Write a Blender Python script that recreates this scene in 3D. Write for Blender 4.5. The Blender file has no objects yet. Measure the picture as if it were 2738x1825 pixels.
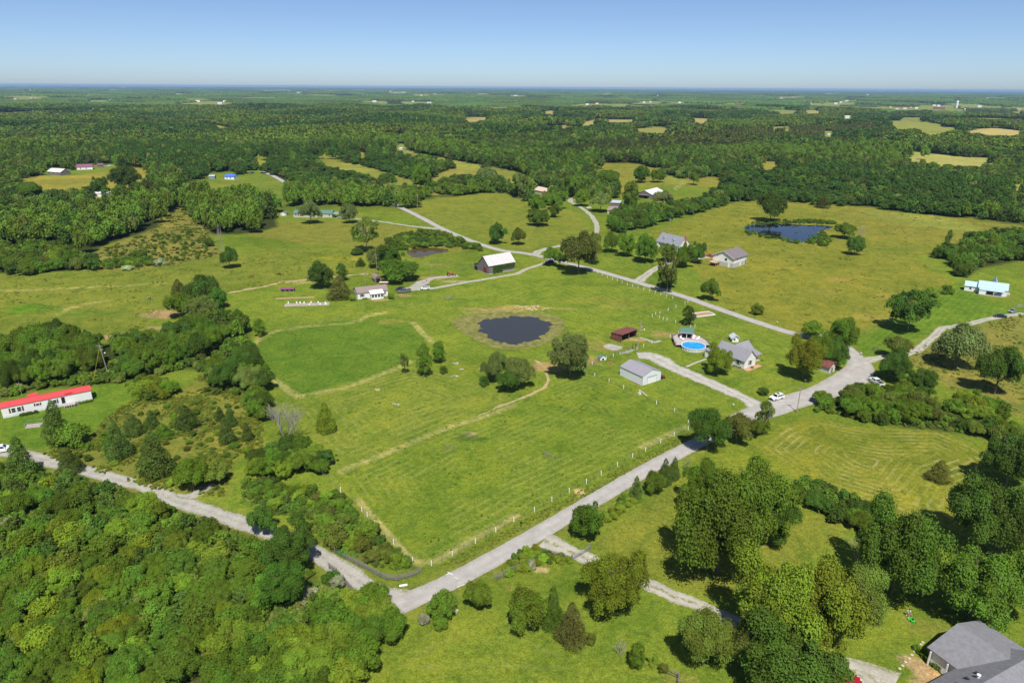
import bpy, bmesh, math, random, re
import numpy as np
from mathutils import Vector, Matrix

R = math.radians
random.seed(7)
rng = np.random.default_rng(11)
scene = bpy.context.scene
COL = scene.collection

# ------------------------------------------------------------------ camera
CAM_H = 90.0
PITCH = R(20.42)          # below the horizontal
ROLL = R(0.34)
FPX = 1825.0             # focal length in photograph pixels (2738 wide)
cam_data = bpy.data.cameras.new('camera')
cam_data.sensor_width = 36.0
cam_data.lens = 36.0 * FPX / 2738.0
cam_data.clip_start = 1.0
cam_data.clip_end = 90000.0
cam = bpy.data.objects.new('camera', cam_data)
COL.objects.link(cam)
CAM_M = Matrix.Translation((0, 0, CAM_H)) @ Matrix.Rotation(R(90) - PITCH, 4, 'X') @ Matrix.Rotation(ROLL, 4, 'Z')
cam.matrix_world = CAM_M
scene.camera = cam
CAM_R = np.array(CAM_M.to_3x3())

# ------------------------------------------------------------------ sky and sun
SUN_EL, SUN_AZ = R(58), R(175)       # azimuth clockwise from +Y
world = bpy.data.worlds.new('World')
scene.world = world
world.use_nodes = True
wn = world.node_tree.nodes
sky = wn.new('ShaderNodeTexSky')
sky.sky_type = 'NISHITA'
sky.sun_disc = False
sky.sun_elevation = SUN_EL
sky.sun_rotation = SUN_AZ
sky.altitude = 0.0
sky.air_density = 0.55
sky.dust_density = 0.5
sky.ozone_density = 4.5
bg = wn['Background']
bg.inputs['Strength'].default_value = 0.108
world.node_tree.links.new(sky.outputs['Color'], bg.inputs['Color'])
sun_d = bpy.data.lights.new('sun', 'SUN')
sun_d.energy = 4.9
sun_d.angle = R(0.53)
sun_d.color = (1.0, 0.955, 0.88)
sun = bpy.data.objects.new('sun', sun_d)
COL.objects.link(sun)
sun_dir = Vector((math.sin(SUN_AZ) * math.cos(SUN_EL), math.cos(SUN_AZ) * math.cos(SUN_EL), math.sin(SUN_EL)))
sun.rotation_euler = sun_dir.to_track_quat('Z', 'Y').to_euler()
sun.location = (0, 0, 300)
scene.view_settings.view_transform = 'Standard'
scene.view_settings.look = 'None'
scene.view_settings.exposure = 0.22
scene.view_settings.gamma = 1.0
scene.view_settings.use_curve_mapping = False
scene.render.engine = 'CYCLES'
cy = scene.cycles
cy.max_bounces = 5
cy.diffuse_bounces = 2
cy.glossy_bounces = 2
cy.transmission_bounces = 3
cy.volume_bounces = 0
cy.transparent_max_bounces = 8
cy.caustics_reflective = False
cy.caustics_refractive = False
cy.sample_clamp_indirect = 4.0
cy.use_denoising = True

# ------------------------------------------------------------------ picture <-> place
TILE = {'F': (0, 0, 2738 / 2352.0), 'S': (0, 0, 1.0)}
for _i, _x in enumerate((0, 680, 1360, 2038)):
    TILE['A%d' % (_i + 1)] = (_x, 200, 700 / 2353.0)
    TILE['B%d' % (_i + 1)] = (_x, 540, 700 / 2353.0)
    TILE['C%d' % (_i + 1)] = (_x, 860, 700 / 2335.0)
    TILE['D%d' % (_i + 1)] = (_x, 1330, 700 / 2217.0)
TILE['garage'] = (1630, 940, 160 / 2281.0)
TILE['pole'] = (1680, 850, 80 / 1254.0)
TILE['farm'] = (1780, 860, 300 / 2353.0)
TILE['annex'] = (1880, 650, 130 / 2353.0)
TILE['home'] = (930, 730, 280 / 2353.0)
TILE['suv'] = (2040, 1030, 380 / 2353.0)
TILE['barn'] = (1240, 660, 160 / 2353.0)


def px(t, x, y):
    o = TILE[t]
    return (o[0] + x * o[2], o[1] + y * o[2])


def h0(x, y):
    """height of the land: nearly level close by, rolling farther out"""
    x = np.asarray(x, float); y = np.asarray(y, float)
    d = np.hypot(x, y)
    a = 0.5 + 3.2 * np.clip((d - 420) / 1500, 0, 1) ** 1.2 + 9.0 * np.clip((d - 2500) / 6000, 0, 1)
    w = (np.sin(x / 67 + 1.3) * np.cos(y / 83 + .4) * .35 * np.clip(1.6 - d / 500, 0, 1) + np.sin(x / 171 + y / 260 + 2.1) * .6
         + np.cos(y / 197 - x / 310 + .7) * .5 + np.sin(x / 530 - 1.) * np.cos(y / 620 + .3) * .6)
    return a * w


def pix(x, y, z):
    """place -> photograph pixel"""
    p = np.stack([np.asarray(x, float), np.asarray(y, float), np.asarray(z, float) - CAM_H], -1) @ CAM_R
    d = -p[..., 2]
    return 1369 + FPX * p[..., 0] / d, 912.5 - FPX * p[..., 1] / d, d


def at(u, v, up=0.0):
    """photograph pixel -> place on the land (up = height above it)"""
    u = np.asarray(u, float); v = np.asarray(v, float)
    dirs = np.stack([(u - 1369) / FPX, (912.5 - v) / FPX, -np.ones_like(u)], -1) @ CAM_R.T
    dz = np.minimum(dirs[..., 2], -0.0022)
    z = np.zeros_like(u)
    for _ in range(12):
        t = (z + up - CAM_H) / dz
        t = np.minimum(t, 40000)
        xx, yy = dirs[..., 0] * t, dirs[..., 1] * t
        z = .5 * z + .5 * h0(xx, yy) if _ > 3 else h0(xx, yy)
    return np.stack([xx, yy, h0(xx, yy) + up], -1)


def P(t, x, y, up=0.0):
    return Vector(at(*px(t, x, y), up))


def poly(t, pts):
    """polygon given in picture coordinates -> place polygon (n,2)"""
    a = np.array([px(t, *p) for p in pts])
    return at(a[:, 0], a[:, 1])[:, :2]


def ppix(t, pts):
    return np.array([px(t, *p) for p in pts])


def inside(pg, x, y):
    x = np.asarray(x); y = np.asarray(y)
    r = np.zeros(x.shape, bool)
    n = len(pg)
    j = n - 1
    for i in range(n):
        xi, yi = pg[i]; xj, yj = pg[j]
        if yi != yj:
            r ^= ((yi > y) != (yj > y)) & (x < (xj - xi) * (y - yi) / (yj - yi) + xi)
        j = i
    return r


def edge_dist(pg, x, y):
    x = np.asarray(x); y = np.asarray(y)
    d = np.full(x.shape, 1e9)
    n = len(pg)
    for i in range(n):
        ax, ay = pg[i]; bx, by = pg[(i + 1) % n]
        vx, vy = bx - ax, by - ay
        t = np.clip(((x - ax) * vx + (y - ay) * vy) / (vx * vx + vy * vy + 1e-9), 0, 1)
        d = np.minimum(d, np.hypot(x - ax - t * vx, y - ay - t * vy))
    return d


def bounded(pg, x, y, pad=0):
    return np.nonzero((x > pg[:, 0].min() - pad) & (x < pg[:, 0].max() + pad) & (y > pg[:, 1].min() - pad) & (y < pg[:, 1].max() + pad))[0]


# ------------------------------------------------------------------ materials
MATS = {}


def nodes_of(name):
    m = bpy.data.materials.new(name)
    m.use_nodes = True
    nt = m.node_tree
    return m, nt, nt.nodes, nt.links, nt.nodes['Principled BSDF']


def noise(N, L, scale, detail=4, rough=.6, vec=None, dist=0.0):
    n = N.new('ShaderNodeTexNoise')
    n.inputs['Scale'].default_value = scale
    n.inputs['Detail'].default_value = detail
    n.inputs['Roughness'].default_value = rough
    n.inputs['Distortion'].default_value = dist
    if vec is not None:
        L.new(vec, n.inputs['Vector'])
    return n.outputs['Fac']


def ramp(N, L, fac, stops):
    r = N.new('ShaderNodeValToRGB')
    e = r.color_ramp.elements
    while len(e) < len(stops):
        e.new(.5)
    for el, (p, c) in zip(e, stops):
        el.position = p
        el.color = (*c, 1) if len(c) == 3 else c
    L.new(fac, r.inputs['Fac'])
    return r.outputs['Color']


def g3(v):
    return (v, v, v)


def mixc(N, L, fac, a, b, mode='MIX'):
    m = N.new('ShaderNodeMix')
    m.data_type = 'RGBA'
    m.blend_type = mode
    for s, v in ((m.inputs[0], fac), (m.inputs[6], a), (m.inputs[7], b)):
        if isinstance(v, (int, float)):
            s.default_value = v
        elif isinstance(v, tuple):
            s.default_value = (*v, 1)
        else:
            L.new(v, s)
    return m.outputs[2]


def math_(N, L, op, a, b=0.0, clamp=False):
    m = N.new('ShaderNodeMath')
    m.operation = op
    m.use_clamp = clamp
    for s, v in ((m.inputs[0], a), (m.inputs[1], b)):
        if isinstance(v, (int, float)):
            s.default_value = v
        else:
            L.new(v, s)
    return m.outputs[0]


def bump(N, L, b, height, strength, dist):
    n = N.new('ShaderNodeBump')
    n.inputs['Strength'].default_value = strength
    n.inputs['Distance'].default_value = dist
    L.new(height, n.inputs['Height'])
    L.new(n.outputs['Normal'], b.inputs['Normal'])


def surf(name, col, rough=.6, var=.12, scale=1.5, dirt=None, metal=0.0, spec=.3, detail=5, stretch=None, bumpy=0.0):
    """plain painted / weathered surface with uneven colour"""
    if name in MATS:
        return MATS[name]
    m, nt, N, L, b = nodes_of(name)
    tc = N.new('ShaderNodeTexCoord')
    v = tc.outputs['Object']
    if stretch:
        mp = N.new('ShaderNodeMapping')
        mp.inputs['Scale'].default_value = stretch
        L.new(v, mp.inputs['Vector'])
        v = mp.outputs['Vector']
    f = noise(N, L, scale, detail, .65, v)
    lo = tuple(c * (1 - var) for c in col)
    hi = tuple(min(1, c * (1 + var)) for c in col)
    c = ramp(N, L, f, [(.3, lo), (.7, hi)])
    if dirt:
        f2 = noise(N, L, scale * 2.3, 6, .7, v)
        k = ramp(N, L, f2, [(dirt[1], g3(0)), (dirt[1] + .12, g3(1))])
        c = mixc(N, L, math_(N, L, 'MULTIPLY', k, dirt[2] if len(dirt) > 2 else .8), c, dirt[0])
    L.new(c, b.inputs['Base Color'])
    b.inputs['Roughness'].default_value = rough
    b.inputs['Metallic'].default_value = metal
    b.inputs['Specular IOR Level'].default_value = spec
    if bumpy:
        bump(N, L, b, noise(N, L, scale * 6, 4, .7, v), .6, bumpy)
    MATS[name] = m
    return m


def ribbed(name, col, axis, pitch, rough=.45, dirt=None, depth=.02, var=.06, spec=.4):
    """sheet metal or boards: ribs run across the given axis as fine relief"""
    if name in MATS:
        return MATS[name]
    m = surf(name, col, rough, var, .8, dirt, spec=spec)
    nt = m.node_tree; N = nt.nodes; L = nt.links; b = N['Principled BSDF']
    tc = N.new('ShaderNodeTexCoord')
    sx = N.new('ShaderNodeSeparateXYZ')
    L.new(tc.outputs['Object'], sx.inputs[0])
    w = math_(N, L, 'SINE', math_(N, L, 'MULTIPLY', sx.outputs[axis], 2 * math.pi / pitch))
    bump(N, L, b, math_(N, L, 'POWER', math_(N, L, 'ABSOLUTE', w), 6.0), .8, depth)
    return m


def leaf_material(name, transl=.28, tint=None):
    m, nt, N, L, b = nodes_of(name)
    oi = N.new('ShaderNodeObjectInfo')
    at_ = N.new('ShaderNodeAttribute')
    at_.attribute_name = 'leaf'
    hs = N.new('ShaderNodeHueSaturation')
    if tint:
        hs.inputs['Color'].default_value = (*tint, 1)
    else:
        L.new(oi.outputs['Color'], hs.inputs['Color'])
    hue = math_(N, L, 'ADD', math_(N, L, 'MULTIPLY', at_.outputs['Fac'], .035), .482)
    hue = math_(N, L, 'ADD', hue, math_(N, L, 'MULTIPLY', math_(N, L, 'SUBTRACT', oi.outputs['Random'], .5), .026))
    L.new(hue, hs.inputs['Hue'])
    val = math_(N, L, 'ADD', math_(N, L, 'MULTIPLY', at_.outputs['Fac'], .62), .60)
    val = math_(N, L, 'MULTIPLY', val, math_(N, L, 'ADD', math_(N, L, 'MULTIPLY', oi.outputs['Random'], .50), .75))
    L.new(val, hs.inputs['Value'])
    L.new(hs.outputs['Color'], b.inputs['Base Color'])
    b.inputs['Roughness'].default_value = .6
    b.inputs['Specular IOR Level'].default_value = .1
    tr = N.new('ShaderNodeBsdfTranslucent')
    L.new(hs.outputs['Color'], tr.inputs['Color'])
    mx = N.new('ShaderNodeMixShader')
    mx.inputs[0].default_value = transl
    L.new(b.outputs[0], mx.inputs[1])
    L.new(tr.outputs[0], mx.inputs[2])
    L.new(mx.outputs[0], N['Material Output'].inputs['Surface'])
    MATS[name] = m
    return m


LEAF = leaf_material('leaf')
BARK = surf('bark', (.16, .125, .09), .9, .3, 6, bumpy=.05)
BARE = surf('bare_wood', (.33, .29, .26), .85, .25, 5)
BLOSSOM = surf('blossom', (.62, .62, .42), .7, .2, 3)


# ------------------------------------------------------------------ mesh helpers
def mesh_np(name, verts, faces, mat=None, smooth=False):
    """verts (n,3), faces (m,3|4) arrays -> mesh"""
    me = bpy.data.meshes.new(name)
    verts = np.asarray(verts, np.float32); faces = np.asarray(faces, np.int32)
    k = faces.shape[1]
    me.vertices.add(len(verts)); me.vertices.foreach_set('co', verts.ravel())
    me.loops.add(faces.size); me.loops.foreach_set('vertex_index', faces.ravel())
    me.polygons.add(len(faces))
    me.polygons.foreach_set('loop_start', np.arange(0, faces.size, k, dtype=np.int32))
    me.polygons.foreach_set('loop_total', np.full(len(faces), k, np.int32))
    if smooth:
        me.polygons.foreach_set('use_smooth', np.ones(len(faces), bool))
    me.update(calc_edges=True)
    if mat:
        me.materials.append(mat)
    return me


def fattr(me, name, arr):
    a = me.attributes.new(name, 'FLOAT', 'POINT')
    a.data.foreach_set('value', np.asarray(arr, np.float32).ravel())


def link(o, parent=None):
    COL.objects.link(o)
    if parent is not None:
        o.parent = parent
    return o


def obj(name, me, parent=None, loc=None, rz=None):
    o = bpy.data.objects.new(name, me)
    link(o, parent)
    if loc is not None:
        o.location = loc
    if rz is not None:
        o.rotation_euler = (0, 0, rz)
    return o


def tag(o, label=None, cat=None, group=None, kind=None):
    if label: o['label'] = label
    if cat: o['category'] = cat
    if group: o['group'] = group
    if kind: o['kind'] = kind
    return o


def empty(name, loc, rz=0.0, label=None, cat=None, group=None):
    o = obj(name, None, None, loc, rz)
    o.empty_display_size = .5
    return tag(o, label, cat, group)


class MB:
    """collects shapes; build() links them as one mesh object"""

    def __init__(s):
        s.v = []; s.f = []

    def add(s, vs, fs):
        o = len(s.v)
        s.v += [tuple(map(float, p)) for p in vs]
        s.f += [tuple(i + o for i in f) for f in fs]
        return s

    def box(s, x0, x1, y0, y1, z0, z1):
        return s.add([(x0, y0, z0), (x1, y0, z0), (x1, y1, z0), (x0, y1, z0), (x0, y0, z1), (x1, y0, z1), (x1, y1, z1), (x0, y1, z1)],
                     [(3, 2, 1, 0), (4, 5, 6, 7), (0, 1, 5, 4), (1, 2, 6, 5), (2, 3, 7, 6), (3, 0, 4, 7)])

    def prism(s, pts, d):
        """closed polygon of 3-D points pushed along vector d"""
        n = len(pts)
        q = [tuple(a + b for a, b in zip(p, d)) for p in pts]
        return s.add(list(pts) + q, [tuple(range(n))[::-1], tuple(range(n, 2 * n))] + [(i, (i + 1) % n, n + (i + 1) % n, n + i) for i in range(n)])

    def tube(s, pts, rad, n=6, cap=True):
        pts = [Vector(p) for p in pts]
        rad = rad if isinstance(rad, (list, tuple)) else [rad] * len(pts)
        rings = []
        for i, p in enumerate(pts):
            d = (pts[min(i + 1, len(pts) - 1)] - pts[max(i - 1, 0)]).normalized()
            a = d.orthogonal().normalized() if abs(d.z) < .9 else d.cross(Vector((0, 1, 0))).normalized()
            b = d.cross(a)
            rings.append([p + (a * math.cos(t) + b * math.sin(t)) * rad[i] for t in [2 * math.pi * k / n for k in range(n)]])
        vs = [tuple(q) for r in rings for q in r]
        fs = []
        for i in range(len(pts) - 1):
            for k in range(n):
                fs.append((i * n + k, i * n + (k + 1) % n, (i + 1) * n + (k + 1) % n, (i + 1) * n + k))
        if cap:
            fs += [tuple(range(n))[::-1], tuple(range((len(pts) - 1) * n, len(pts) * n))]
        return s.add(vs, fs)

    def lathe(s, prof, n=16, c=(0, 0, 0), sx=1, sy=1):
        vs = [(c[0] + r * sx * math.cos(2 * math.pi * k / n), c[1] + r * sy * math.sin(2 * math.pi * k / n), c[2] + z) for r, z in prof for k in range(n)]
        fs = [(i * n + k, i * n + (k + 1) % n, (i + 1) * n + (k + 1) % n, (i + 1) * n + k) for i in range(len(prof) - 1) for k in range(n)]
        fs += [tuple(range(n))[::-1], tuple(range((len(prof) - 1) * n, len(prof) * n))]
        return s.add(vs, fs)

    def ball(s, c, r, seg=10, rings=6):
        r = r if isinstance(r, (tuple, list)) else (r, r, r)
        prof = [(math.sin(math.pi * i / rings), -math.cos(math.pi * i / rings)) for i in range(rings + 1)]
        vs = [(c[0] + max(a, .02) * r[0] * math.cos(2 * math.pi * k / seg), c[1] + max(a, .02) * r[1] * math.sin(2 * math.pi * k / seg), c[2] + b * r[2]) for a, b in prof for k in range(seg)]
        fs = [(i * seg + k, i * seg + (k + 1) % seg, (i + 1) * seg + (k + 1) % seg, (i + 1) * seg + k) for i in range(rings) for k in range(seg)]
        return s.add(vs, fs)

    def mesh(s, name, mat, smooth=False):
        me = bpy.data.meshes.new(name)
        me.from_pydata(s.v, [], s.f)
        me.update()
        if mat:
            me.materials.append(mat)
        if smooth:
            me.polygons.foreach_set('use_smooth', [True] * len(me.polygons))
        return me

    def build(s, name, mat, parent=None, loc=None, rz=None, smooth=False, label=None):
        o = obj(name, s.mesh(name, mat, smooth), parent, loc, rz)
        if label:
            o['label'] = label
        return o
# ------------------------------------------------------------------ the land
LUSH = (.108, .178, .022); MID = (.150, .196, .026); YEL = (.200, .206, .032); DRY = (.27, .225, .065)
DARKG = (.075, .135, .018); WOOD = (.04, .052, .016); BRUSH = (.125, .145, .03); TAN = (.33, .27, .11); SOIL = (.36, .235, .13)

FIELDS = [  # picture outline, colour
    ('B1', [(-400, 640), (0, 640), (600, 640), (1200, 600), (1950, 520), (2353, 420), (3000, 420), (3900, 480), (3600, 620), (2353, 760), (1700, 850), (1500, 960), (1200, 1200), (-400, 1200)], (.165, .19, .03)),
    ('B1', [(840, 450), (1250, 290), (1440, 220), (1380, 80), (1650, 60), (1900, 290), (1990, 480), (1400, 590), (900, 620)], (.19, .175, .045)),
    ('F', [(640, 510), (820, 505), (1000, 530), (1090, 580), (900, 570), (700, 560), (560, 540)], (.185, .185, .035)),
    ('F', [(960, 460), (1140, 440), (1300, 470), (1370, 540), (1200, 580), (1000, 510), (930, 480)], (.17, .19, .03)),
    ('F', [(1480, 540), (1640, 480), (1700, 460), (1850, 462), (2352, 515), (2352, 540), (2100, 590), (2190, 650), (1960, 775), (1840, 765), (1640, 700), (1600, 620)], (.190, .193, .030)),
    ('F', [(1900, 470), (2352, 515), (2200, 560), (1960, 540)], (.195, .19, .035)),
    ('F', [(1380, 600), (1500, 560), (1640, 690), (1830, 765), (1950, 780), (1840, 830), (1960, 800), (1820, 860), (1500, 700)], MID),
    ('F', [(1960, 805), (2095, 690), (2210, 645), (2270, 690), (2352, 715), (2300, 745), (2130, 765), (2010, 820)], (.115, .185, .022)),
    ('F', [(500, 690), (700, 650), (1050, 665), (1240, 610), (1380, 620), (1560, 690), (1840, 780), (1940, 850), (1700, 960), (1600, 960), (1350, 850), (1050, 720), (620, 760), (560, 720)], (.145, .195, .026)),
    ('F', [(690, 912), (940, 840), (1010, 850), (1110, 880), (1190, 920), (1000, 985), (780, 1082), (715, 1040), (640, 930)], (.165, .205, .03)),
    ('F', [(580, 800), (620, 770), (700, 748), (800, 735), (900, 722), (960, 750), (985, 782), (940, 838), (860, 862), (690, 910), (640, 880), (605, 850)], (.105, .172, .022)),
    ('F', [(975, 1298), (1260, 1150), (1580, 985), (1480, 905), (1345, 850), (1280, 870), (1150, 925), (1000, 985), (780, 1088), (815, 1140), (860, 1200), (930, 1270)], (.142, .194, .024)),
    ('C1', [(1150, 720), (1600, 640), (1830, 430), (2330, 640), (2335, 1120), (2100, 1200), (2000, 1560), (1400, 1500), (350, 1180), (800, 1050), (950, 850)], (.17, .178, .036)),
    ('C1', [(0, 850), (800, 690), (860, 560), (1080, 520), (1200, 720), (1000, 850), (780, 1040), (340, 1150), (0, 1130)], (.115, .185, .022)),
    ('F', [(1735, 1025), (1790, 985), (1850, 958), (2000, 985), (2150, 985), (2250, 1030), (2310, 1075), (2210, 1110), (2180, 1170), (2360, 1275), (2360, 1320), (2150, 1210), (2000, 1160), (1850, 1110), (1820, 1080)], (.195, .205, .03)),
    ('F', [(820, 1570), (930, 1480), (1000, 1440), (1130, 1390), (1230, 1440), (1330, 1490), (1460, 1520), (1560, 1570)], (.155, .2, .026)),
    ('F', [(1360, 1250), (1500, 1140), (1600, 1080), (1960, 1210), (1850, 1290), (1680, 1380), (1480, 1330)], (.17, .19, .03)),
    ('F', [(2150, 770), (2352, 720), (2352, 960), (2200, 900), (2080, 830)], (.185, .18, .045)),
    ('D2', [(540, 380), (880, 520), (1420, 590), (1330, 480), (900, 100), (600, 250)], (.11, .15, .025)),
]
ROWS = [  # mown rows follow the field edge: outline, spacing, strength
    (11, 2.3, .45), (9, 2.6, .5), (14, 2.1, 1.15), (15, 3.4, .2), (7, 2.5, -.95), (8, 3.4, -.5), (16, 2.6, -.4), (6, 3.0, -.4), (13, 2.2, -.3)]
WOODS = [  # forest floor of dark green-brown undergrowth
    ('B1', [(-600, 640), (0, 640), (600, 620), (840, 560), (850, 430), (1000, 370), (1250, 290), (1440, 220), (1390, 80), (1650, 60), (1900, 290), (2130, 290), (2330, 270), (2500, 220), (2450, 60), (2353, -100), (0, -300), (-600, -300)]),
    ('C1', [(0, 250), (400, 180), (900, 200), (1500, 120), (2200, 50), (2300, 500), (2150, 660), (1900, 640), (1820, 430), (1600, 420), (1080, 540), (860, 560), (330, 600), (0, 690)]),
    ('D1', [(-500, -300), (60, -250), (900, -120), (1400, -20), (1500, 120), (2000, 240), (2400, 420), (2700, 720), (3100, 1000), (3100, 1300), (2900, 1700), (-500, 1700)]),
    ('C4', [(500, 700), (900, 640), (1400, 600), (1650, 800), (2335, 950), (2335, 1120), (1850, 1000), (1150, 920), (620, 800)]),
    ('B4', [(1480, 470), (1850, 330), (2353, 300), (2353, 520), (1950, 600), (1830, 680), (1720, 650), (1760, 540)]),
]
CLEAR = [  # open ground seen between the woods: picture outline, colour
    ('A1', [(200, 935), (430, 890), (700, 855), (960, 850), (1180, 835), (1330, 835), (1325, 910), (1200, 950), (1000, 990), (800, 990), (560, 1020), (340, 1020)], (.24, .215, .04)),
    ('A1', [(1590, 990), (1780, 950), (1880, 940), (2200, 890), (2353, 880), (2353, 1000), (2200, 960), (1900, 1000), (1700, 1040), (1600, 1030)], (.16, .19, .03)),
    ('A1', [(1630, 245), (1760, 235), (2030, 240), (2000, 262), (1640, 262)], (.2, .24, .05)),
    ('A1', [(740, 240), (880, 245), (880, 255), (740, 255)], (.22, .24, .06)),
    ('A2', [(0, 715), (180, 705), (100, 760), (0, 790)], (.22, .22, .04)),
    ('A2', [(420, 640), (560, 640), (750, 660), (1000, 705), (1030, 715), (980, 750), (900, 700), (600, 690), (450, 680)], (.22, .22, .04)),
    ('A2', [(1580, 960), (1660, 880), (1800, 840), (2000, 830), (2353, 880), (2353, 920), (2200, 890), (1800, 880), (1700, 910), (1640, 960)], (.24, .22, .05)),
    ('A2', [(1160, 965), (1230, 960), (1200, 1000), (1160, 1000)], (.24, .22, .05)),
    ('A2', [(1900, 380), (2150, 382), (2050, 405), (1950, 425), (1900, 420)], TAN),
    ('A2', [(0, 890), (130, 890), (340, 1005), (200, 1030), (0, 1000)], (.15, .19, .03)),
    ('A3', [(690, 810), (850, 790), (1060, 790), (1200, 800), (1270, 830), (1410, 850), (1280, 900), (1260, 940), (1160, 950), (1600, 930), (1900, 915), (1900, 1000), (1770, 1010), (1740, 1060), (1500, 1080), (1390, 1020), (1200, 1015), (1040, 1020), (1010, 1000), (1000, 860), (850, 840)], (.21, .20, .035)),
    ('A3', [(1150, 1100), (1290, 1110), (1280, 1170), (1200, 1190), (1150, 1160)], MID),
    ('A3', [(0, 870), (60, 875), (200, 915), (190, 935), (0, 925)], (.24, .22, .05)),
    ('A3', [(230, 345), (380, 320), (490, 340), (370, 350)], TAN),
    ('A3', [(0, 425), (170, 390), (260, 390), (180, 410), (0, 435)], TAN),
    ('A3', [(110, 490), (300, 470), (640, 440), (740, 405), (1000, 400), (1260, 400), (1060, 425), (880, 425), (700, 450), (500, 480), (280, 505), (130, 505)], TAN),
    ('A3', [(1080, 490), (1370, 465), (1530, 520), (1500, 540), (1430, 510), (1300, 520), (1130, 505)], (.26, .24, .07)),
    ('A3', [(540, 570), (700, 560), (900, 560), (890, 580), (640, 590)], (.2, .22, .05)),
    ('A3', [(1630, 385), (1810, 395), (1760, 435), (1640, 420)], TAN),
    ('A3', [(1910, 490), (1930, 470), (2010, 455), (1960, 500)], TAN),
    ('A3', [(2010, 770), (2110, 745), (2200, 770), (2353, 780), (2353, 830), (2280, 850), (2260, 790), (2100, 770)], (.23, .21, .05)),
    ('A3', [(880, 270), (1060, 262), (1060, 285), (940, 285)], (.2, .26, .06)),
    ('A3', [(1920, 275), (2000, 265), (2220, 265), (2220, 290), (2080, 295)], (.2, .24, .06)),
    ('A4', [(0, 490), (120, 465), (260, 460), (260, 485), (100, 495)], (.2, .22, .05)),
    ('A4', [(90, 335), (280, 325), (300, 345), (210, 355)], TAN),
    ('A4', [(390, 315), (470, 315), (540, 335), (500, 350), (400, 345)], TAN),
    ('A4', [(1040, 415), (1370, 410), (1620, 445), (1630, 470), (1800, 475), (1600, 525), (1500, 535), (1420, 510), (1400, 480), (1250, 490), (1200, 485), (1160, 440)], (.24, .25, .06)),
    ('A4', [(1750, 530), (1950, 485), (2100, 478), (2340, 505), (2300, 540), (2030, 545), (1930, 520), (1840, 530)], (.42, .34, .14)),
    ('A4', [(1250, 690), (1450, 700), (1560, 710), (1870, 745), (2130, 745), (2110, 775), (1870, 810), (1700, 800), (1560, 780), (1440, 750), (1380, 780), (1310, 745)], (.33, .31, .10)),
    ('A4', [(0, 770), (150, 790), (150, 830), (0, 855)], (.26, .23, .05)),
    ('A4', [(2240, 970), (2353, 970), (2353, 1030), (2280, 1020)], (.28, .27, .07)),
    ('A4', [(630, 230), (870, 225), (860, 240), (640, 240)], (.22, .25, .06)),
    ('A4', [(1040, 325), (1160, 318), (1200, 340), (1060, 335)], (.22, .25, .06)),
    ('A4', [(1640, 255), (1900, 260), (2160, 280), (2130, 295), (1800, 280)], (.2, .25, .07)),
    ('A4', [(1880, 200), (2353, 205), (2353, 220), (1900, 215)], (.2, .25, .07)),
    ('A4', [(2230, 285), (2353, 280), (2353, 335), (2280, 330)], (.22, .25, .07)),
    ('A4', [(1500, 300), (1700, 310), (1700, 345), (1520, 340)], (.18, .24, .06)),
]
YARDS = [('A3', [(200, 1000), (560, 1080), (800, 1090), (1060, 1090), (1180, 1000), (1420, 1000), (1760, 1010), (1900, 1010), (1900, 1180), (1700, 1080), (1480, 1120), (1290, 1130), (1140, 1200), (740, 1215), (480, 1215), (200, 1100)]), ('A1', [(400, 840), (1050, 795), (1050, 870), (400, 915)]), ('A1', [(1860, 880), (2353, 860), (2353, 950), (1860, 950)])]
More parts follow.
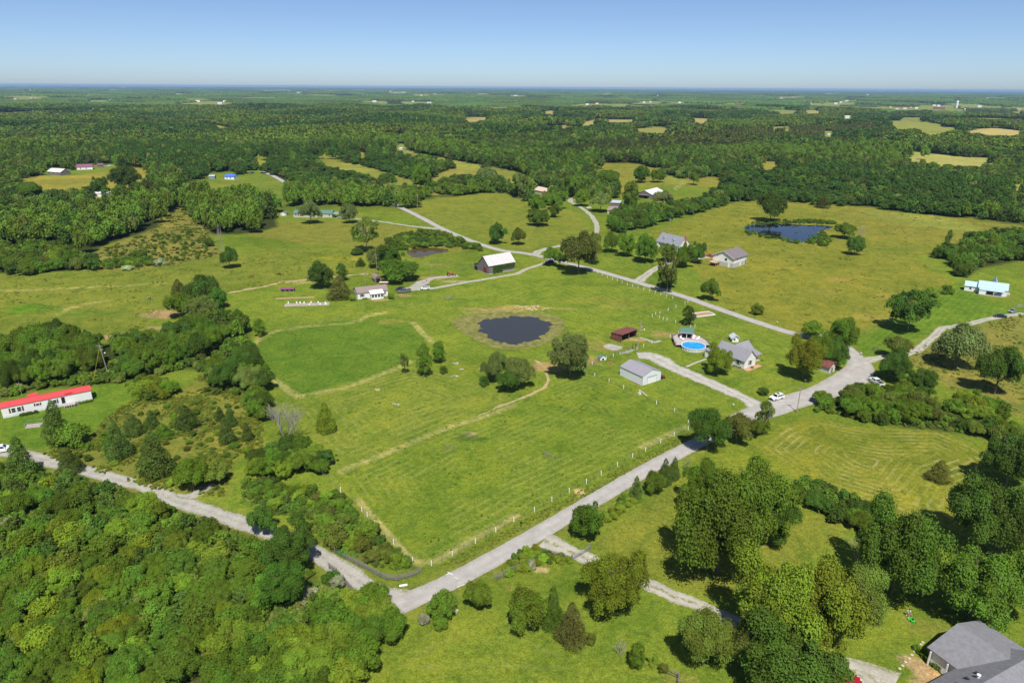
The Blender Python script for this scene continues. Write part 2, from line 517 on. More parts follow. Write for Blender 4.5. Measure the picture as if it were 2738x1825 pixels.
PATCH = [  # bare or dry patches: centre, radii in metres, colour, strength
    ('B1', 1450, 1000, 7, 8, SOIL, .9), ('C1', 1000, 130, 4, 2.5, SOIL, .95), ('C1', 1380, 60, 4, 3, SOIL, .6),
    ('C3', 330, 400, 7, 5, SOIL, .75), ('C3', 500, 480, 5, 2, DRY, .6), ('C3', 720, 350, 4, 4, SOIL, .6), ('C3', 820, 210, 8, 6, (.3, .22, .08), .5),
    ('C3', 1080, 160, 6, 2.5, (.42, .28, .14), .8), ('C3', 1400, 110, 6, 3, SOIL, .5), ('B3', 150, 950, 16, 3, (.40, .29, .11), .55), ('B2', 2150, 970, 14, 3, SOIL, .6),
    ('B2', 1600, 680, 6, 4, SOIL, .8), ('B2', 1100, 880, 6, 1.6, SOIL, .8), ('B2', 1340, 840, 5, 1.6, SOIL, .7), ('B2', 1230, 1070, 6, 4, DRY, .5),
    ('B2', 370, 720, 9, 3, (.4, .3, .14), .7), ('B2', 660, 500, 12, 5, (.28, .26, .02), .5), ('B2', 820, 515, 8, 4, (.3, .27, .02), .5),
    ('B2', 1640, 560, 8, 3, SOIL, .4), ('B2', 1810, 715, 5, 1.5, (.45, .36, .26), .7), ('D4', 1350, 1470, 2.6, 3, (.42, .28, .17), .9),
    ('B1', 260, 960, 11, 6, (.09, .19, .015), .8), ('B1', 800, 1000, 12, 4, (.1, .19, .02), .5), ('B1', 740, 930, 14, 2, DRY, .4), ('B1', 1200, 620, 30, 5, (.2, .2, .03), .4),
    ('C2', 1935, 1005, 2.0, 1.2, (.4, .3, .2), .9), ('C2', 1900, 1030, 4.5, 2.5, (.07, .12, .018), .7), ('D3', 1420, 1540, 3, 1.6, DRY, .5), ('D4', 1380, 1080, 4, 3, DRY, .4),
    ('B4', 1000, 1030, 9, 5, DRY, .5), ('B4', 520, 810, 9, 5, DRY, .4), ('B4', 700, 690, 8, 4, (.3, .2, .08), .4), ('B4', 1130, 850, 8, 3, (.3, .2, .08), .4), ('B4', 1200, 430, 20, 4, (.1, .16, .03), .5),
    ('C4', 1700, 480, 4, 1, DRY, .8), ('C1', 1800, 930, 4, 4, (.17, .13, .1), .7), ('C1', 430, 1500, 3, 2.5, (.2, .15, .09), .7), ('C2', 1110, 605, .9, .5, (.6, .45, .32), .9),
    ('B1', 1300, 370, 14, 4, DRY, .5), ('B1', 1700, 230, 16, 9, DRY, .6), ('A1', 700, 920, 40, 12, (.3, .25, .05), .5), ('D3', 640, 1450, 0, 0, DRY, 0), ('C3', 640, 1520, 1.5, 1, (.5, .36, .2), .9),
    ('D3', 280, 610, 2, .7, (.45, .33, .2), .7), ('D3', 80, 770, 2, 1, DRY, .6), ('B3', 850, 730, 30, 6, (.11, .15, .02), .5), ('B3', 1050, 930, 14, 4, DRY, .35), ('B3', 800, 880, 20, 4, (.2, .19, .04), .45),
]
POND = poly('F', [(1034, 738), (1048, 727), (1075, 720), (1120, 716), (1180, 714), (1240, 716), (1280, 724), (1298, 737), (1297, 755), (1280, 772), (1250, 789), (1212, 799), (1170, 802), (1130, 796), (1095, 781), (1062, 762), (1042, 748)])
POND_IN = poly('F', [(1104, 742), (1120, 733), (1145, 728), (1178, 726), (1220, 728), (1252, 737), (1261, 750), (1250, 764), (1234, 771), (1213, 781), (1180, 786), (1150, 782), (1122, 771), (1104, 756)])
POND_R = poly('F', [(1708, 520), (1730, 515), (1800, 513), (1860, 516), (1915, 518), (1905, 525), (1880, 530), (1875, 545), (1850, 553), (1830, 557), (1800, 549), (1760, 541), (1740, 533), (1715, 530)])
POND_S = poly('B2', [(1360, 440), (1450, 410), (1600, 405), (1750, 420), (1740, 445), (1600, 465), (1500, 492), (1430, 492), (1380, 465)])


FAR = [('A1', 140, 222, 2, 16), ('A1', 285, 217, 1, 26), ('A1', 275, 147, 0, 16), ('A1', 790, 237, 0, 18), ('A1', 790, 197, 0, 16), ('A1', 995, 235, 0, 14), ('A1', 1015, 138, 1, 60), ('A1', 1600, 182, 1, 26), ('A1', 1780, 246, 0, 20), ('A1', 1980, 266, 0, 24), ('A1', 2020, 247, 0, 14), ('A1', 320, 210, 2, 10), ('A1', 1110, 116, 0, 30),
       ('A2', 120, 158, 0, 14), ('A2', 315, 146, 0, 26), ('A2', 395, 175, 0, 18), ('A2', 420, 158, 0, 16), ('A2', 1080, 247, 0, 22), ('A2', 1225, 160, 0, 20), ('A2', 1270, 165, 0, 16), ('A2', 1340, 165, 0, 18), ('A2', 1500, 182, 0, 16), ('A2', 1620, 174, 1, 40), ('A2', 1570, 257, 3, 26), ('A2', 1425, 246, 3, 14), ('A2', 2050, 178, 1, 90), ('A2', 2340, 192, 0, 18), ('A2', 975, 143, 0, 30), ('A2', 840, 180, 1, 30), ('A2', 1322, 672, 0, 5),
       ('A3', 70, 190, 0, 22), ('A3', 330, 194, 0, 26), ('A3', 850, 188, 0, 18), ('A3', 870, 194, 1, 26), ('A3', 705, 275, 0, 14), ('A3', 795, 264, 2, 16), ('A3', 1215, 255, 0, 18), ('A3', 1275, 250, 0, 12), ('A3', 1535, 256, 0, 18), ('A3', 2065, 276, 4, 34), ('A3', 1340, 187, 2, 18),
       ('A4', 170, 216, 0, 22), ('A4', 740, 219, 0, 24), ('A4', 760, 240, 0, 22), ('A4', 705, 254, 0, 14), ('A4', 660, 265, 0, 18), ('A4', 1275, 307, 2, 22), ('A4', 1590, 312, 4, 44), ('A4', 1385, 306, 0, 12), ('A4', 1150, 298, 1, 12), ('A4', 430, 268, 0, 14), ('A4', 600, 180, 0, 36), ('A4', 880, 196, 0, 18), ('A4', 762, 392, 0, 14), ('A4', 592, 545, 0, 6), ('A4', 2292, 322, 1, 26), ('A4', 1950, 294, 0, 20), ('A4', 1545, 281, 3, 18), ('A4', 1582, 286, 0, 18), ('A4', 40, 160, 0, 20), ('A4', 275, 200, 1, 20), ('A4', 945, 186, 0, 30), ('A4', 1210, 312, 2, 12), ('A4', 1335, 296, 2, 8)]


def sink(x, y):
    """hollows the ponds lie in"""
    d = np.zeros_like(x)
    for pg, dep in ((POND, 1.1), (POND_R, 1.3), (POND_S, .9)):
        k = bounded(pg, x, y, 6)
        if len(k):
            s = edge_dist(pg, x[k], y[k]) * np.where(inside(pg, x[k], y[k]), 1, -1)
            d[k] = np.maximum(d[k], dep * np.clip((s + .6) / 2.4, 0, 1))
    return d


def glade(x, y):
    """small clearings inside the woods"""
    q = np.sin(x / 53 + 2.2 * np.sin(y / 141)) * np.sin(y / 89 + 1.6 * np.cos(x / 77)) + .45 * np.sin(x / 23 + y / 37)
    d = np.hypot(x, y)
    return (q > .98) & (d > 560) & (d < 3000)


def build_land():
    az = np.concatenate([np.radians(np.linspace(-180, -56, 30)[:-1]), np.radians(np.linspace(-56, 56, 600)), np.radians(np.linspace(56, 180, 30)[1:-1])])
    rr = [0.5]
    while rr[-1] < 62:
        rr.append(rr[-1] * 1.35 + 1.5)
    while rr[-1] < 560:
        rr.append(rr[-1] * 1.0075)
    while rr[-1] < 45000:
        rr.append(rr[-1] * 1.022)
    rr = np.array(rr)
    na, nr = len(az), len(rr)
    x = (rr[:, None] * np.sin(az)[None]).ravel(); y = (rr[:, None] * np.cos(az)[None]).ravel()
    hz = h0(x, y)
    dist = np.hypot(x, y)
    z = hz - sink(x, y)
    i = np.arange(nr - 1)[:, None] * na + np.arange(na)[None]
    j = np.arange(nr - 1)[:, None] * na + (np.arange(na)[None] + 1) % na
    faces = np.stack([i, j, j + na, i + na], -1).reshape(-1, 4)[:, ::-1]
    me = mesh_np('ground', np.stack([x, y, z], -1), faces, None, True)
    col = np.tile(np.array(MID), (len(x), 1))
    n1 = np.sin(x / 23 + 2 * np.sin(y / 31)) * np.cos(y / 19 + np.sin(x / 27))
    col *= (1 + .10 * n1)[:, None]
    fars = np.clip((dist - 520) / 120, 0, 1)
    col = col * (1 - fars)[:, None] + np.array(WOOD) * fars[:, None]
    row = np.zeros(len(x)); roww = np.zeros(len(x))

    def paint(pg, c, feather=2.5, w=1.0):
        k = bounded(pg, x, y, feather)
        if len(k) == 0:
            return k, None
        s = edge_dist(pg, x[k], y[k]) * np.where(inside(pg, x[k], y[k]), 1, -1)
        f = np.clip(s / feather + .5, 0, 1) * w
        col[k] = col[k] * (1 - f)[:, None] + np.array(c) * f[:, None]
        return k, s
    rows = {r[0]: r for r in ROWS}
    for n, (t, pts, c) in enumerate(FIELDS):
        pg = poly(t, pts)
        k, s = paint(pg, c, 3.0 if n != 7 else 1.2)
        if s is not None:
            f = np.clip(s / 2, 0, 1)
            if n in rows:
                if n == 7:
                    e = P('B4', 1900, 800) - P('B4', 1500, 1180); e.normalize()
                    s = np.where(s > 0, np.abs((x[k] - 0) * -e.y + (y[k] - 0) * e.x), s)
                row[k] = np.where(s > 0, s / rows[n][1], row[k]); roww[k] = np.where(s > 0, rows[n][2] * f, roww[k])
            else:
                roww[k] *= (1 - np.clip(s / 2 + 1, 0, 1))
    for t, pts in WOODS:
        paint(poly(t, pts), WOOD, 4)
    for t, pts, c in CLEAR:
        for f in (.87, .91, .955, 1.0):
            paint(poly(t, pts) * f, c, 3)
    for t, pts in YARDS:
        paint(poly(t, pts), MID, 5)
    m = glade(x, y)
    col[m] = np.array((.21, .215, .045)) * (.85 + .3 * np.sin(x[m] / 40) ** 2)[:, None]
    # far country: scattered pale fields between the woods
    far = dist > 2600
    q = np.sin(x / 431 + 3 * np.sin(y / 900)) * np.sin(y / 377 + 2 * np.cos(x / 700)) + .5 * np.sin(x / 150 + y / 210)
    m = far & (q > .78)
    col[m] = np.array((.2, .22, .07))
    for t, a, b, k_, w_ in FAR:
        p = P(t, a, b)
        d = math.hypot(p.x, p.y); n = (p.x / d, p.y / d)
        f = (x - p.x) * n[0] + (y - p.y) * n[1]; l = (x - p.x) * -n[1] + (y - p.y) * n[0]
        m = ((f / (d * .09)) ** 2 + (l / (w_ * 1.2 + d * .012)) ** 2) < 1
        col[m] = np.array((.21, .23, .07))
    def along(line, half, c, w, soft):
        k = bounded(line[:, :2], x, y, half + soft)
        d = np.full(len(k), 1e9)
        for p, q in zip(line[::2], line[2::2]):
            vx, vy = q[0] - p[0], q[1] - p[1]
            t_ = np.clip(((x[k] - p[0]) * vx + (y[k] - p[1]) * vy) / (vx * vx + vy * vy + 1e-9), 0, 1)
            d = np.minimum(d, np.hypot(x[k] - p[0] - t_ * vx, y[k] - p[1] - t_ * vy))
        f = w * np.clip((half + soft - d) / soft, 0, 1) * (.75 + .25 * np.sin(x[k] * 1.3 + 2 * np.sin(y[k] * .9)))
        col[k] = col[k] * (1 - f)[:, None] + np.array(c) * f[:, None]
    for line, w in STRIPS:
        along(line, w * .42, (.38, .33, .14), .85, .7)
    along(MAIN, 3.0, (.21, .195, .06), .55, 1.6)
    along(LANE, 2.4, (.21, .20, .055), .6, 1.5)
    for t, a, b, rx, ry, c, w in PATCH:
        if rx == 0:
            continue
        p = P(t, a, b)
        k = np.nonzero((abs(x - p.x) < rx * 2.2) & (abs(y - p.y) < ry * 2.2 + 2))[0]
        e = np.hypot((x[k] - p.x) / rx, (y[k] - p.y) / ry) + .25 * np.sin(x[k] * 2.1 / rx + y[k]) + .2 * np.sin(y[k] * 3.3 / ry)
        f = w * np.clip((1.15 - e) / .35, 0, 1)
        col[k] = col[k] * (1 - f)[:, None] + np.array(c) * f[:, None]
    a = me.attributes.new('tone', 'FLOAT_COLOR', 'POINT')
    a.data.foreach_set('color', np.concatenate([col, np.ones((len(x), 1))], 1).astype(np.float32).ravel())
    fattr(me, 'row', row); fattr(me, 'rowweight', roww)
    # material
    m, nt, N, L, b = nodes_of('grassland')
    tone = N.new('ShaderNodeAttribute'); tone.attribute_name = 'tone'
    ra = N.new('ShaderNodeAttribute'); ra.attribute_name = 'row'
    rw = N.new('ShaderNodeAttribute'); rw.attribute_name = 'rowweight'
    geo = N.new('ShaderNodeNewGeometry')
    pos = geo.outputs['Position']
    big = noise(N, L, .022, 4, .6, pos, .6)
    midn = noise(N, L, .14, 5, .65, pos, .8)
    fine = noise(N, L, .9, 4, .7, pos)
    c = mixc(N, L, 1.0, tone.outputs['Color'], (.955, .98, .82), 'MULTIPLY')
    c = mixc(N, L, 1.0, c, ramp(N, L, big, [(.32, (.80, .86, .8)), (.5, (1, 1, 1)), (.68, (1.20, 1.10, 1.05))]), 'MULTIPLY')
    c = mixc(N, L, 1.0, c, ramp(N, L, midn, [(.3, (.66, .79, .72)), (.5, (1, 1, 1)), (.72, (1.34, 1.18, 1.12))]), 'MULTIPLY')
    c = mixc(N, L, 1.0, c, ramp(N, L, fine, [(.3, g3(.70)), (.5, g3(1.0)), (.72, g3(1.28))]), 'MULTIPLY')
    grain = noise(N, L, 3.6, 3, .8, pos)
    c = mixc(N, L, 1.0, c, ramp(N, L, grain, [(.3, g3(.68)), (.5, g3(1.0)), (.7, g3(1.32))]), 'MULTIPLY')
    # darker tussocks
    tus = noise(N, L, .33, 3, .55, pos, 1.2)
    c = mixc(N, L, math_(N, L, 'MULTIPLY', ramp(N, L, tus, [(.63, g3(0)), (.70, g3(1))]), .42), c, (.055, .11, .018))
    # mown rows and cut straw
    wob = noise(N, L, .03, 2, .5, pos)
    rr_ = math_(N, L, 'ADD', ra.outputs['Fac'], math_(N, L, 'MULTIPLY', wob, 2.4))
    s = math_(N, L, 'SINE', math_(N, L, 'MULTIPLY', rr_, 2 * math.pi))
    s1 = math_(N, L, 'ADD', math_(N, L, 'MULTIPLY', s, .5), .5)
    broken = noise(N, L, .055, 4, .65, pos, .5)
    thin = noise(N, L, .8, 3, .7, pos)
    st = math_(N, L, 'MULTIPLY', ramp(N, L, s1, [(.62, g3(0)), (.92, g3(1))]), ramp(N, L, broken, [(.44, g3(0)), (.56, g3(1))]))
    st = math_(N, L, 'MULTIPLY', st, ramp(N, L, thin, [(.36, g3(0)), (.56, g3(1))]))
    st = math_(N, L, 'MULTIPLY', st, math_(N, L, 'MAXIMUM', rw.outputs['Fac'], 0.0))
    band = math_(N, L, 'MULTIPLY', math_(N, L, 'MULTIPLY', s1, math_(N, L, 'MAXIMUM', math_(N, L, 'MULTIPLY', rw.outputs['Fac'], -1.0), math_(N, L, 'MULTIPLY', rw.outputs['Fac'], .45))), .5)
    c = mixc(N, L, band, c, mixc(N, L, 1.0, c, (1.42, 1.28, 1.35), 'MULTIPLY'))
    c = mixc(N, L, math_(N, L, 'MULTIPLY', st, .5), c, (.40, .35, .15))
    s2 = math_(N, L, 'SINE', math_(N, L, 'MULTIPLY', rr_, 2 * math.pi * 2.6))
    c = mixc(N, L, math_(N, L, 'MULTIPLY', math_(N, L, 'ADD', math_(N, L, 'MULTIPLY', s2, .5), .5), math_(N, L, 'MULTIPLY', math_(N, L, 'MAXIMUM', rw.outputs['Fac'], 0.0), .30)), c, mixc(N, L, 1.0, c, (.74, .80, .76), 'MULTIPLY'))
    L.new(c, b.inputs['Base Color'])
    b.inputs['Roughness'].default_value = .95
    b.inputs['Specular IOR Level'].default_value = .03
    bump(N, L, b, math_(N, L, 'ADD', noise(N, L, 1.7, 4, .75, pos), math_(N, L, 'MULTIPLY', midn, 1.5)), .85, .28)
    me.materials.append(m)
    tag(obj('ground', me), 'rolling green and tan farmland reaching the horizon', 'ground', kind='structure')




# ------------------------------------------------------------------ water
def sheet_mesh(name, pg, z, mat, step=2.5):
    from mathutils.geometry import delaunay_2d_cdt
    n = len(pg)
    pts = []
    for i in range(n):              # rounded outline
        p0, p1, p2, p3 = (pg[(i + k) % n] for k in (-1, 0, 1, 2))
        for t in (0, .25, .5, .75):
            pts.append(.5 * ((2 * p1) + (-p0 + p2) * t + (2 * p0 - 5 * p1 + 4 * p2 - p3) * t * t + (-p0 + 3 * p1 - 3 * p2 + p3) * t ** 3))
    pts = np.array(pts)
    gx, gy = np.meshgrid(np.arange(pg[:, 0].min(), pg[:, 0].max(), step), np.arange(pg[:, 1].min(), pg[:, 1].max(), step))
    gx = gx.ravel(); gy = gy.ravel()
    ok = inside(pts, gx, gy) & (edge_dist(pts, gx, gy) > step * .4)
    allp = np.concatenate([pts, np.stack([gx[ok], gy[ok]], -1)])
    m = len(pts)
    v, e, f, *_ = delaunay_2d_cdt([Vector(p) for p in allp], [(i, (i + 1) % m) for i in range(m)], [list(range(m))], 1, 1e-4)
    v = np.array([(p[0], p[1]) for p in v])
    zz = h0(v[:, 0], v[:, 1]) + z if not callable(z) else z(v)
    me = bpy.data.meshes.new(name)
    me.from_pydata(np.column_stack([v, zz]).tolist(), [], f)
    me.update()
    me.materials.append(mat)
    return me, v


def water_material(name, deep, algae=None, spec=.5):
    m, nt, N, L, b = nodes_of(name)
    geo = N.new('ShaderNodeNewGeometry')
    pos = geo.outputs['Position']
    b.inputs['Roughness'].default_value = .06
    b.inputs['Specular IOR Level'].default_value = spec
    b.inputs['Base Color'].default_value = (*deep, 1)
    bump(N, L, b, noise(N, L, 1.2, 3, .6, pos), .12, .05)
    if algae:
        at_ = N.new('ShaderNodeAttribute'); at_.attribute_name = 'shore'
        n1 = noise(N, L, .17, 5, .6, pos, .8)
        k = math_(N, L, 'ADD', math_(N, L, 'SUBTRACT', at_.outputs['Fac'], 1.0), math_(N, L, 'MULTIPLY', math_(N, L, 'SUBTRACT', n1, .5), 10.0))
        k = ramp(N, L, math_(N, L, 'ADD', math_(N, L, 'MULTIPLY', k, .25), .5), [(.44, g3(0)), (.56, g3(1))])
        col = ramp(N, L, noise(N, L, .5, 5, .7, pos), [(.3, (.085, .105, .02)), (.5, (.17, .168, .04)), (.72, (.30, .26, .09))])
        L.new(mixc(N, L, k, deep, col), b.inputs['Base Color'])
        L.new(math_(N, L, 'ADD', math_(N, L, 'MULTIPLY', k, .8), .06), b.inputs['Roughness'])
    return m


for nm, pg, mt, lab in (('pond', POND, water_material('pond_water', (.042, .042, .040), True, .22), 'dark round pond ringed by tan algae in the middle pasture'),
                        ('pond', POND_R, water_material('pond_water_clear', (.010, .012, .014), None, .42), 'blue reflecting pond among shrubs in the right meadow'),
                        ('pond', POND_S, water_material('pond_water_brown', (.085, .060, .022), None, .14), 'small brown pond beside the bushes above the house')):
    zc = float(h0(pg[:, 0].mean(), pg[:, 1].mean())) - .32
    me, v = sheet_mesh(nm, pg, lambda v, zc=zc: np.full(len(v), zc), mt, 1.5)
    if pg is POND:
        s = edge_dist(POND_IN, v[:, 0], v[:, 1]) * np.where(inside(POND_IN, v[:, 0], v[:, 1]), -1, 1)
        fattr(me, 'shore', s)
    tag(obj(nm, me), lab, 'pond', kind='structure')


# ------------------------------------------------------------------ roads, lanes and paths
def spline(pts, step=1.2):
    pts = np.array(pts, float)
    out = []
    for i in range(len(pts) - 1):
        p0 = pts[max(i - 1, 0)]; p1 = pts[i]; p2 = pts[i + 1]; p3 = pts[min(i + 2, len(pts) - 1)]
        n = max(2, int(np.hypot(*(p2 - p1)[:2]) / step))
        for t in np.arange(n) / n:
            out.append(.5 * ((2 * p1) + (-p0 + p2) * t + (2 * p0 - 5 * p1 + 4 * p2 - p3) * t * t + (-p0 + 3 * p1 - 3 * p2 + p3) * t ** 3))
    out.append(pts[-1])
    return np.array(out)


def track(segs, width):
    """picture points -> place polyline (x, y, width)"""
    r = []
    for t, pts in segs:
        for p in pts:
            q = P(t, p[0], p[1])
            r.append((q.x, q.y, p[2] if len(p) > 2 else width))
    return spline(r)


def ribbon(name, line, mat, up, rough_edge=.16, cols=6, label=None, cat='road', extra=0.0, seed=3, side=None):
    g = np.random.default_rng(seed)
    d = np.gradient(line[:, :2], axis=0)
    d /= np.linalg.norm(d, axis=1)[:, None] + 1e-9
    nrm = np.stack([-d[:, 1], d[:, 0]], -1)
    n = len(line)
    a = np.convolve(g.normal(0, 1, n + 2), np.ones(3) / 3, 'valid') * rough_edge * 2; c = np.convolve(g.normal(0, 1, n + 2), np.ones(3) / 3, 'valid') * rough_edge * 2
    w = line[:, 2] + extra
    L_, R_ = (w / 2 + a), (-w / 2 + c)
    if side:                      # only part of the width, as fractions across
        L_, R_ = w * side[1] + a, w * side[0] + c
    ts = np.linspace(0, 1, cols)
    off = L_[:, None] * (1 - ts) + R_[:, None] * ts
    xy = line[:, None, :2] + nrm[:, None] * off[..., None]
    x = xy[..., 0].ravel(); y = xy[..., 1].ravel()
    z = h0(x, y) + up
    i = np.arange(n - 1)[:, None] * cols + np.arange(cols - 1)[None]
    f = np.stack([i, i + cols, i + cols + 1, i + 1], -1).reshape(-1, 4)
    me = mesh_np(name, np.stack([x, y, z], -1), f, mat, True)
    fattr(me, 'across', np.tile(ts, n))
    o = obj(name, me)
    if label:
        tag(o, label, cat, kind='structure')
    return o


def road_material(name, col, ruts=.0, grassy=0.0, gravel=1.0, grass=(.125, .165, .022)):
    m, nt, N, L, b = nodes_of(name)
    geo = N.new('ShaderNodeNewGeometry'); pos = geo.outputs['Position']
    ac = N.new('ShaderNodeAttribute'); ac.attribute_name = 'across'
    c = ramp(N, L, noise(N, L, .35, 5, .65, pos), [(.3, tuple(k * .80 for k in col)), (.7, tuple(k * 1.12 for k in col))])
    c = mixc(N, L, 1.0, c, ramp(N, L, noise(N, L, 3.0, 3, .8, pos), [(.3, g3(1 - .25 * gravel)), (.7, g3(1 + .22 * gravel))]), 'MULTIPLY')
    dd = math_(N, L, 'ABSOLUTE', math_(N, L, 'SUBTRACT', ac.outputs['Fac'], .5))
    if ruts:
        wave = math_(N, L, 'SINE', math_(N, L, 'MULTIPLY', ac.outputs['Fac'], 4 * math.pi))
        c = mixc(N, L, math_(N, L, 'MULTIPLY', math_(N, L, 'ADD', math_(N, L, 'MULTIPLY', wave, .5), .5), ruts), c, tuple(k * .72 for k in col))
    if grassy:      # weeds along the crown and ragged verges
        n1 = noise(N, L, .9, 5, .75, pos)
        mid = ramp(N, L, dd, [(.06, g3(1)), (.16, g3(0))])
        k = math_(N, L, 'MULTIPLY', mid, ramp(N, L, n1, [(.45, g3(0)), (.58, g3(1))]))
        k = math_(N, L, 'MULTIPLY', k, grassy)
        c = mixc(N, L, k, c, grass)
    edge = ramp(N, L, dd, [(.30, g3(0)), (.49, g3(1))])
    ke = math_(N, L, 'MULTIPLY', edge, ramp(N, L, noise(N, L, 1.3, 5, .75, pos), [(.40, g3(0)), (.56, g3(1))]))
    c = mixc(N, L, math_(N, L, 'MULTIPLY', ke, .9 if grassy or gravel > .6 else .35), c, grass)
    L.new(c, b.inputs['Base Color'])
    b.inputs['Roughness'].default_value = .92
    b.inputs['Specular IOR Level'].default_value = .15
    bump(N, L, b, noise(N, L, 5, 3, .8, pos), .5 * gravel + .1, .04)
    return m


ASPHALT = road_material('worn_asphalt', (.41, .385, .355), .30, 0, .5)
GRAVEL = road_material('gravel', (.39, .365, .325), 0, .35, .9)
GRAVEL2 = road_material('gravel_tracks', (.42, .39, .325), 0, .8, .8)
DIRT = road_material('dirt_track', (.42, .325, .17), 0, .6, .7, (.17, .19, .035))
STRAW = road_material('cut_straw', (.285, .26, .085), 0, .9, .9, (.155, .19, .03))
VERGE = road_material('verge', (.24, .215, .08), 0, .9, .9, (.14, .18, .03))

MAIN = track([('D2', [(-500, 1690), (-100, 1500), (400, 1290), (860, 1095), (1250, 905), (1700, 690), (2217, 410)]),
              ('C3', [(1200, 1335), (1600, 1125), (1880, 980), (2110, 860, 7.5), (2300, 790, 8.5)]),
              ('C4', [(250, 715, 9), (480, 650, 9), (660, 575, 10), (810, 490, 10.5), (875, 400, 8.5), (830, 320, 6.5), (740, 230, 5), (560, 160), (310, 113), (0, 20)]),
              ('B3', [(1900, 965), (1550, 842), (1100, 705), (760, 607), (560, 558), (400, 518), (250, 480), (100, 455)]),
              ('B2', [(2200, 430), (1950, 350), (1700, 245), (1500, 140), (1370, 75), (1290, 40), (1230, 10)])], 4.7)
ribbon('road', MAIN, ASPHALT, .05, .06, label='pale worn asphalt country road winding through the farmland')
LANE = track([('C1', [(-700, 1060), (-300, 1110), (0, 1150), (310, 1205), (420, 1240), (720, 1315), (1000, 1395), (1250, 1460), (1450, 1535)]),
              ('D1', [(1450, 20), (1620, 65), (1900, 165), (2080, 225)]), ('D2', [(110, 290), (300, 350), (500, 460), (700, 580), (860, 690), (1000, 775), (1150, 850, 6), (1230, 890, 8)])], 4.2)
ribbon('gravel_lane', LANE, GRAVEL, .035, .15, label='gravel lane running from the mobile home down to the road', cat='lane')
ribbon('gravel_lane', track([('C1', [(1560, 1560), (1700, 1555), (1790, 1500), (1880, 1440)])], 3.0), GRAVEL, .03, .2, label='short gravel spur turning off the lane into the brush', cat='lane')
ribbon('driveway', track([('C3', [(1150, 300, 7), (1290, 310, 8), (1420, 380, 6.5), (1600, 462, 6), (1900, 592, 5.5), (2120, 690, 5.5), (2260, 770, 8)])], 6), road_material('driveway_gravel', (.44, .415, .375), 0, .45, .9), .04, .25, label='pale gravel driveway from the metal garage to the road', cat='driveway')
ribbon('driveway', track([('B2', [(1300, 800, 6), (1420, 780, 7), (1600, 775, 3.5), (1900, 722), (2150, 680), (2353, 645)]), ('B3', [(150, 605), (290, 560), (360, 530)])], 3.0), GRAVEL2, .035, .12, label='two-track gravel drive curving past the old barn', cat='driveway')
ribbon('parking_pad', track([('B2', [(1430, 770, 6), (1490, 735, 7), (1580, 690, 4), (1700, 675, 4), (1830, 662, 4)])], 5), GRAVEL, .03, .3, label='gravel parking pad beside the beige house', cat='driveway')
ribbon('driveway', track([('B3', [(1160, 715, 7), (1210, 675, 5), (1300, 612, 4.2), (1400, 560, 4), (1560, 520, 4), (1750, 500, 5), (1800, 495, 6)])], 4.2), GRAVEL2, .035, .15, label='gravel drive climbing to the white annex', cat='driveway')
ribbon('driveway', track([('B3', [(230, 478, 6), (300, 430, 4.5), (480, 390), (640, 350), (770, 300), (795, 240), (775, 170), (720, 100), (620, 30), (560, 0)]), ('A3', [(570, 1120, 8), (640, 1110, 8), (700, 1130, 5)])], 3.6), GRAVEL2, .035, .2, label='winding tan gravel drive up to the hilltop farmyard', cat='driveway')
ribbon('driveway', track([('B2', [(1660, 242, 6), (1400, 215), (1150, 178), (920, 150), (740, 140, 5)])], 3.2), GRAVEL, .035, .2, label='gravel drive to the green-roofed house', cat='driveway')
ribbon('driveway', track([('C4', [(900, 345, 6), (1080, 315), (1250, 300), (1360, 265), (1450, 200), (1600, 65)]), ('B4', [(1640, 1130), (1850, 1095), (2000, 1058), (2130, 1035), (2353, 1000)])], 3.4), GRAVEL2, .035, .15, label='two-track gravel drive to the pale blue-roofed house', cat='driveway')
ribbon('driveway', track([('D3', [(300, 360, 6.5), (480, 430, 4.4), (750, 555, 3.4), (1150, 722), (1400, 835), (1620, 920), (1800, 1000)]), ('D4', [(300, 1300, 4), (620, 1430, 5), (900, 1520, 7), (1100, 1620, 9)])], 3.4), GRAVEL2, .04, .18, label='gravel drive through the metal gate to the slate-roofed house', cat='driveway')
ribbon('dirt_path', track([('B1', [(2050, 815), (2353, 762)]), ('B2', [(250, 725), (530, 690), (700, 672), (860, 660), (1060, 640)])], 2.2), DIRT, .03, .4, label='trodden dirt horse path across the pasture', cat='path')
ribbon('dirt_path', track([('C3', [(-300, 850), (0, 722), (200, 645), (330, 575), (350, 500), (310, 400), (230, 340)])], .9), DIRT, .03, .25, label='narrow worn cattle path below the willow', cat='path')
ribbon('far_road', track([('A2', [(60, 868), (130, 890), (220, 935), (340, 1005), (420, 1060)])], 5), ASPHALT, .05, .1, label='stretch of grey road emerging from the far woods', cat='road')
ribbon('far_lane', track([('A1', [(930, 825), (1050, 815), (1300, 810), (1600, 800)])], 4), GRAVEL, .05, .1, label='thin gravel lane behind the distant left field', cat='lane')
ribbon('garden_walk', track([('farm', [(430, 945), (620, 860), (850, 780)])], .9), surf('concrete', (.42, .38, .31), .9, .12, 2), .03, .02, label='narrow concrete walk from the driveway to the farmhouse', cat='path')
ribbon('gravel_walk', track([('C3', [(1170, 140, 1.5), (1240, 160), (1300, 180, 2), (1350, 165)])], 1.6), GRAVEL, .03, .2, label='short winding gravel path beside the rusty shed', cat='path')
ribbon('gravel_patch', track([('C3', [(850, 225, 3), (900, 222, 7), (960, 225, 6), (1010, 222, 2)])], 3), GRAVEL, .03, .4, label='patch of pale gravel below the rusty shed', cat='gravel')
ribbon('gravel_patch', track([('C3', [(1000, 285, 1.5), (1060, 265, 2), (1110, 245, 1.2)])], 2), GRAVEL, .03, .2, label='strip of gravel beside the chain-link run', cat='gravel')
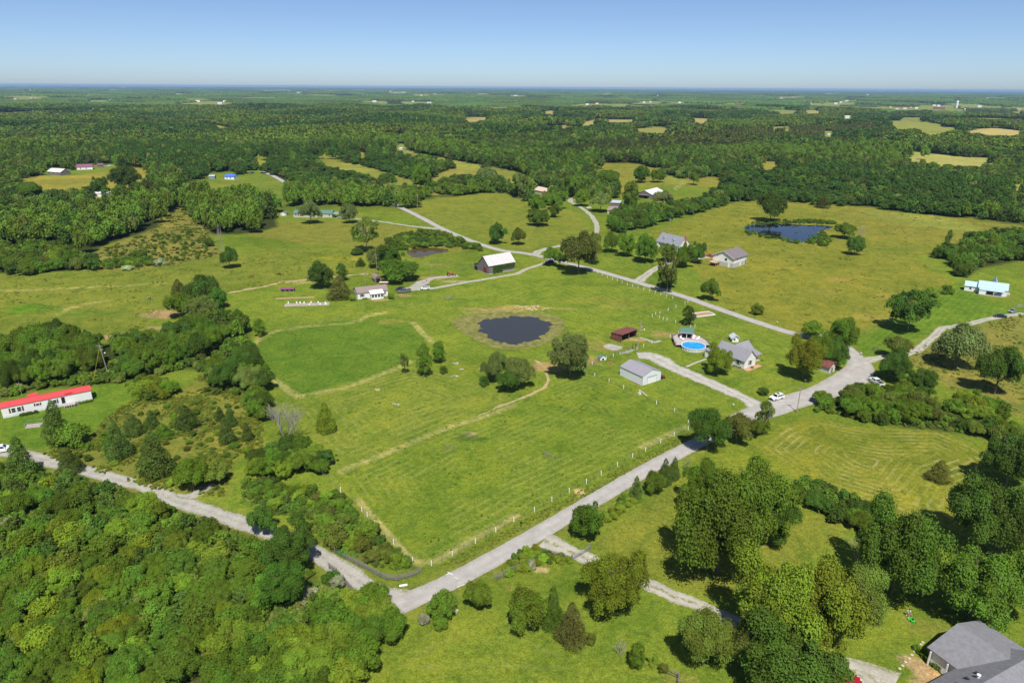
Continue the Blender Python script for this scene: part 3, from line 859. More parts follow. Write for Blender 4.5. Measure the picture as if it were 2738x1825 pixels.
STRIPS = [(track(segs, w), w) for segs, w in (
        ([('C2', [(0, 200), (60, 135), (180, 90), (420, 50), (900, 0)]), ('B2', [(1000, 1030), (1180, 990)])], 1.6),
        ([('C2', [(115, 475), (240, 560), (330, 630), (400, 672)])], 2.2),
        ([('C2', [(400, 664), (560, 632), (800, 588), (1000, 520), (1200, 440), (1390, 360)])], 1.5),
        ([('C2', [(1420, 10), (1500, 100), (1600, 190)])], 2.0),
        ([('C2', [(780, 1330), (1000, 1240), (1400, 1080), (1700, 950), (2000, 860), (2335, 740)])], 1.6),
        ([('C3', [(1190, 1110), (1330, 1050), (1470, 990), (1580, 930)])], 1.8),
        ([('D2', [(880, 20), (1010, 180), (1150, 330), (1280, 480), (1350, 540), (1500, 540), (1760, 410), (2217, 150)])], 1.4),
        ([('B1', [(-200, 800), (300, 790), (700, 770), (1200, 745), (1480, 725)])], 1.6),
        ([('B1', [(520, 1015), (640, 950), (800, 915), (1000, 880)])], 1.5),
        ([('A3', [(1480, 1035), (1540, 1000), (1580, 960)])], 2.0))]
build_land()
# ------------------------------------------------------------------ trees: prototypes
def crown_mesh(name, kind, nleaf, size, seed, mat=LEAF):
    """leaf-sized faces spread over many clumps; crown radius 1, height 0..1"""
    g = np.random.default_rng(seed)
    if kind == 'round':
        nb = 62; zc, rz = .56, .42
        d = g.normal(0, 1, (nb, 3)); d /= np.linalg.norm(d, axis=1)[:, None]
        rad = (g.uniform(.35, .95, nb) * (1 + .16 * np.sin(3 * np.arctan2(d[:, 1], d[:, 0]) + seed)))[:, None]
        c = d * rad; c[:, 2] = zc + c[:, 2] * rz
        if seed % 2 == 0:            # several big boughs, each a cluster of its own
            nl = 6 + seed % 3; la = np.arange(nl) * 6.283 / (nl - 1) + seed + g.uniform(-.4, .4, nl)
            lr = g.uniform(.38, .66, nl); lr[0] = .08
            lc = np.stack([lr * np.cos(la), lr * np.sin(la), g.uniform(.42, .66, nl)], -1); lc[0, 2] = .76
            lz = g.uniform(.26, .44, nl)
            wl = np.arange(nb) % nl
            c = lc[wl] + d * (lz[wl] * g.uniform(.45, 1.0, nb))[:, None] * np.array([1, 1, .48])
            c[:, 2] = np.clip(c[:, 2], .2, .92)
        br = g.uniform(.10, .28, nb)
    elif kind == 'oval':
        nb = 40; t = g.uniform(.10, .92, nb); prof = .82 * np.sin(np.pi * np.clip(t * .9 + .12, 0, 1)) ** .6
        a = g.uniform(0, 6.283, nb); r = prof * g.uniform(.4, .85, nb)
        c = np.stack([r * np.cos(a), r * np.sin(a), .08 + t * .84], -1); br = g.uniform(.18, .32, nb)
    elif kind == 'cone':
        nb = 80; t = (np.arange(nb) + .5) / nb; t = t ** 1.15; prof = (1 - t) ** .72
        a = np.arange(nb) * 2.4 + g.uniform(-.4, .4, nb); r = prof * g.uniform(.25, .76, nb)
        c = np.stack([r * np.cos(a), r * np.sin(a), .08 + t * .86], -1); br = (.10 + .24 * prof) * g.uniform(.75, 1.15, nb)
    elif kind == 'open':       # loose crown, boughs apart
        nb = 30; d = g.normal(0, 1, (nb, 3)); d /= np.linalg.norm(d, axis=1)[:, None]
        c = d * g.uniform(.5, .9, nb)[:, None]; c[:, 2] = .58 + c[:, 2] * .40; br = g.uniform(.10, .22, nb)
    elif kind == 'bush':
        nb = 26; a = g.uniform(0, 6.283, nb); r = g.uniform(0, .78, nb)
        c = np.stack([r * np.cos(a), r * np.sin(a), g.uniform(.12, .75, nb) * (1 - .5 * r ** 2)], -1); br = g.uniform(.2, .38, nb)
    zs = {'round': .8, 'oval': .42, 'cone': .45, 'open': .7, 'bush': .75}[kind]   # height of a clump relative to its width
    w = br ** 2; w /= w.sum()
    n = int(nleaf * 1.7)
    k = g.choice(len(br), n, p=w)
    d = g.normal(0, 1, (n, 3)); d /= np.linalg.norm(d, axis=1)[:, None]
    d[:, 2] = np.where(d[:, 2] < -.35, -d[:, 2], d[:, 2])
    rad = br[k] * np.where(g.random(n) < .12, g.uniform(1.05, 1.4, n), g.uniform(.72, 1.08, n))
    p = c[k] + d * rad[:, None] * np.array([1, 1, zs])
    p[:, 2] = np.maximum(p[:, 2], .015)
    # drop faces buried in other clumps
    keep = np.ones(n, bool)
    for cc, rr in zip(c, br):
        q = (p - cc) / np.array([1, 1, zs])
        keep &= (np.linalg.norm(q, axis=1) > rr * .68) | False
    idx = np.nonzero(keep)[0][:nleaf]
    p, d, k = p[idx], d[idx], k[idx]
    n = len(p)
    p[:, :2] /= np.quantile(np.hypot(p[:, 0], p[:, 1]), .985); p[:, 2] /= p[:, 2].max()
    nr = d * .85 + g.normal(0, .5, (n, 3)) + np.array([0, 0, .6]); nr /= np.linalg.norm(nr, axis=1)[:, None]
    t1 = np.cross(nr, g.normal(0, 1, (n, 3))); t1 /= np.linalg.norm(t1, axis=1)[:, None]
    t2 = np.cross(nr, t1)
    s = size * g.uniform(.6, 1.35, n)
    a = t1 * s[:, None] * .62; b = t2 * s[:, None] * .42
    zf = np.array([1, 1, zs * .9])
    cup = nr * (s * .12)[:, None]
    v = np.stack([p - a * zf - cup, p - b * zf, p + a * zf - cup, p + b * zf], 1).reshape(-1, 3)
    f = np.arange(4 * n).reshape(n, 4)
    me = mesh_np(name, v, f, mat)
    clump = g.uniform(0, 1, len(br))
    lv = np.clip(.68 * clump[k] + .32 * g.uniform(0, 1, n), 0, 1)
    fattr(me, 'leaf', np.repeat(lv, 4))
    return me


def trunk_mesh(name, seed, top=.72, spread=.5, r=.045, mat=BARK, limbs=6):
    g = random.Random(seed)
    m = MB()
    m.tube([(0, 0, -.03), (g.uniform(-.02, .02), g.uniform(-.02, .02), top * .4), (g.uniform(-.04, .04), g.uniform(-.04, .04), top)], [r, r * .72, r * .3], 7)
    for i in range(limbs):
        a = i * 2.4 + g.random(); z = top * g.uniform(.3, .75)
        m.tube([(0, 0, z), (math.cos(a) * spread * .5, math.sin(a) * spread * .5, z + .12), (math.cos(a) * spread, math.sin(a) * spread, z + g.uniform(.18, .3))], [r * .5, r * .35, r * .14], 5)
    return m.mesh(name, mat)


def dead_mesh(name, seed, depth=6, spread=.5, mat=BARE, r0=.017):
    g = random.Random(seed)
    m = MB()

    def grow(p, d, ln, r, k):
        q = p + d * ln
        m.tube([p, (p + q) / 2 + Vector((g.uniform(-1, 1), g.uniform(-1, 1), 0)) * ln * .06, q], [r, r * .8, r * .62], 5 if k > 2 else 4, False)
        if k == 0:
            return
        for i in range(3 if k > 2 else 2):
            e = (d + Vector((g.uniform(-1, 1), g.uniform(-1, 1), g.uniform(-.15, .6))) * spread * 1.35).normalized()
            grow(q, e, ln * g.uniform(.6, .85), r * .6, k - 1)
    for i in range(3):
        a = i * 2.1
        grow(Vector((0, 0, 0)), Vector((math.cos(a) * .45, math.sin(a) * .45, 1)).normalized(), .30, r0, depth - 1)
    me = m.mesh(name, mat)
    co = np.array([v.co for v in me.vertices])
    co[:, 2] /= co[:, 2].max(); co[:, :2] /= np.abs(co[:, :2]).max()
    me.vertices.foreach_set('co', co.astype(np.float32).ravel())
    return me


BIGT = [crown_mesh('crown_large', 'round', 42000, .034, s) for s in (21, 22, 23)]
NEAR = {  # crown prototypes for trees one can look at closely
    'round': [crown_mesh('crown_round', 'round', 15000, .056, s) for s in (1, 2, 3, 4)],
    'oval': [crown_mesh('crown_oval', 'oval', 8000, .07, s) for s in (5, 6)],
    'cone': [crown_mesh('crown_cone', 'cone', 11000, .06, s) for s in (7, 8, 9)],
    'open': [crown_mesh('crown_open', 'open', 5200, .07, s) for s in (10, 11)],
    'bush': [crown_mesh('crown_bush', 'bush', 5000, .10, s) for s in (12, 13, 14)],
    'cedar': [crown_mesh('crown_cedar', 'cone', 8000, .06, s) for s in (15, 16)],
}
TRUNKS = [trunk_mesh('trunk', s) for s in (1, 2, 3)]
STEMS = [trunk_mesh('stem', s, .6, .35, .03, limbs=5) for s in (4, 5)]
BOUGHS = [trunk_mesh('trunk_open', s, .85, .6, .03, surf('pale_bark', (.22, .19, .15), .85, .2, 5), 11) for s in (6, 7)]
DEAD = [dead_mesh('bare_tree', 3), dead_mesh('bare_tree', 8)]
TINT = {  # leaf colours
    'd': (0.150, 0.242, 0.021), 'D': (0.095, 0.175, 0.021), 'y': (0.219, 0.288, 0.021), 's': (0.200, 0.261, 0.063), 'o': (0.161, 0.205, 0.030),
    'c': (0.144, 0.158, 0.029), 'g': (0.127, 0.225, 0.021), 'p': (0.117, 0.187, 0.029), 'l': (0.229, 0.337, 0.029), 'b': (0.132, 0.215, 0.021)}
NT = [0]
TREES = []


def plant(t, cx, top, bot, w, kind='round', tint='d', label=None, group=None, name=None, cat='tree'):
    """a tree from the outline its crown has in the photograph"""
    u, v0 = px(t, cx, top); _, v1 = px(t, cx, bot)
    wp = w * TILE[t][2]
    vm = (v0 + v1) / 2
    c = 4.0
    for _ in range(8):
        p = at(u, vm, c)
        p[2] -= c
        _, _, dep = pix(p[0], p[1], p[2] + c)
        k = FPX / dep
        a = math.atan2(CAM_H - p[2] - c, math.hypot(p[0], p[1]))
        r = wp / 2 / k
        S = (v1 - v0) / 2 / k
        b = math.sqrt(max(S * S - (r * math.sin(a)) ** 2, (.35 * r) ** 2)) / math.cos(a)
        if kind in ('round', 'willow', 'bush', 'full'):
            b = min(b, 1.08 * r)
        c = b * {'bush': .95, 'cone': 1.03, 'cedar': 1.03, 'dead': 1.0, 'full': 1.04}.get(kind, 1.28)
    return put_tree(p, r * 1.03, (c + b) * 1.02, kind, tint, label, group, name, cat)


NAMES = {'round': 'broadleaf_tree', 'oval': 'broadleaf_tree', 'cone': 'pyramidal_tree', 'open': 'open_tree', 'bush': 'shrub', 'cedar': 'cedar_tree', 'dead': 'bare_tree', 'willow': 'willow_tree', 'full': 'broadleaf_tree'}


def put_tree(p, r, h, kind, tint, label, group=None, name=None, cat='tree'):
    NT[0] += 1
    i = NT[0]
    g = random.Random(i * 17 + 3)
    root = empty(name or NAMES[kind], p, g.uniform(0, 6.28), label, cat if kind != 'bush' else 'shrub', group)
    if kind == 'dead':
        o = obj('branches', DEAD[i % 2], root)
        o.scale = (r, r, h)
    else:
        kk = 'round' if kind in ('willow', 'full') else kind
        cr = obj('crown', g.choice(BIGT) if kk == 'round' and r > 4.2 and math.hypot(p[0], p[1]) < 260 else g.choice(NEAR[kk]), root)
        cr.scale = (r, r, h)
        base = TINT[tint] if isinstance(tint, str) else tint
        f = g.uniform(.88, 1.14)
        cr.color = (base[0] * f * g.uniform(.93, 1.08), base[1] * f, base[2] * f * g.uniform(.85, 1.2), 1)
        if kind == 'bush':
            tr = obj('stem', STEMS[i % 2], root)
        else:
            tr = obj('trunk', BOUGHS[i % 2] if kind == 'open' else TRUNKS[i % 3], root)
        rr = r * .6 + .12 * h
        tr.scale = (rr, rr, h)
    TREES.append((float(p[0]), float(p[1]), r, h))
    return root


# ------------------------------------------------------------------ trees that stand apart
T = plant
T('B1', 2050, 400, 572, 160, 'round', 'D', 'dark round tree beside the tall dead snag in the left pasture')
T('B1', 1880, 330, 398, 85, 'bush', 'D', 'lone dark shrub above the dead snag')
T('B1', 1800, 650, 900, 320, 'round', 'D', 'broad dark tree at the top of the left pasture clump')
T('B1', 1600, 690, 850, 150, 'cedar', 'c', 'slim brownish cedar at the upper edge of the pasture clump')
T('B1', 1610, 800, 1020, 260, 'round', 'd', 'green tree in the clump next to the bare earth')
T('B1', 1790, 840, 1040, 270, 'round', 's', 'grey-green tree at the front of the pasture clump')
T('B1', 1950, 760, 935, 170, 'round', 'D', 'dark tree at the path side of the pasture clump')
T('B2', 40, 1040, 1190, 110, 'oval', 'd', 'small upright tree at the corner of the green plot')
T('B2', 500, -30, 168, 190, 'round', 's', 'silvery tree in front of the green-roofed house')
T('B2', 850, 0, 172, 150, 'round', 's', 'silvery tree shading the carport drive')
T('B2', 590, 520, 745, 240, 'round', 'D', 'dark round tree left of the beige house')
T('B2', 780, 550, 690, 110, 'oval', 'D', 'small dark tree behind the brown cedar')
T('B2', 765, 655, 872, 245, 'cedar', 'c', 'broad olive cedar beside the beige house')
T('B2', 880, 828, 887, 65, 'bush', 'l', 'bright shrub at the left corner of the beige house')
T('B2', 1228, 815, 872, 60, 'bush', 'l', 'bright shrub at the drive end of the beige house')
T('B2', 1000, 125, 410, 300, 'open', 'o', 'tall thin-leaved sycamore above the house pasture')
T('B2', 1085, 365, 600, 160, 'round', 's', 'pale tree beside the utility pole')
T('B2', 1215, 360, 590, 260, 'round', 'D', 'dark tree behind the round spreading tree')
T('B2', 955, 500, 575, 100, 'cedar', 'D', 'low dark cedar left of the utility pole')
T('B2', 1290, 500, 692, 365, 'round', 'g', 'wide spreading tree near the small brown pond')
T('B2', 930, 408, 475, 130, 'bush', 'D', 'dark shrub mass under the sycamore')
T('B2', 2180, 180, 352, 175, 'round', 'D', 'compact dark tree on the hill field')
T('B3', 90, 220, 372, 130, 'round', 'o', 'small olive tree on the hill field')
T('B3', 275, 60, 195, 205, 'round', 'd', 'large green tree on the hill slope below the tan roof')
T('B3', 415, 20, 122, 115, 'round', 'd', 'rounded tree beside the winding drive')
T('B3', 635, 222, 630, 330, 'round', 'o', 'huge olive-brown oak leaning over the road')
T('B3', 770, 270, 525, 140, 'oval', 'o', 'dark upright tree behind the huge oak')
T('B3', 380, 370, 575, 150, 'round', 'd', 'medium tree beside the black car on the road')
T('B3', 460, 430, 590, 110, 'round', 'D', 'low dark tree between the oak and the black car')
T('B3', 930, 252, 442, 155, 'round', 'd', 'first round lawn tree left of the grey-roofed house')
T('B3', 1065, 250, 485, 180, 'round', 'd', 'middle lawn tree left of the grey-roofed house')
T('B3', 1240, 258, 532, 220, 'round', 'g', 'full tree touching the grey-roofed house')
T('B3', 1440, 430, 770, 200, 'open', 'o', 'thin half-bare tree at the gravel drive')
T('B3', 1420, 590, 770, 170, 'bush', 'D', 'dark brush at the foot of the thin drive tree')
T('B3', 1440, 365, 520, 180, 'round', 'd', 'green tree in front of the grey roof')
T('B3', 1590, 330, 595, 185, 'round', 'd', 'leafy tree between the grey-roofed house and the annex')
T('B3', 1700, 320, 560, 160, 'round', 'D', 'dark tree next to the red car')
T('B3', 1820, 660, 875, 175, 'round', 'd', 'young round tree in the meadow below the annex')
T('B3', 2232, 888, 1022, 115, 'bush', 'l', 'bright small tree beside the road above the walker')
T('B3', 1615, 930, 1085, 130, 'oval', 'D', 'dark small tree by the raised garden bed')
T('B4', 90, -90, 172, 250, 'full', 'D', 'big dark tree standing above the right pond')
T('B4', 750, 178, 310, 190, 'round', 'd', 'green tree at the right end of the pond')
T('B4', 840, 290, 455, 150, 'round', 'D', 'dark tree beside the bleached snag')
T('B4', 1350, 778, 1130, 385, 'open', 'D', 'broad dark spreading tree in the meadow by the striped lawn')
T('B4', 1350, 800, 1120, 330, 'open', 'D', 'second spreading tree merged with the broad meadow tree')
T('B4', 1540, 755, 855, 120, 'bush', 'l', 'bright shrub at the lawn fence')
T('B4', 1670, 740, 832, 115, 'bush', 'd', 'dull green shrub at the lawn fence near the blue-roofed house')
T('B4', 550, -60, 50, 135, 'cedar', 'c', 'lone cedar at the top of the right meadow')
T('C2', 630, 705, 980, 195, 'cone', 'l', 'feathery yellow-green tree alone in the hay field')
T('C2', 1510, 190, 455, 145, 'oval', 'd', 'slim green tree at the corner of the plot')
T('C2', 1640, 168, 345, 125, 'oval', 'd', 'smaller slim tree behind the plot corner')
T('C2', 1340, 280, 445, 80, 'open', 'o', 'wispy half-dead sapling at the straw strip')
T('C2', 1690, 380, 475, 75, 'bush', 'd', 'tiny shrub among stones below the pond')
T('C2', 2150, 235, 530, 240, 'round', 's', 'silver poplar at the left of the pond-side clump')
T('C3', 95, 290, 560, 260, 'round', 's', 'silver poplar at the right of the pond-side clump')
T('C3', -10, 420, 610, 200, 'round', 'D', 'dark low tree in front of the silver poplars')
T('C2', 2055, 470, 585, 95, 'bush', 'D', 'dark shrub at the left foot of the poplars')
T('C3', 555, 45, 465, 385, 'willow', 's', 'large grey-green willow above the pond bank')
T('C3', 1880, 188, 445, 245, 'round', 'y', 'bright round tree on the farmhouse lawn')
T('C3', 1790, 690, 1155, 370, 'round', 'D', 'massive dark tree overhanging the road')
T('C3', 2050, 760, 1085, 260, 'round', 'o', 'olive tree beside the massive roadside tree')
T('C3', 2290, 700, 975, 165, 'oval', 'd', 'young tree at the road junction')
T('C3', 2200, 860, 1015, 150, 'round', 'd', 'low tree filling the gap at the junction')
T('C3', 1140, 1370, 1580, 125, 'cone', 'p', 'narrow upright tree beside the road')
T('C3', 1395, 1215, 1455, 140, 'cone', 'p', 'taller narrow tree of the roadside pair')
T('C3', 1480, 1200, 1405, 115, 'cone', 'p', 'rear narrow tree of the roadside pair')
T('C3', 1310, 1310, 1525, 185, 'round', 'd', 'bushy tree in front of the roadside pair')
T('C3', 1020, 1500, 1610, 75, 'bush', 'd', 'small shrub at the verge beside the narrow tree')
T('C3', 2270, 575, 655, 100, 'bush', 'D', 'dark lawn shrub beside the driveway mouth')
T('F', 1745, 1045, 1230, 170, 'round', 'd', 'rear maple of the large road-side maple group')
T('F', 1665, 1075, 1310, 235, 'round', 'g', 'front maple of the large road-side maple group')
T('F', 1770, 1110, 1240, 120, 'round', 'D', 'darker maple at the right of the maple group')
T('F', 1620, 1050, 1160, 110, 'round', 'd', 'small maple at the road edge of the maple group')
T('D3', 680, 15, 338, 290, 'round', 'g', 'dense green tree at the gravel gate')
T('D3', 905, 370, 1005, 530, 'round', 'y', 'big bright round tree beside the gravel drive')
T('D3', 160, 745, 1105, 340, 'round', 'd', 'broad tree at the meadow corner')
T('D3', 375, 745, 1095, 200, 'cone', 'D', 'dark pointed tree between the broad tree and the cedar')
T('D3', 535, 880, 1240, 270, 'cedar', 'c', 'brown-green cedar at the meadow edge')
T('D3', 690, 1110, 1262, 100, 'bush', 'o', 'scruffy shrub beside the brown-green cedar')
T('D3', 1090, 1225, 1425, 150, 'oval', 'd', 'upright shrub tree on the meadow fence line')
T('D3', 1235, 1285, 1465, 110, 'bush', 'l', 'yellow-green shrub on the meadow fence line')
T('D3', 1310, 1395, 1495, 90, 'bush', 'o', 'last scruffy shrub before the wooden corner fence')
T('D3', 945, 1200, 1350, 160, 'dead', 'o', 'leafless brown brush on the meadow fence line', cat='shrub', name='bare_shrub')
T('D3', 1680, 835, 1475, 490, 'round', 'o', 'large olive tree standing left of the tall grove')
T('F', 1790, 1250, 1480, 210, 'round', 'y', 'tall yellow-green tree at the left of the lawn grove')
T('F', 1890, 1260, 1500, 200, 'round', 'y', 'yellow-green tree in the middle of the lawn grove')
T('F', 1972, 1240, 1500, 150, 'round', 'o', 'dark tree at the right side of the lawn grove')
T('F', 1820, 1420, 1640, 260, 'round', 'D', 'dark tree at the bottom edge beside the gravel pad')
T('F', 1740, 1370, 1540, 130, 'round', 'o', 'low olive tree at the left foot of the grove')
T('F', 2075, 1140, 1360, 200, 'round', 'D', 'large dark tree beside the bare branches')
T('F', 1985, 1230, 1360, 140, 'dead', 'o', 'grey leafless branches among the lawn trees')
T('F', 2248, 1245, 1440, 190, 'full', 'd', 'bright green tree behind the slate-roofed house')
T('F', 2325, 1230, 1440, 160, 'round', 'd', 'green tree cut by the right edge behind the slate roof')
T('F', 2270, 1075, 1262, 160, 'round', 'D', 'dark tree at the hay field corner')
T('F', 2345, 1130, 1290, 120, 'round', 'D', 'dark tree at the right picture edge by the hay field')
T('F', 2330, 980, 1110, 120, 'round', 'D', 'dark tree on the right hedge end')
T('C4', 1590, 1222, 1425, 210, 'cedar', 'c', 'lone bushy cedar in the hay field')
T('C4', 395, 90, 490, 340, 'round', 'y', 'large yellow-green tree over the old shed')
T('C4', 665, 110, 405, 240, 'round', 'D', 'dark tree behind the old shed')
T('C4', 545, 60, 400, 260, 'round', 'd', 'broad green tree between the two shed trees')
T('C4', 450, -15, 140, 190, 'oval', 'd', 'pale green tree at the road behind the shed tree')
T('C4', 720, -70, 265, 300, 'round', 'd', 'tall tree beside the meadow behind the shed')
T('C4', 1215, 110, 310, 235, 'round', 'o', 'olive tree top rising at the drive fork')
T('C4', 1200, 230, 505, 290, 'round', 'D', 'dark tree at the drive fork')
T('C4', 1440, 390, 610, 270, 'round', 'D', 'dark spreading shrub tree below the drive fork')
T('C4', 1780, 5, 375, 410, 'round', 's', 'large grey-green tree beside the two-track drive')
T('C4', 2140, 170, 622, 390, 'round', 'D', 'large dark tree in the rough right field')
T('B1', 1985, 170, 575, 60, 'dead', 'o', 'tall bleached dead snag standing in the left pasture')
T('B4', 893, 200, 385, 70, 'dead', 'o', 'bleached dead snag by the right pond')
T('B4', 1680, 248, 400, 60, 'oval', 'g', 'ivy-covered dead trunk rising from the right thicket')
T('C2', 260, 675, 1105, 420, 'dead', 'o', 'large grey leafless tree at the edge of the hay field')
T('C2', 330, 760, 1080, 250, 'dead', 'o', 'second tangle of bare branches behind the leafless tree')
for a in (('A1', 1110, 805, 1015, 250, 'round', 'D', 'big dark tree in front of the distant left field'), ('A1', 885, 912, 1065, 160, 'round', 'D', 'dark tree left of the big tree by the distant field'), ('A1', 270, 960, 1100, 200, 'round', 'g', 'pale green tree below the distant left field'),
          ('A3', 1190, 815, 950, 160, 'round', 'D', 'dark tree in the far barn field'), ('A3', 1340, 838, 950, 135, 'round', 'd', 'rounder tree in the far barn field'), ('A3', 1670, 865, 975, 100, 'round', 'd', 'small tree beside the far field pole'), ('A3', 1100, 955, 1170, 160, 'oval', 'd', 'tree in front of the far barn'), ('A3', 1390, 1030, 1165, 190, 'round', 's', 'pale tree at the right corner of the far barn'),
          ('A3', 110, 890, 1080, 170, 'open', 's', 'thin greyish tree left of the peach roof'), ('A3', 430, 1040, 1190, 190, 'round', 'd', 'tree right of the peach roof'), ('A3', 560, 880, 1080, 170, 'round', 'd', 'tree above the hilltop yard'), ('A3', 660, 1020, 1160, 150, 'round', 'd', 'tree inside the yard loop'), ('A3', 830, 1040, 1210, 190, 'round', 's', 'pale tree left of the brown roof'), ('A3', 260, 1075, 1215, 210, 'round', 'd', 'tree below the peach roof'),
          ('A3', 900, 850, 1010, 200, 'round', 'd', 'tree at the corner of the far barn field'), ('A2', 1200, 870, 1010, 170, 'round', 'D', 'dark tree at the wood edge above the hill field'), ('A2', 1500, 800, 1010, 200, 'round', 'd', 'tall tree at the wood edge by the hill field'), ('A2', 870, 920, 1000, 0, 'round', 'd', ''), ('A2', 2090, 820, 960, 180, 'round', 's', 'pale tree on the far hill crest')):
    if a[4]:
        T(*a)
# rough field left of the hay field
for a in ((490, 690, 1090, 240, 'cone', 'p', 'tall pyramidal tree in front of the mobile home'),
          (640, 880, 1115, 290, 'bush', 'd', 'spreading shrub at the foot of the pyramidal tree'),
          (1030, 870, 1215, 240, 'cone', 'p', 'dark pyramidal tree left of the middle cluster'),
          (1180, 808, 1010, 190, 'cone', 'p', 'rear pyramidal tree of the middle cluster'),
          (1345, 778, 950, 125, 'cone', 'p', 'small pointed tree at the back of the rough field'),
          (1445, 895, 1045, 200, 'cone', 'd', 'broad pointed tree behind the middle cluster'),
          (1370, 955, 1375, 310, 'cone', 'p', 'largest pyramidal tree of the middle cluster'),
          (1650, 728, 955, 210, 'cone', 'p', 'lone pyramidal tree beside the brown weeds'),
          (1560, 830, 925, 110, 'bush', 'd', 'shrub left of the lone pyramidal tree'),
          (1958, 748, 885, 95, 'cone', 'p', 'left rear tree of the pointed trio'),
          (2050, 750, 930, 115, 'cone', 'p', 'right rear tree of the pointed trio'),
          (2010, 855, 1085, 160, 'cone', 'p', 'front tree of the pointed trio'),
          (2200, 888, 1062, 105, 'cone', 'p', 'slim pointed tree at the right of the rough field'),
          (1700, 1165, 1505, 280, 'round', 'd', 'grey-green tree beside the gravel spur'),
          (1890, 1225, 1440, 270, 'round', 'o', 'spreading tree above the gravel spur'),
          (800, 1060, 1145, 75, 'bush', 'd', 'small dark shrub in the rough grass'),
          (890, 1040, 1130, 80, 'bush', 'l', 'small pale shrub in the rough grass'),
          (170, 1005, 1395, 265, 'cone', 'p', 'tall pyramidal tree beside the white truck'),
          (605, 1130, 1350, 225, 'cone', 'p', 'pyramidal tree hiding a bend of the lane'),
          (600, 1290, 1485, 260, 'cone', 'p', 'front pyramidal tree below the lane bend'),
          (2192, 1105, 1172, 62, 'bush', 'y', 'tiny yellow shrub in the rough field')):
    T('C1', *a)
for a in ((300, 165, 590, 450, 'D', 'tall dark tree beside the gravel lane gate'), (230, 500, 905, 420, 'D', 'dark rounded tree left of the board fence'),
          (60, -20, 360, 240, 'D', 'dark tree hiding the lane bend'), (90, 620, 900, 330, 'd', 'green tree at the rim of the thicket')):
    T('D2', a[0], a[1], a[2], a[3], 'round', a[4], a[5])
for a in ((830, 300, 430, 120, 'l', 'yellow-green shrub above the board fence'), (700, 180, 420, 230, 'o', 'grey tangled shrub above the board fence'),
          (960, 180, 360, 200, 'd', 'shrub at the post fence corner'), (600, 120, 250, 180, 'd', 'green shrub in the verge brush'), (1570, 1000, 1120, 140, 'd', 'lower shrub below the round roadside tree'),
          (640, 600, 760, 160, 'D', 'dark shrub beside the second board fence')):
    T('D2', a[0], a[1], a[2], a[3], 'bush', a[4], a[5])
T('D2', 1590, 700, 1070, 240, 'round', 'd', 'round tree at the road bend by the meadow')
T('D2', 1900, 680, 925, 240, 'round', 'd', 'second round tree at the road bend')


for a in (('D2', 440, 740, 900, 200, 'white-flowering shrub beside the second board fence'), ('D2', 700, 640, 790, 130, 'white-flowering shrub close to the lane'), ('D2', 380, 900, 1000, 130, 'white-flowering shrub at the foot of the locusts'), ('D1', 870, 840, 990, 150, 'pale blossoming shrub in the thicket'),
          ('D2', 1430, 960, 1080, 110, 'white-flowering shrub left of the roadside tree'), ('D2', 1695, 910, 985, 60, 'small white-flowering shrub by the round roadside tree'), ('D3', 205, 500, 620, 90, 'white-flowering shrub at the gravel gate'), ('B1', 1445, 505, 560, 130, 'cream-flowering shrub at the pasture edge'), ('B1', 1150, 570, 608, 110, 'pale flowering shrub on the left fence line'), ('D1', 60, 160, 280, 120, 'pale leafy shrub at the left edge of the thicket')):
    T(*a[:5], 'bush', (.42, .46, .26), a[5])


# ------------------------------------------------------------------ groves: every tree of a belt, placed inside the outline the belt has
ORD = 'first second third fourth fifth sixth seventh eighth ninth tenth eleventh twelfth thirteenth fourteenth fifteenth sixteenth seventeenth eighteenth nineteenth twentieth'.split()
ORD += [t_ + '-' + o_ for t_ in ('twenty', 'thirty', 'forty', 'fifty') for o_ in ORD[:9]]
SIZEW = ('large', 'medium', 'small')
TINTW = {'d': 'mid-green', 'D': 'dark green', 'y': 'yellow-green', 's': 'grey-green', 'o': 'olive', 'c': 'brownish', 'g': 'fresh green', 'p': 'deep green', 'l': 'bright green', 'b': 'dull green'}
REST = []          # trees of the groves beyond the ones built singly


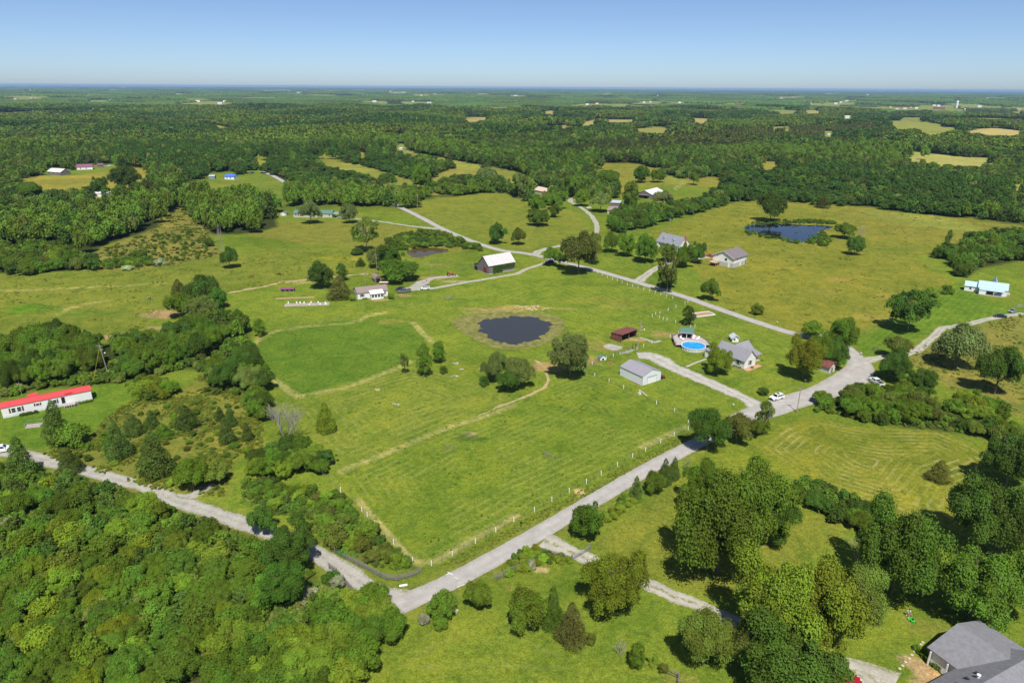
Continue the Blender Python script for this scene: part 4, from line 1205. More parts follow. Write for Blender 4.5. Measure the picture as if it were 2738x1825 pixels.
def grove(t, pts, r0, r1, hk, kinds, tints, label, group, n=400, pack=.62, seed=1, cat='tree', keep_in=.35, limit=30, name=None, top=.9):
    g = random.Random(seed)
    pp = ppix(t, pts)
    lo, hi = pp.min(0), pp.max(0)
    done = []
    for _ in range(n * 12):
        u = g.uniform(lo[0], hi[0]); v = g.uniform(lo[1], hi[1])
        if not inside(pp, np.array([u]), np.array([v]))[0]:
            continue
        r = g.uniform(r0, r1); h = r * g.uniform(*hk)
        c = at(u, v, .5 * h)
        p = (c[0], c[1], float(h0(c[0], c[1])))
        if any((p[0] - q[0][0]) ** 2 + (p[1] - q[0][1]) ** 2 < ((r + q[1]) * pack) ** 2 for q in done):
            continue
        uu, vv, dd = pix(np.array([p[0] - r * keep_in * 2, p[0] + r * keep_in * 2, p[0], p[0]]), np.array([p[1]] * 3 + [p[1] - r * .75]), np.array([p[2] + .5 * h, p[2] + .5 * h, p[2] + h * top, p[2] + .1]))
        if not inside(pp, uu, vv).all():
            continue
        done.append((p, r, h, g.choice(kinds), g.choice(tints), r / dd[2]))
    done.sort(key=lambda q: -q[5])
    order = sorted(range(min(limit, len(done))), key=lambda i: float(pix(*done[i][0])[0]))
    rank = {i: n_ for n_, i in enumerate(order)}
    base = lambda i: SIZEW[0 if done[i][1] > (r0 + 2 * r1) / 3 else 1 if done[i][1] > (2 * r0 + r1) / 3 else 2] + ' ' + TINTW.get(done[i][4], 'green') + ' ' + re.sub('^(broad green|green|leafy young|dense green|large|leafy) ', '', label)
    for i, (p, r, h, k, tn, _) in enumerate(done):
        if i < limit:
            if len(order) <= 16:
                lab = label + ', ' + ORD[rank[i]] + ' from the left'
            else:
                lab = base(i)
                same = [j for j in order if base(j) == lab]
                if len(same) > 1:
                    lab += ', ' + ORD[same.index(i)] + ' from the left'
            put_tree(p, r, h, k, tn, lab, group, cat=cat, name=name if k != 'bush' else None)
        else:
            REST.append((p, r, h)); TREES.append((p[0], p[1], r, h))
    return len(done)


G = {}
G['belt'] = grove('C1', [(-60, 190), (180, 60), (520, 40), (700, 100), (900, 110), (900, 300), (870, 440), (800, 520), (560, 570), (330, 590), (-60, 670)], 3.2, 5.0, (1.9, 2.4), ['round'], 'dDgd', 'broad green tree in the belt behind the mobile home', 'trees behind the mobile home', 120, .55, 2, limit=40, top=.62)
G['belt2'] = grove('C1', [(940, 160), (1130, 105), (1400, 60), (1700, -20), (1960, -90), (2210, -40), (2235, 110), (2100, 170), (1900, 260), (1640, 420), (1400, 500), (1120, 555), (1010, 420), (1000, 200)], 2.8, 4.6, (1.9, 2.4), ['round'], 'dDDg', 'green tree in the belt above the mobile home', 'trees of the sloping belt', 140, .55, 3, limit=36, top=.62)
G['belt3'] = grove('C1', [(1840, 430), (1940, 250), (2150, 140), (2310, 260), (2410, 480), (2445, 610), (2330, 660), (2150, 670), (1910, 650), (1830, 545)], 3.6, 5.4, (1.7, 2.1), ['round'], 'Dds', 'large tree at the lower corner of the green plot', 'trees at the plot corner', 80, .5, 4, limit=14, top=.62)
G['belt4'] = grove('C1', [(1120, 520), (1300, 450), (1420, 470), (1600, 560), (1570, 700), (1180, 735)], 2.0, 3.2, (1.3, 1.7), ['round', 'bush'], 'dly', 'leafy shrub tree right of the mobile home lawn', 'shrub trees beside the lawn', 60, .55, 5, limit=12)
G['belt5'] = grove('C1', [(2160, 610), (2400, 620), (2420, 800), (2370, 930), (2210, 900)], 2.4, 3.4, (1.6, 2.0), ['round'], 'dD', 'tree in the hedge between rough field and hay field', 'hedge trees beside the hay field', 40, .5, 6, limit=8, top=.62)
G['belt6'] = grove('C2', [(-60, 1130), (200, 1090), (390, 1035), (560, 1095), (720, 1210), (700, 1300), (560, 1385), (340, 1370), (260, 1430), (-60, 1430)], 2.2, 3.4, (1.4, 1.8), ['round'], 'dglD', 'dense green tree at the left edge of the hay field', 'trees left of the hay field', 60, .52, 7, limit=14, top=.62)
G['brush'] = grove('D2', [(-100, -200), (300, -160), (760, -60), (900, 120), (1050, 300), (1300, 470), (1380, 585), (1220, 645), (1100, 625), (960, 555), (840, 470), (640, 400), (460, 330), (300, 190), (-100, 0)], 1.0, 2.0, (1.1, 1.6), ['bush'], 'dlob', 'shrub in the overgrown strip beside the hay field', 'shrubs of the overgrown strip', 90, .6, 8, limit=40)
G['locust'] = grove('D2', [(-420, 1180), (-80, 1010), (250, 960), (520, 920), (800, 800), (1050, 720), (1190, 720), (1245, 850), (1250, 1250), (1150, 1400), (900, 1500), (760, 1800), (500, 2000), (-420, 2000)], 3.2, 4.6, (1.5, 1.9), ['round'], 'gl', 'feathery bright green locust tree overhanging the road', 'locust trees over the road', 110, .46, 9, name='locust_tree', limit=30)
G['thicket'] = grove('D1', [(-300, -360), (60, -310), (160, -240), (420, -180), (900, -120), (1300, -30), (1440, 80), (1600, 140), (1980, 230), (2230, 380), (2330, 700), (2500, 860), (2330, 1000), (2150, 1180), (1900, 1350), (1600, 1700), (-300, 1760)], 1.9, 3.4, (1.35, 1.9), ['round', 'round', 'bush'], ['d', 'g', 'd', 'l', 'd', 'g', 'b', 'y'], 'leafy young tree in the dense thicket below the gravel lane', 'thicket trees below the lane', 260, .60, 10, name='thicket_tree', limit=120)
G['hedge'] = grove('C4', [(470, 640), (560, 595), (640, 660), (760, 585), (930, 545), (1080, 600), (1400, 540), (1580, 700), (1640, 860), (1900, 900), (2100, 860), (2360, 960), (2360, 1160), (2100, 1110), (1850, 1020), (1560, 935), (1150, 955), (800, 885), (620, 820), (380, 845)], 2.0, 3.5, (1.5, 2.1), ['round', 'round', 'bush'], 'dDdo', 'hedgerow tree between road and hay rows', 'hedgerow trees above the hay field', 110, .55, 11, name='hedgerow_tree', limit=44, top=.62)
G['hedge2'] = grove('C4', [(1600, 710), (1740, 640), (1890, 575), (2150, 690), (2300, 820), (2360, 920), (1950, 890), (1700, 840)], 2.2, 3.4, (1.2, 1.7), ['round', 'bush'], 'dly', 'leafy shrub tree in the rough ground right of the truck', 'shrub trees right of the truck', 50, .55, 12, name='hedgerow_tree', limit=14)
G['thick2'] = grove('B4', [(1430, 470), (1600, 345), (1740, 380), (1850, 265), (2150, 225), (2420, 195), (2420, 540), (2100, 550), (1950, 620), (1830, 700), (1680, 670), (1740, 540), (1560, 510)], 2.6, 4.4, (1.3, 1.9), ['round', 'bush'], 'dDg', 'tree in the thicket at the right meadow corner', 'thicket trees at the right meadow', 80, .52, 13, limit=24)
G['row'] = grove('B3', [(820, 200), (920, 90), (1050, 40), (1240, 30), (1300, 10), (1500, 0), (1990, -60), (2000, 20), (1700, 110), (1480, 165), (1260, 245), (1000, 290)], 3.2, 5.0, (1.5, 2.0), ['round'], 'dDg', 'tree in the belt above the grey-roofed house', 'trees above the grey-roofed house', 80, .5, 14, limit=22, top=.62)
G['pondside'] = grove('B2', [(1160, 330), (1300, 270), (1500, 240), (1700, 250), (1900, 330), (2090, 400), (2090, 450), (1800, 415), (1500, 410), (1340, 440), (1230, 430)], 1.4, 2.6, (1.0, 1.4), ['bush'], 'dbl', 'shrub on the bank above the brown pond', 'shrubs above the brown pond', 60, .5, 15, limit=24)
G['hedge3'] = grove('F', [(1815, 1130), (1830, 1090), (1900, 1105), (2000, 1150), (2060, 1210), (2000, 1245), (1900, 1195), (1840, 1160)], 1.7, 2.9, (1.4, 1.9), ['bush', 'round'], 'dD', 'hedge shrub between the maple lawn and the hay field', 'hedge shrubs beside the maple lawn', 50, .5, 16, limit=14, top=.62)
G['verge'] = grove('D3', [(770, 190), (900, 30), (1010, -60), (1130, -80), (1130, 20), (1000, 100), (900, 190), (830, 220)], .8, 1.3, (1.1, 1.5), ['bush'], 'ly', 'clipped hedge shrub along the road verge', 'hedge shrubs along the verge', 40, .5, 17, limit=12)
G['gatebrush'] = grove('D3', [(-60, 560), (60, 440), (220, 390), (300, 430), (540, 490), (540, 570), (260, 560), (200, 640), (-60, 700)], .8, 1.5, (1.0, 1.4), ['bush'], 'dly', 'shrub beside the gravel gate entrance', 'shrubs at the gate entrance', 40, .55, 18, limit=16)
G['pond_r'] = grove('B4', [(-160, 205), (-40, 165), (100, 150), (330, 150), (480, 145), (680, 165), (660, 205), (300, 195), (-40, 215), (-150, 240)], 1.0, 1.9, (1.0, 1.4), ['bush'], 'Do', 'shrub on the far bank of the right pond', 'shrubs on the pond far bank', 40, .5, 19, limit=12)
G['pond_f'] = grove('B4', [(-170, 240), (-60, 255), (60, 290), (200, 310), (380, 345), (460, 300), (560, 240), (640, 330), (590, 405), (420, 380), (300, 375), (100, 335), (-40, 320), (-150, 290)], .9, 1.8, (1.0, 1.4), ['bush'], 'dlD', 'shrub on the near bank of the right pond', 'shrubs on the pond near bank', 50, .55, 20, limit=16)
G['left'] = grove('B1', [(-120, 620), (-120, 350), (180, 330), (420, 330), (700, 440), (840, 470), (930, 560), (900, 620), (620, 630), (400, 640), (200, 680)], 2.4, 4.6, (1.3, 1.8), ['round', 'round', 'bush'], 'dlog', 'tree on the front edge of the left wood', 'trees edging the left wood', 60, .5, 21, limit=30)
G['scrub'] = grove('B1', [(880, 470), (1300, 310), (1700, 240), (1880, 330), (1930, 500), (1400, 570), (1000, 580)], .7, 1.6, (.9, 1.3), ['bush'], 'obD', 'low shrub on the scrubby slope', 'shrubs on the scrubby slope', 30, 1.3, 22, limit=30)
G['scrub2'] = grove('B1', [(900, 520), (1100, 470), (1280, 420), (1380, 500), (1370, 580), (1100, 600), (930, 610)], 1.6, 2.6, (1.0, 1.4), ['bush'], 'dlg', 'green shrub at the foot of the scrubby slope', 'shrubs at the slope foot', 30, .6, 23, limit=10)
G['rough'] = grove('C1', [(820, 1010), (960, 820), (1250, 760), (1560, 720), (1840, 560), (2150, 690), (2180, 1100), (2050, 1240), (1990, 1540), (1500, 1500), (900, 1280), (420, 1190)], .6, 1.5, (1.0, 1.6), ['bush', 'bush', 'oval'], 'dlbo', 'sapling or shrub in the rough grass', 'saplings in the rough field', 40, 1.5, 24, limit=40)
print('TREES', NT[0], G)
# ------------------------------------------------------------------ buildings
WHITE = ribbed('white_siding', (.78, .78, .76), 2, .22, .55, depth=.012, var=.04)
WHITEMETAL = ribbed('white_sheet_metal', (.72, .75, .78), 0, .34, .4, depth=.02, var=.05)
TRIM = surf('white_trim', (.8, .8, .79), .5, .03)
GLASS = surf('window_glass', (.03, .045, .06), .08, .2, .7, spec=.6)
DARK = surf('dark_opening', (.012, .012, .014), .9, .2)
GREYMETAL = ribbed('grey_metal_roof', (.27, .265, .29), 0, .46, .42, depth=.025, var=.08)
GREYTRIM = surf('grey_trim', (.20, .22, .26), .5, .1)
REDMETAL = ribbed('red_metal_roof', (.62, .075, .075), 0, .46, .4, depth=.02, var=.07)
REDTRIM = surf('maroon_shutter', (.20, .025, .03), .5, .1)
SHINGLE_B = surf('brown_shingles', (.25, .20, .175), .92, .18, 2.2, bumpy=.02)
SHINGLE_G = surf('grey_shingles', (.20, .20, .215), .92, .16, 1.3, bumpy=.02)
SHINGLE_L = surf('slate_shingles', (.24, .25, .29), .9, .14, 1.8, bumpy=.02)
SHINGLE_M = surf('mauve_shingles', (.185, .155, .165), .92, .16, 2, bumpy=.02)
BLOCK = surf('concrete_block', (.47, .45, .42), .9, .08, 2.5, bumpy=.02)
GREYWOOD = surf('grey_barn_boards', (.17, .15, .145), .9, .38, 2.2, stretch=(6, 6, .35), bumpy=.02)
OLDWOOD = surf('weathered_fence_boards', (.20, .18, .17), .9, .3, 3)
RUST = surf('rusty_red_metal', (.17, .055, .045), .75, .35, .9, dirt=((.28, .16, .11), .52, .7))
GREENROOF = surf('green_roof', (.10, .20, .155), .6, .1, 1)
BLUEROOF = ribbed('pale_blue_metal_roof', (.42, .56, .64), 0, .46, .38, depth=.02, var=.05)
STEEL = surf('galvanised_steel', (.48, .50, .51), .4, .12, 2, metal=.6)
TANWALL = surf('tan_siding', (.52, .45, .38), .7, .06)
CONC = MATS['concrete']
BRICK = surf('brick', (.42, .17, .12), .9, .2, 4)
CURTAIN = surf('coral_curtain', (.62, .13, .14), .8, .12)
BLUE = surf('pool_blue', (.03, .20, .62), .4, .12)
DECK = surf('deck_boards', (.42, .37, .34), .85, .15, 2.2)


def frame3(t, n, r, l=None, depth=None):
    """near corner, right corner and (left corner or depth) of a footprint -> origin, turn, width, depth"""
    N_, R_ = P(t, *n), P(t, *r)
    d = R_ - N_; d.z = 0
    w = d.length
    rz = math.atan2(d.y, d.x)
    if l is not None:
        q = P(t, *l) - N_
        depth = q.x * -math.sin(rz) + q.y * math.cos(rz)
    N_.z = min(N_.z, float(h0(N_.x + math.cos(rz) * w / 2, N_.y + math.sin(rz) * w / 2))) - .02
    return N_, rz, w, depth


def gable(root, x0, x1, y0, y1, z0, zw, zr, ridge, wm, rm, ov=.35, go=.3, th=.14, roof='roof', wall='wall', walls=True):
    m = MB()
    if ridge == 'x':
        ym = (y0 + y1) / 2
        if walls:
            m.prism([(x0, y0, z0), (x0, y1, z0), (x0, y1, zw), (x0, ym, zr), (x0, y0, zw)], (x1 - x0, 0, 0))
        s = (zr - zw) / (ym - y0)
        r = MB()
        for a, o in ((y0, -ov), (y1, ov)):
            zl = zw - s * ov + .03
            r.prism([(x0 - go, a + o, zl), (x0 - go, ym, zr + .03), (x0 - go, ym, zr + .03 + th), (x0 - go, a + o, zl + th)], (x1 - x0 + 2 * go, 0, 0))
    else:
        xm = (x0 + x1) / 2
        if walls:
            m.prism([(x0, y0, z0), (x1, y0, z0), (x1, y0, zw), (xm, y0, zr), (x0, y0, zw)], (0, y1 - y0, 0))
        s = (zr - zw) / (xm - x0)
        r = MB()
        for a, o in ((x0, -ov), (x1, ov)):
            zl = zw - s * ov + .03
            r.prism([(a + o, y0 - go, zl), (xm, y0 - go, zr + .03), (xm, y0 - go, zr + .03 + th), (a + o, y0 - go, zl + th)], (0, y1 - y0 + 2 * go, 0))
    if walls:
        m.build(wall, wm, root)
    return r.build(roof, rm, root)


def slab(m, face, c, u0, u1, z0, z1, out, back=.03):
    if face == 'front': m.box(u0, u1, c - out, c + back, z0, z1)
    elif face == 'back': m.box(u0, u1, c - back, c + out, z0, z1)
    elif face == 'left': m.box(c - out, c + back, u0, u1, z0, z1)
    else: m.box(c - back, c + out, u0, u1, z0, z1)
    return m


def window(root, face, c, u, z, w, h, panes=(1, 2), frame=TRIM, shutter=None):
    f = slab(MB(), face, c, u - w / 2 - .09, u + w / 2 + .09, z - h / 2 - .09, z + h / 2 + .09, .06).build('window', frame, root)
    nx, nz = panes
    for i in range(nx):
        for j in range(nz):
            slab(MB(), face, c, u - w / 2 + w * i / nx + .025, u - w / 2 + w * (i + 1) / nx - .025, z - h / 2 + h * j / nz + .025, z - h / 2 + h * (j + 1) / nz - .025, .075, -.04).build('pane', GLASS, f)
    if shutter:
        for s in (-1, 1):
            a = u + s * (w / 2 + .28)
            slab(MB(), face, c, a - .17, a + .17, z - h / 2 - .06, z + h / 2 + .06, .05).build('shutter', shutter, root)
    return f


def door(root, face, c, u, z0, w, h, mat=TRIM, frame=TRIM, name='door'):
    slab(MB(), face, c, u - w / 2 - .1, u + w / 2 + .1, z0, z0 + h + .1, .035).build('door_frame', frame, root)
    d = slab(MB(), face, c, u - w / 2, u + w / 2, z0 + .01, z0 + h, .06, -.03).build(name, mat, root)
    slab(MB(), face, c, u + w * .36, u + w * .42, z0 + h * .45, z0 + h * .5, .11, -.055).build('handle', STEEL, d)
    return d


def steps(root, x0, x1, y0, n, rise, run, mat, name='steps'):
    m = MB()
    for i in range(n):
        m.box(x0, x1, y0 - (i + 1) * run, y0 - i * run - .004, 0, rise * (n - i))
    return m.build(name, mat, root)


# --- mobile home with the red roof
o, rz, W, D = frame3('C1', (30, 862), (828, 697), depth=4.4)
root = empty('mobile_home', o, rz, 'long white mobile home with bright red metal roof at the left edge', 'mobile home')
gable(root, 0, W, 0, D, -.3, 3.25, 3.85, 'x', WHITE, REDMETAL, .18, .15)
MB().box(.02, W - .02, -.025, .0, 0, .62).build('skirting', surf('skirting', (.62, .62, .60), .8, .12, 1.5), root)
MB().box(W * .70, W * .79, -.0, 1.9, 3.46, 3.62).build('roof_patch', surf('dark_red_sheet', (.42, .03, .04), .45, .1), root, label='darker red repaired sheet in the roof')
window(root, 'front', 0, W * .125, 1.95, .95, 1.35, (1, 2)); window(root, 'front', 0, W * .185, 1.95, .95, 1.35, (1, 2))
for u in (.085, .225): slab(MB(), 'front', 0, W * u - .2, W * u + .2, 1.2, 2.7, .05).build('shutter', REDTRIM, root)
window(root, 'front', 0, W * .388, 2.25, .9, .7, (1, 2), shutter=REDTRIM)
window(root, 'front', 0, W * .575, 2.0, 1.0, 1.2, (1, 2), shutter=REDTRIM)
door(root, 'front', 0, W * .672, .85, .9, 2.05, DARK)
dk = MB().box(W * .665, W * .80, -2.2, -.03, .62, .8).build('deck', DECK, root)
for i in range(5):
    MB().box(W * .665 + i * .62, W * .665 + i * .62 + .07, -2.2, -2.13, .0, 1.7).build('post', TRIM, dk)
MB().box(W * .665, W * .80, -2.2, -2.14, 1.62, 1.7).build('handrail', TRIM, dk)
steps(root, W * .80 + .1, W * .80 + 1.0, -.6, 3, .22, .28, OLDWOOD)
MB().box(W * .30, W * .40, D, D + 2.6, 0, 3.2).build('rear_room', WHITE, root); MB().box(W * .29, W * .41, D + .19, D + 2.8, 3.2, 3.34).build('rear_roof', REDMETAL, root)
HOME_FR = (o, rz, W)


def hedge_run(o, rz, x0, x1, y, n, r, h, tint, label, group=None):
    for i in range(n):
        x = x0 + (x1 - x0) * (i + .5) / n
        q = o + Vector((math.cos(rz) * x - math.sin(rz) * y, math.sin(rz) * x + math.cos(rz) * y, 0))
        q.z = float(h0(q.x, q.y))
        put_tree(q, r, h, 'bush', tint, label + (', ' + ORD[i] + ' from the left' if n > 1 else ''), group)


hedge_run(o, rz, W * .18, W * .37, -.9, 4, .8, .9, 'D', 'low foundation shrub below the mobile home windows', 'foundation shrubs at the mobile home')
hedge_run(o, rz, W * .83, W * .99, -.9, 4, .7, .8, 'd', 'low hedge shrub at the right end of the mobile home', 'hedge at the mobile home end')
tn = empty('trampoline_frame', P('C1', 305, 930), .3, 'grey garden bed frame with netting on the mobile home lawn', 'garden bed')
for sx in (-1.9, 1.9):
    for sy in (-1, 1): MB().box(sx - .04, sx + .04, sy - .04, sy + .04, 0, 1.6).build('post', STEEL, tn)
MB().box(-1.9, 1.9, -1, -.2, 0, .35).build('bed', DECK, tn); MB().box(-1.9, 1.9, .25, 1, 0, .35).build('bed', DECK, tn)
for sy in (-1, 1): MB().box(-1.86, 1.86, sy - .02, sy + .02, 1.52, 1.58).build('rail', STEEL, tn)
tn.name = 'garden_bed'

# --- beige-roofed white house with sunroom
o, rz, W, D = frame3('home', (225, 592), (905, 515), depth=8.2)
root = empty('house', o, rz, 'white house with brown shingle roof and white sunroom, left of the parked vehicles', 'house')
gable(root, 0, W, 0, D, -.4, 2.95, 4.5, 'x', WHITE, SHINGLE_B, .3, .3)
MB().box(0, W, -.02, 0, 0, .5).build('skirting', MATS['skirting'], root)
window(root, 'front', 0, W * .15, 1.75, 1.1, 1.35, (1, 2), shutter=REDTRIM)
window(root, 'front', 0, W * .86, 1.75, .9, 1.3, (1, 2), shutter=REDTRIM)
window(root, 'left', 0, 5.5, 1.8, .9, 1.2, (1, 2), shutter=REDTRIM)
sx0, sx1, sy = W * .40, W * .80, -2.9
sr = MB().box(sx0, sx1, sy, 0, .0, 2.75).build('sunroom', TRIM, root)
MB().prism([(sx0 - .3, sy - .35, 2.62), (sx0 - .3, .3, 3.5), (sx0 - .3, .3, 3.6), (sx0 - .3, sy - .35, 2.72)], (sx1 - sx0 + .6, 0, 0)).build('sunroom_roof', surf('white_metal_roof', (.82, .81, .78), .45, .05), root)
for i in range(4):
    u = sx0 + (sx1 - sx0) * (i + .5) / 4
    window(sr, 'front', sy, u, 1.65, 1.05, 1.35, (2, 1))
window(sr, 'left', sx0, sy / 2, 1.65, 1.9, 1.35, (2, 1))
steps(root, sx1 + .05, sx1 + 1.2, -.3, 3, .2, .3, DECK)
for x in (W * .17, W * .26): hedge_run(o, rz, x, x + .1, -.9, 1, .6, .8, 'l' if x < W * .2 else 'd', 'small bed shrub under the shuttered window, ' + ('bright left one' if x < W * .2 else 'darker right one'))

# --- small barn-roofed storage shed behind it
o, rz, W, D = frame3('home', (615, 225), (720, 225), depth=5.4)
root = empty('storage_shed', o, R(28), 'small shed with rounded brown shingle roof and dark doorway behind the white house', 'shed')
W = 3.2
MB().prism([(0, 0, 0), (W, 0, 0), (W, 0, 1.9), (W * .82, 0, 2.9), (W * .5, 0, 3.4), (W * .18, 0, 2.9), (0, 0, 1.9)], (0, D, 0)).build('wall', surf('shed_wood', (.20, .15, .12), .85, .2), root)
prof = [(-.15, 1.75), (W * .16, 2.95), (W * .5, 3.47), (W * .84, 2.95), (W + .15, 1.75)]
rf = MB()
for (a, b), (c_, d_) in zip(prof, prof[1:]):
    rf.prism([(a, -.2, b + .03), (c_, -.2, d_ + .03), (c_, -.2, d_ + .13), (a, -.2, b + .13)], (0, D + .4, 0))
rf.build('roof', SHINGLE_B, root)
MB().box(W * .2, W * .8, -.03, .02, 0, 2.3).build('doorway', DARK, root)

# --- old barn with the white metal roof
o, rz, W, D = frame3('barn', (985, 1085), (2000, 905), depth=9.5)
root = empty('barn', o, rz, 'weathered grey board barn with streaked white metal roof and ivy by the drive', 'barn')
zw, zr = 4.6, 8.6
gable(root, 0, W, 0, D, .35, zw, zr, 'x', GREYWOOD, DARK, .3, .3, .06, roof='roof_deck')
MB().box(-.05, W + .05, -.05, D + .05, -.4, .35).build('foundation', BLOCK, root)
sheet_m = surf('old_white_roof_sheet', (.58, .56, .55), .55, .2, 1.2, dirt=((.32, .17, .12), .54, .8), stretch=(3, 1, 1))
n = 22
for s in (0, 1):
    ya, yb = (-.42, D / 2) if s == 0 else (D + .42, D / 2)
    zl = zw - (zr - zw) / (D / 2) * .42 + .12
    me = None
    for i in range(n):
        a = -.4 + (W + .8) * i / n; b = -.4 + (W + .8) * (i + 1) / n - .03
        dz = .03 * ((i * 7) % 3)
        MB().prism([(a, ya, zl + dz), (a, yb, zr + .13 + dz), (a, yb, zr + .17 + dz), (a, ya, zl + .04 + dz)], (b - a, 0, 0)).build('roof_sheet', sheet_m, root)
for i in range(16):       # gable boards
    y0, y1 = D * i / 16 + .02, D * (i + 1) / 16 - .02
    ym = (y0 + y1) / 2
    top = zw + (zr - zw) * (1 - abs(ym - D / 2) / (D / 2)) - .35
    zb = .36 if not 5 <= i <= 8 else 2.9
    MB().box(-.06, 0, y0, y1, zb, top).build('board', GREYWOOD, root)
for y in (2.6, 4.1): MB().box(-.12, -.06, y - .6, y + .6, .36, 3.2).build('door', REDTRIM, root, label='dark red plank door in the gable')
ln = MB().prism([(0, D, .1), (0, D + 4.2, .1), (0, D + 4.2, 3.0), (0, D, 4.2)], (6, 0, 0)).build('lean_to', GREYWOOD, root)
MB().prism([(-.3, D - .1, 4.35), (-.3, D + 4.6, 2.98), (-.3, D + 4.6, 3.08), (-.3, D - .1, 4.45)], (6.6, 0, 0)).build('lean_to_roof', RUST, root)
MB().box(-.05, .0, D + 1.2, D + 3.6, .15, 2.1).build('doorway', DARK, root)
g = np.random.default_rng(5)       # ivy over the front wall
pts = []
for i in range(1500):
    u = g.uniform(W * .16, W * .98); zt = 4.3 - abs(math.sin(u * 1.9)) * .5
    zmin = 0 if (W * .16 < u < W * .5) else 2.0
    pts.append((u, g.uniform(-.65, -.08), g.uniform(zmin + g.uniform(0, 1), zt)))
vs, fs = [], []
for p in pts:
    s = g.uniform(.16, .34); a = g.uniform(0, 3.14)
    t1 = np.array([math.cos(a), g.uniform(-.4, .2), math.sin(a)]) * s; t2 = np.array([-math.sin(a), g.uniform(-.4, .4), math.cos(a)]) * s * .7
    k = len(vs); p = np.array(p)
    vs += [p - t1, p - t2, p + t1, p + t2]; fs.append((k, k + 1, k + 2, k + 3))
me = mesh_np('ivy', vs, fs, LEAF); fattr(me, 'leaf', np.repeat(g.uniform(0, 1, len(fs)), 4))
iv = obj('ivy', me, root); iv.color = (.09, .17, .025, 1); iv['kind'] = 'stuff'

# --- farmhouse with grey metal roof
o, rz, W, D = frame3('farm', (1640, 990), (1872, 908), depth=12.2)
root = empty('farmhouse', o, rz, 'white farmhouse with grey metal roof and front porch beside the pool', 'house')
gable(root, 0, W, 0, D, -.3, 3.05, 6.0, 'y', WHITE, GREYMETAL, .4, .35)
MB().box(-.03, W + .03, -.03, D + .03, -.4, .22).build('foundation', BLOCK, root)
window(root, 'front', 0, W * .5, 1.75, 1.0, 1.6, (1, 2), shutter=GREYTRIM)
window(root, 'left', 0, 2.6, 1.75, 1.0, 1.6, (1, 2), shutter=GREYTRIM)
window(root, 'left', 0, 8.0, 1.75, 1.0, 1.6, (1, 2), shutter=GREYTRIM)
gable(root, W - 1.5, W + 5.2, 4.6, 10.6, -.3, 3.0, 5.75, 'x', WHITE, GREYMETAL, .4, .35, wall='wing_wall', roof='wing_roof')
window(root, 'right', W + 5.2, 7.6, 1.8, 1.0, 1.5, (1, 2))
window(root, 'front', 4.6, W + 3.6, 1.7, .9, 1.5, (1, 2))
door(root, 'front', 4.6, W + 1.6, .3, .95, 2.1, surf('red_door', (.35, .03, .03), .5, .1))
MB().prism([(W - .2, 1.4, 2.45), (W - .2, 4.9, 3.25), (W - .2, 4.9, 3.36), (W - .2, 1.4, 2.56)], (6.0, 0, 0)).build('porch_roof', GREYMETAL, root)
pf = MB().box(W + .06, W + 5.4, 1.7, 4.57, -.1, .3).build('porch_floor', surf('tan_floor', (.5, .42, .34), .8, .1), root)
for x in (W + .35, W + 2.9, W + 5.2): MB().box(x - .06, x + .06, 1.75, 1.87, .3, 2.6).build('post', GREYTRIM, pf)
gable(root, -.2, W + .4, D, D + 3.4, -.3, 2.5, 3.5, 'x', WHITE, GREYMETAL, .35, .3, wall='rear_wall', roof='rear_roof')
MB().box(-1.9, -.2, D + .4, D + 3.2, -.2, 2.4).build('side_room', WHITE, root)
MB().prism([(-2.2, D + .1, 2.45), (-2.2, D + 3.4, 2.95), (-2.2, D + 3.4, 3.06), (-2.2, D + .1, 2.56)], (2.0, 0, 0)).build('side_roof', GREYMETAL, root)
MB().box(-.6, W + 1.4, -2.0, -.05, -.1, .05).build('flower_bed', surf('terracotta_mulch', (.48, .27, .17), .9, .2), root)
MB().box(-1.5, -.05, .4, 4.6, -.1, .12).build('flower_bed', surf('mulch', (.25, .19, .14), .9, .2), root)
for x, y in ((W * .5, -1.1), (-.8, 1.2), (-.8, 2.4), (-.8, 3.4), (W + 5.6, 1.0)): hedge_run(o, rz, x, x, y, 1, .6, .7, 'l', 'small bright bed shrub at the farmhouse, ' + ('under the gable window', 'nearest the front corner', 'second along the side wall', 'third along the side wall', 'beside the porch')[((W * .5, -.8, -.8, -.8, W + 5.6).index(x) if x != -.8 else [1.2, 2.4, 3.4].index(y) + 1)])
# well house
o, rz, W, D = frame3('farm', (1395, 425), (1530, 420), depth=3.0)
root = empty('well_house', o, rz - .1, 'tiny white well house with pale metal roof behind the farmhouse', 'shed')
W = 2.4
gable(root, 0, W, 0, D, -.3, 1.7, 2.6, 'y', WHITE, surf('pale_metal', (.55, .57, .60), .4, .06), .5, .4)
MB().box(.4, 1.1, -.04, .0, .7, 1.4).build('window', GLASS, root)

# --- above-ground pool, deck, shelter
pc = P('S', 1853.5, 931.5)
root = empty('swimming_pool', pc, 0, 'round above-ground swimming pool with bright blue water', 'pool')
RP, HP = 4.35, 1.3
n = 24
for i in range(n):
    a0, a1 = 2 * math.pi * i / n + .012, 2 * math.pi * (i + 1) / n - .012
    q = [(RP * math.cos(a0), RP * math.sin(a0)), (RP * math.cos(a1), RP * math.sin(a1)), ((RP - .08) * math.cos(a1), (RP - .08) * math.sin(a1)), ((RP - .08) * math.cos(a0), (RP - .08) * math.sin(a0))]
    MB().prism([(x, y, -.2) for x, y in q], (0, 0, HP + .1)).build('wall_panel', surf('pool_wall', (.56, .54, .50), .6, .1), root)
    MB().tube([((RP + .03) * math.cos(a0), (RP + .03) * math.sin(a0), -.1), ((RP + .03) * math.cos(a0), (RP + .03) * math.sin(a0), HP)], .06, 5).build('upright', TRIM, root)
m = MB()
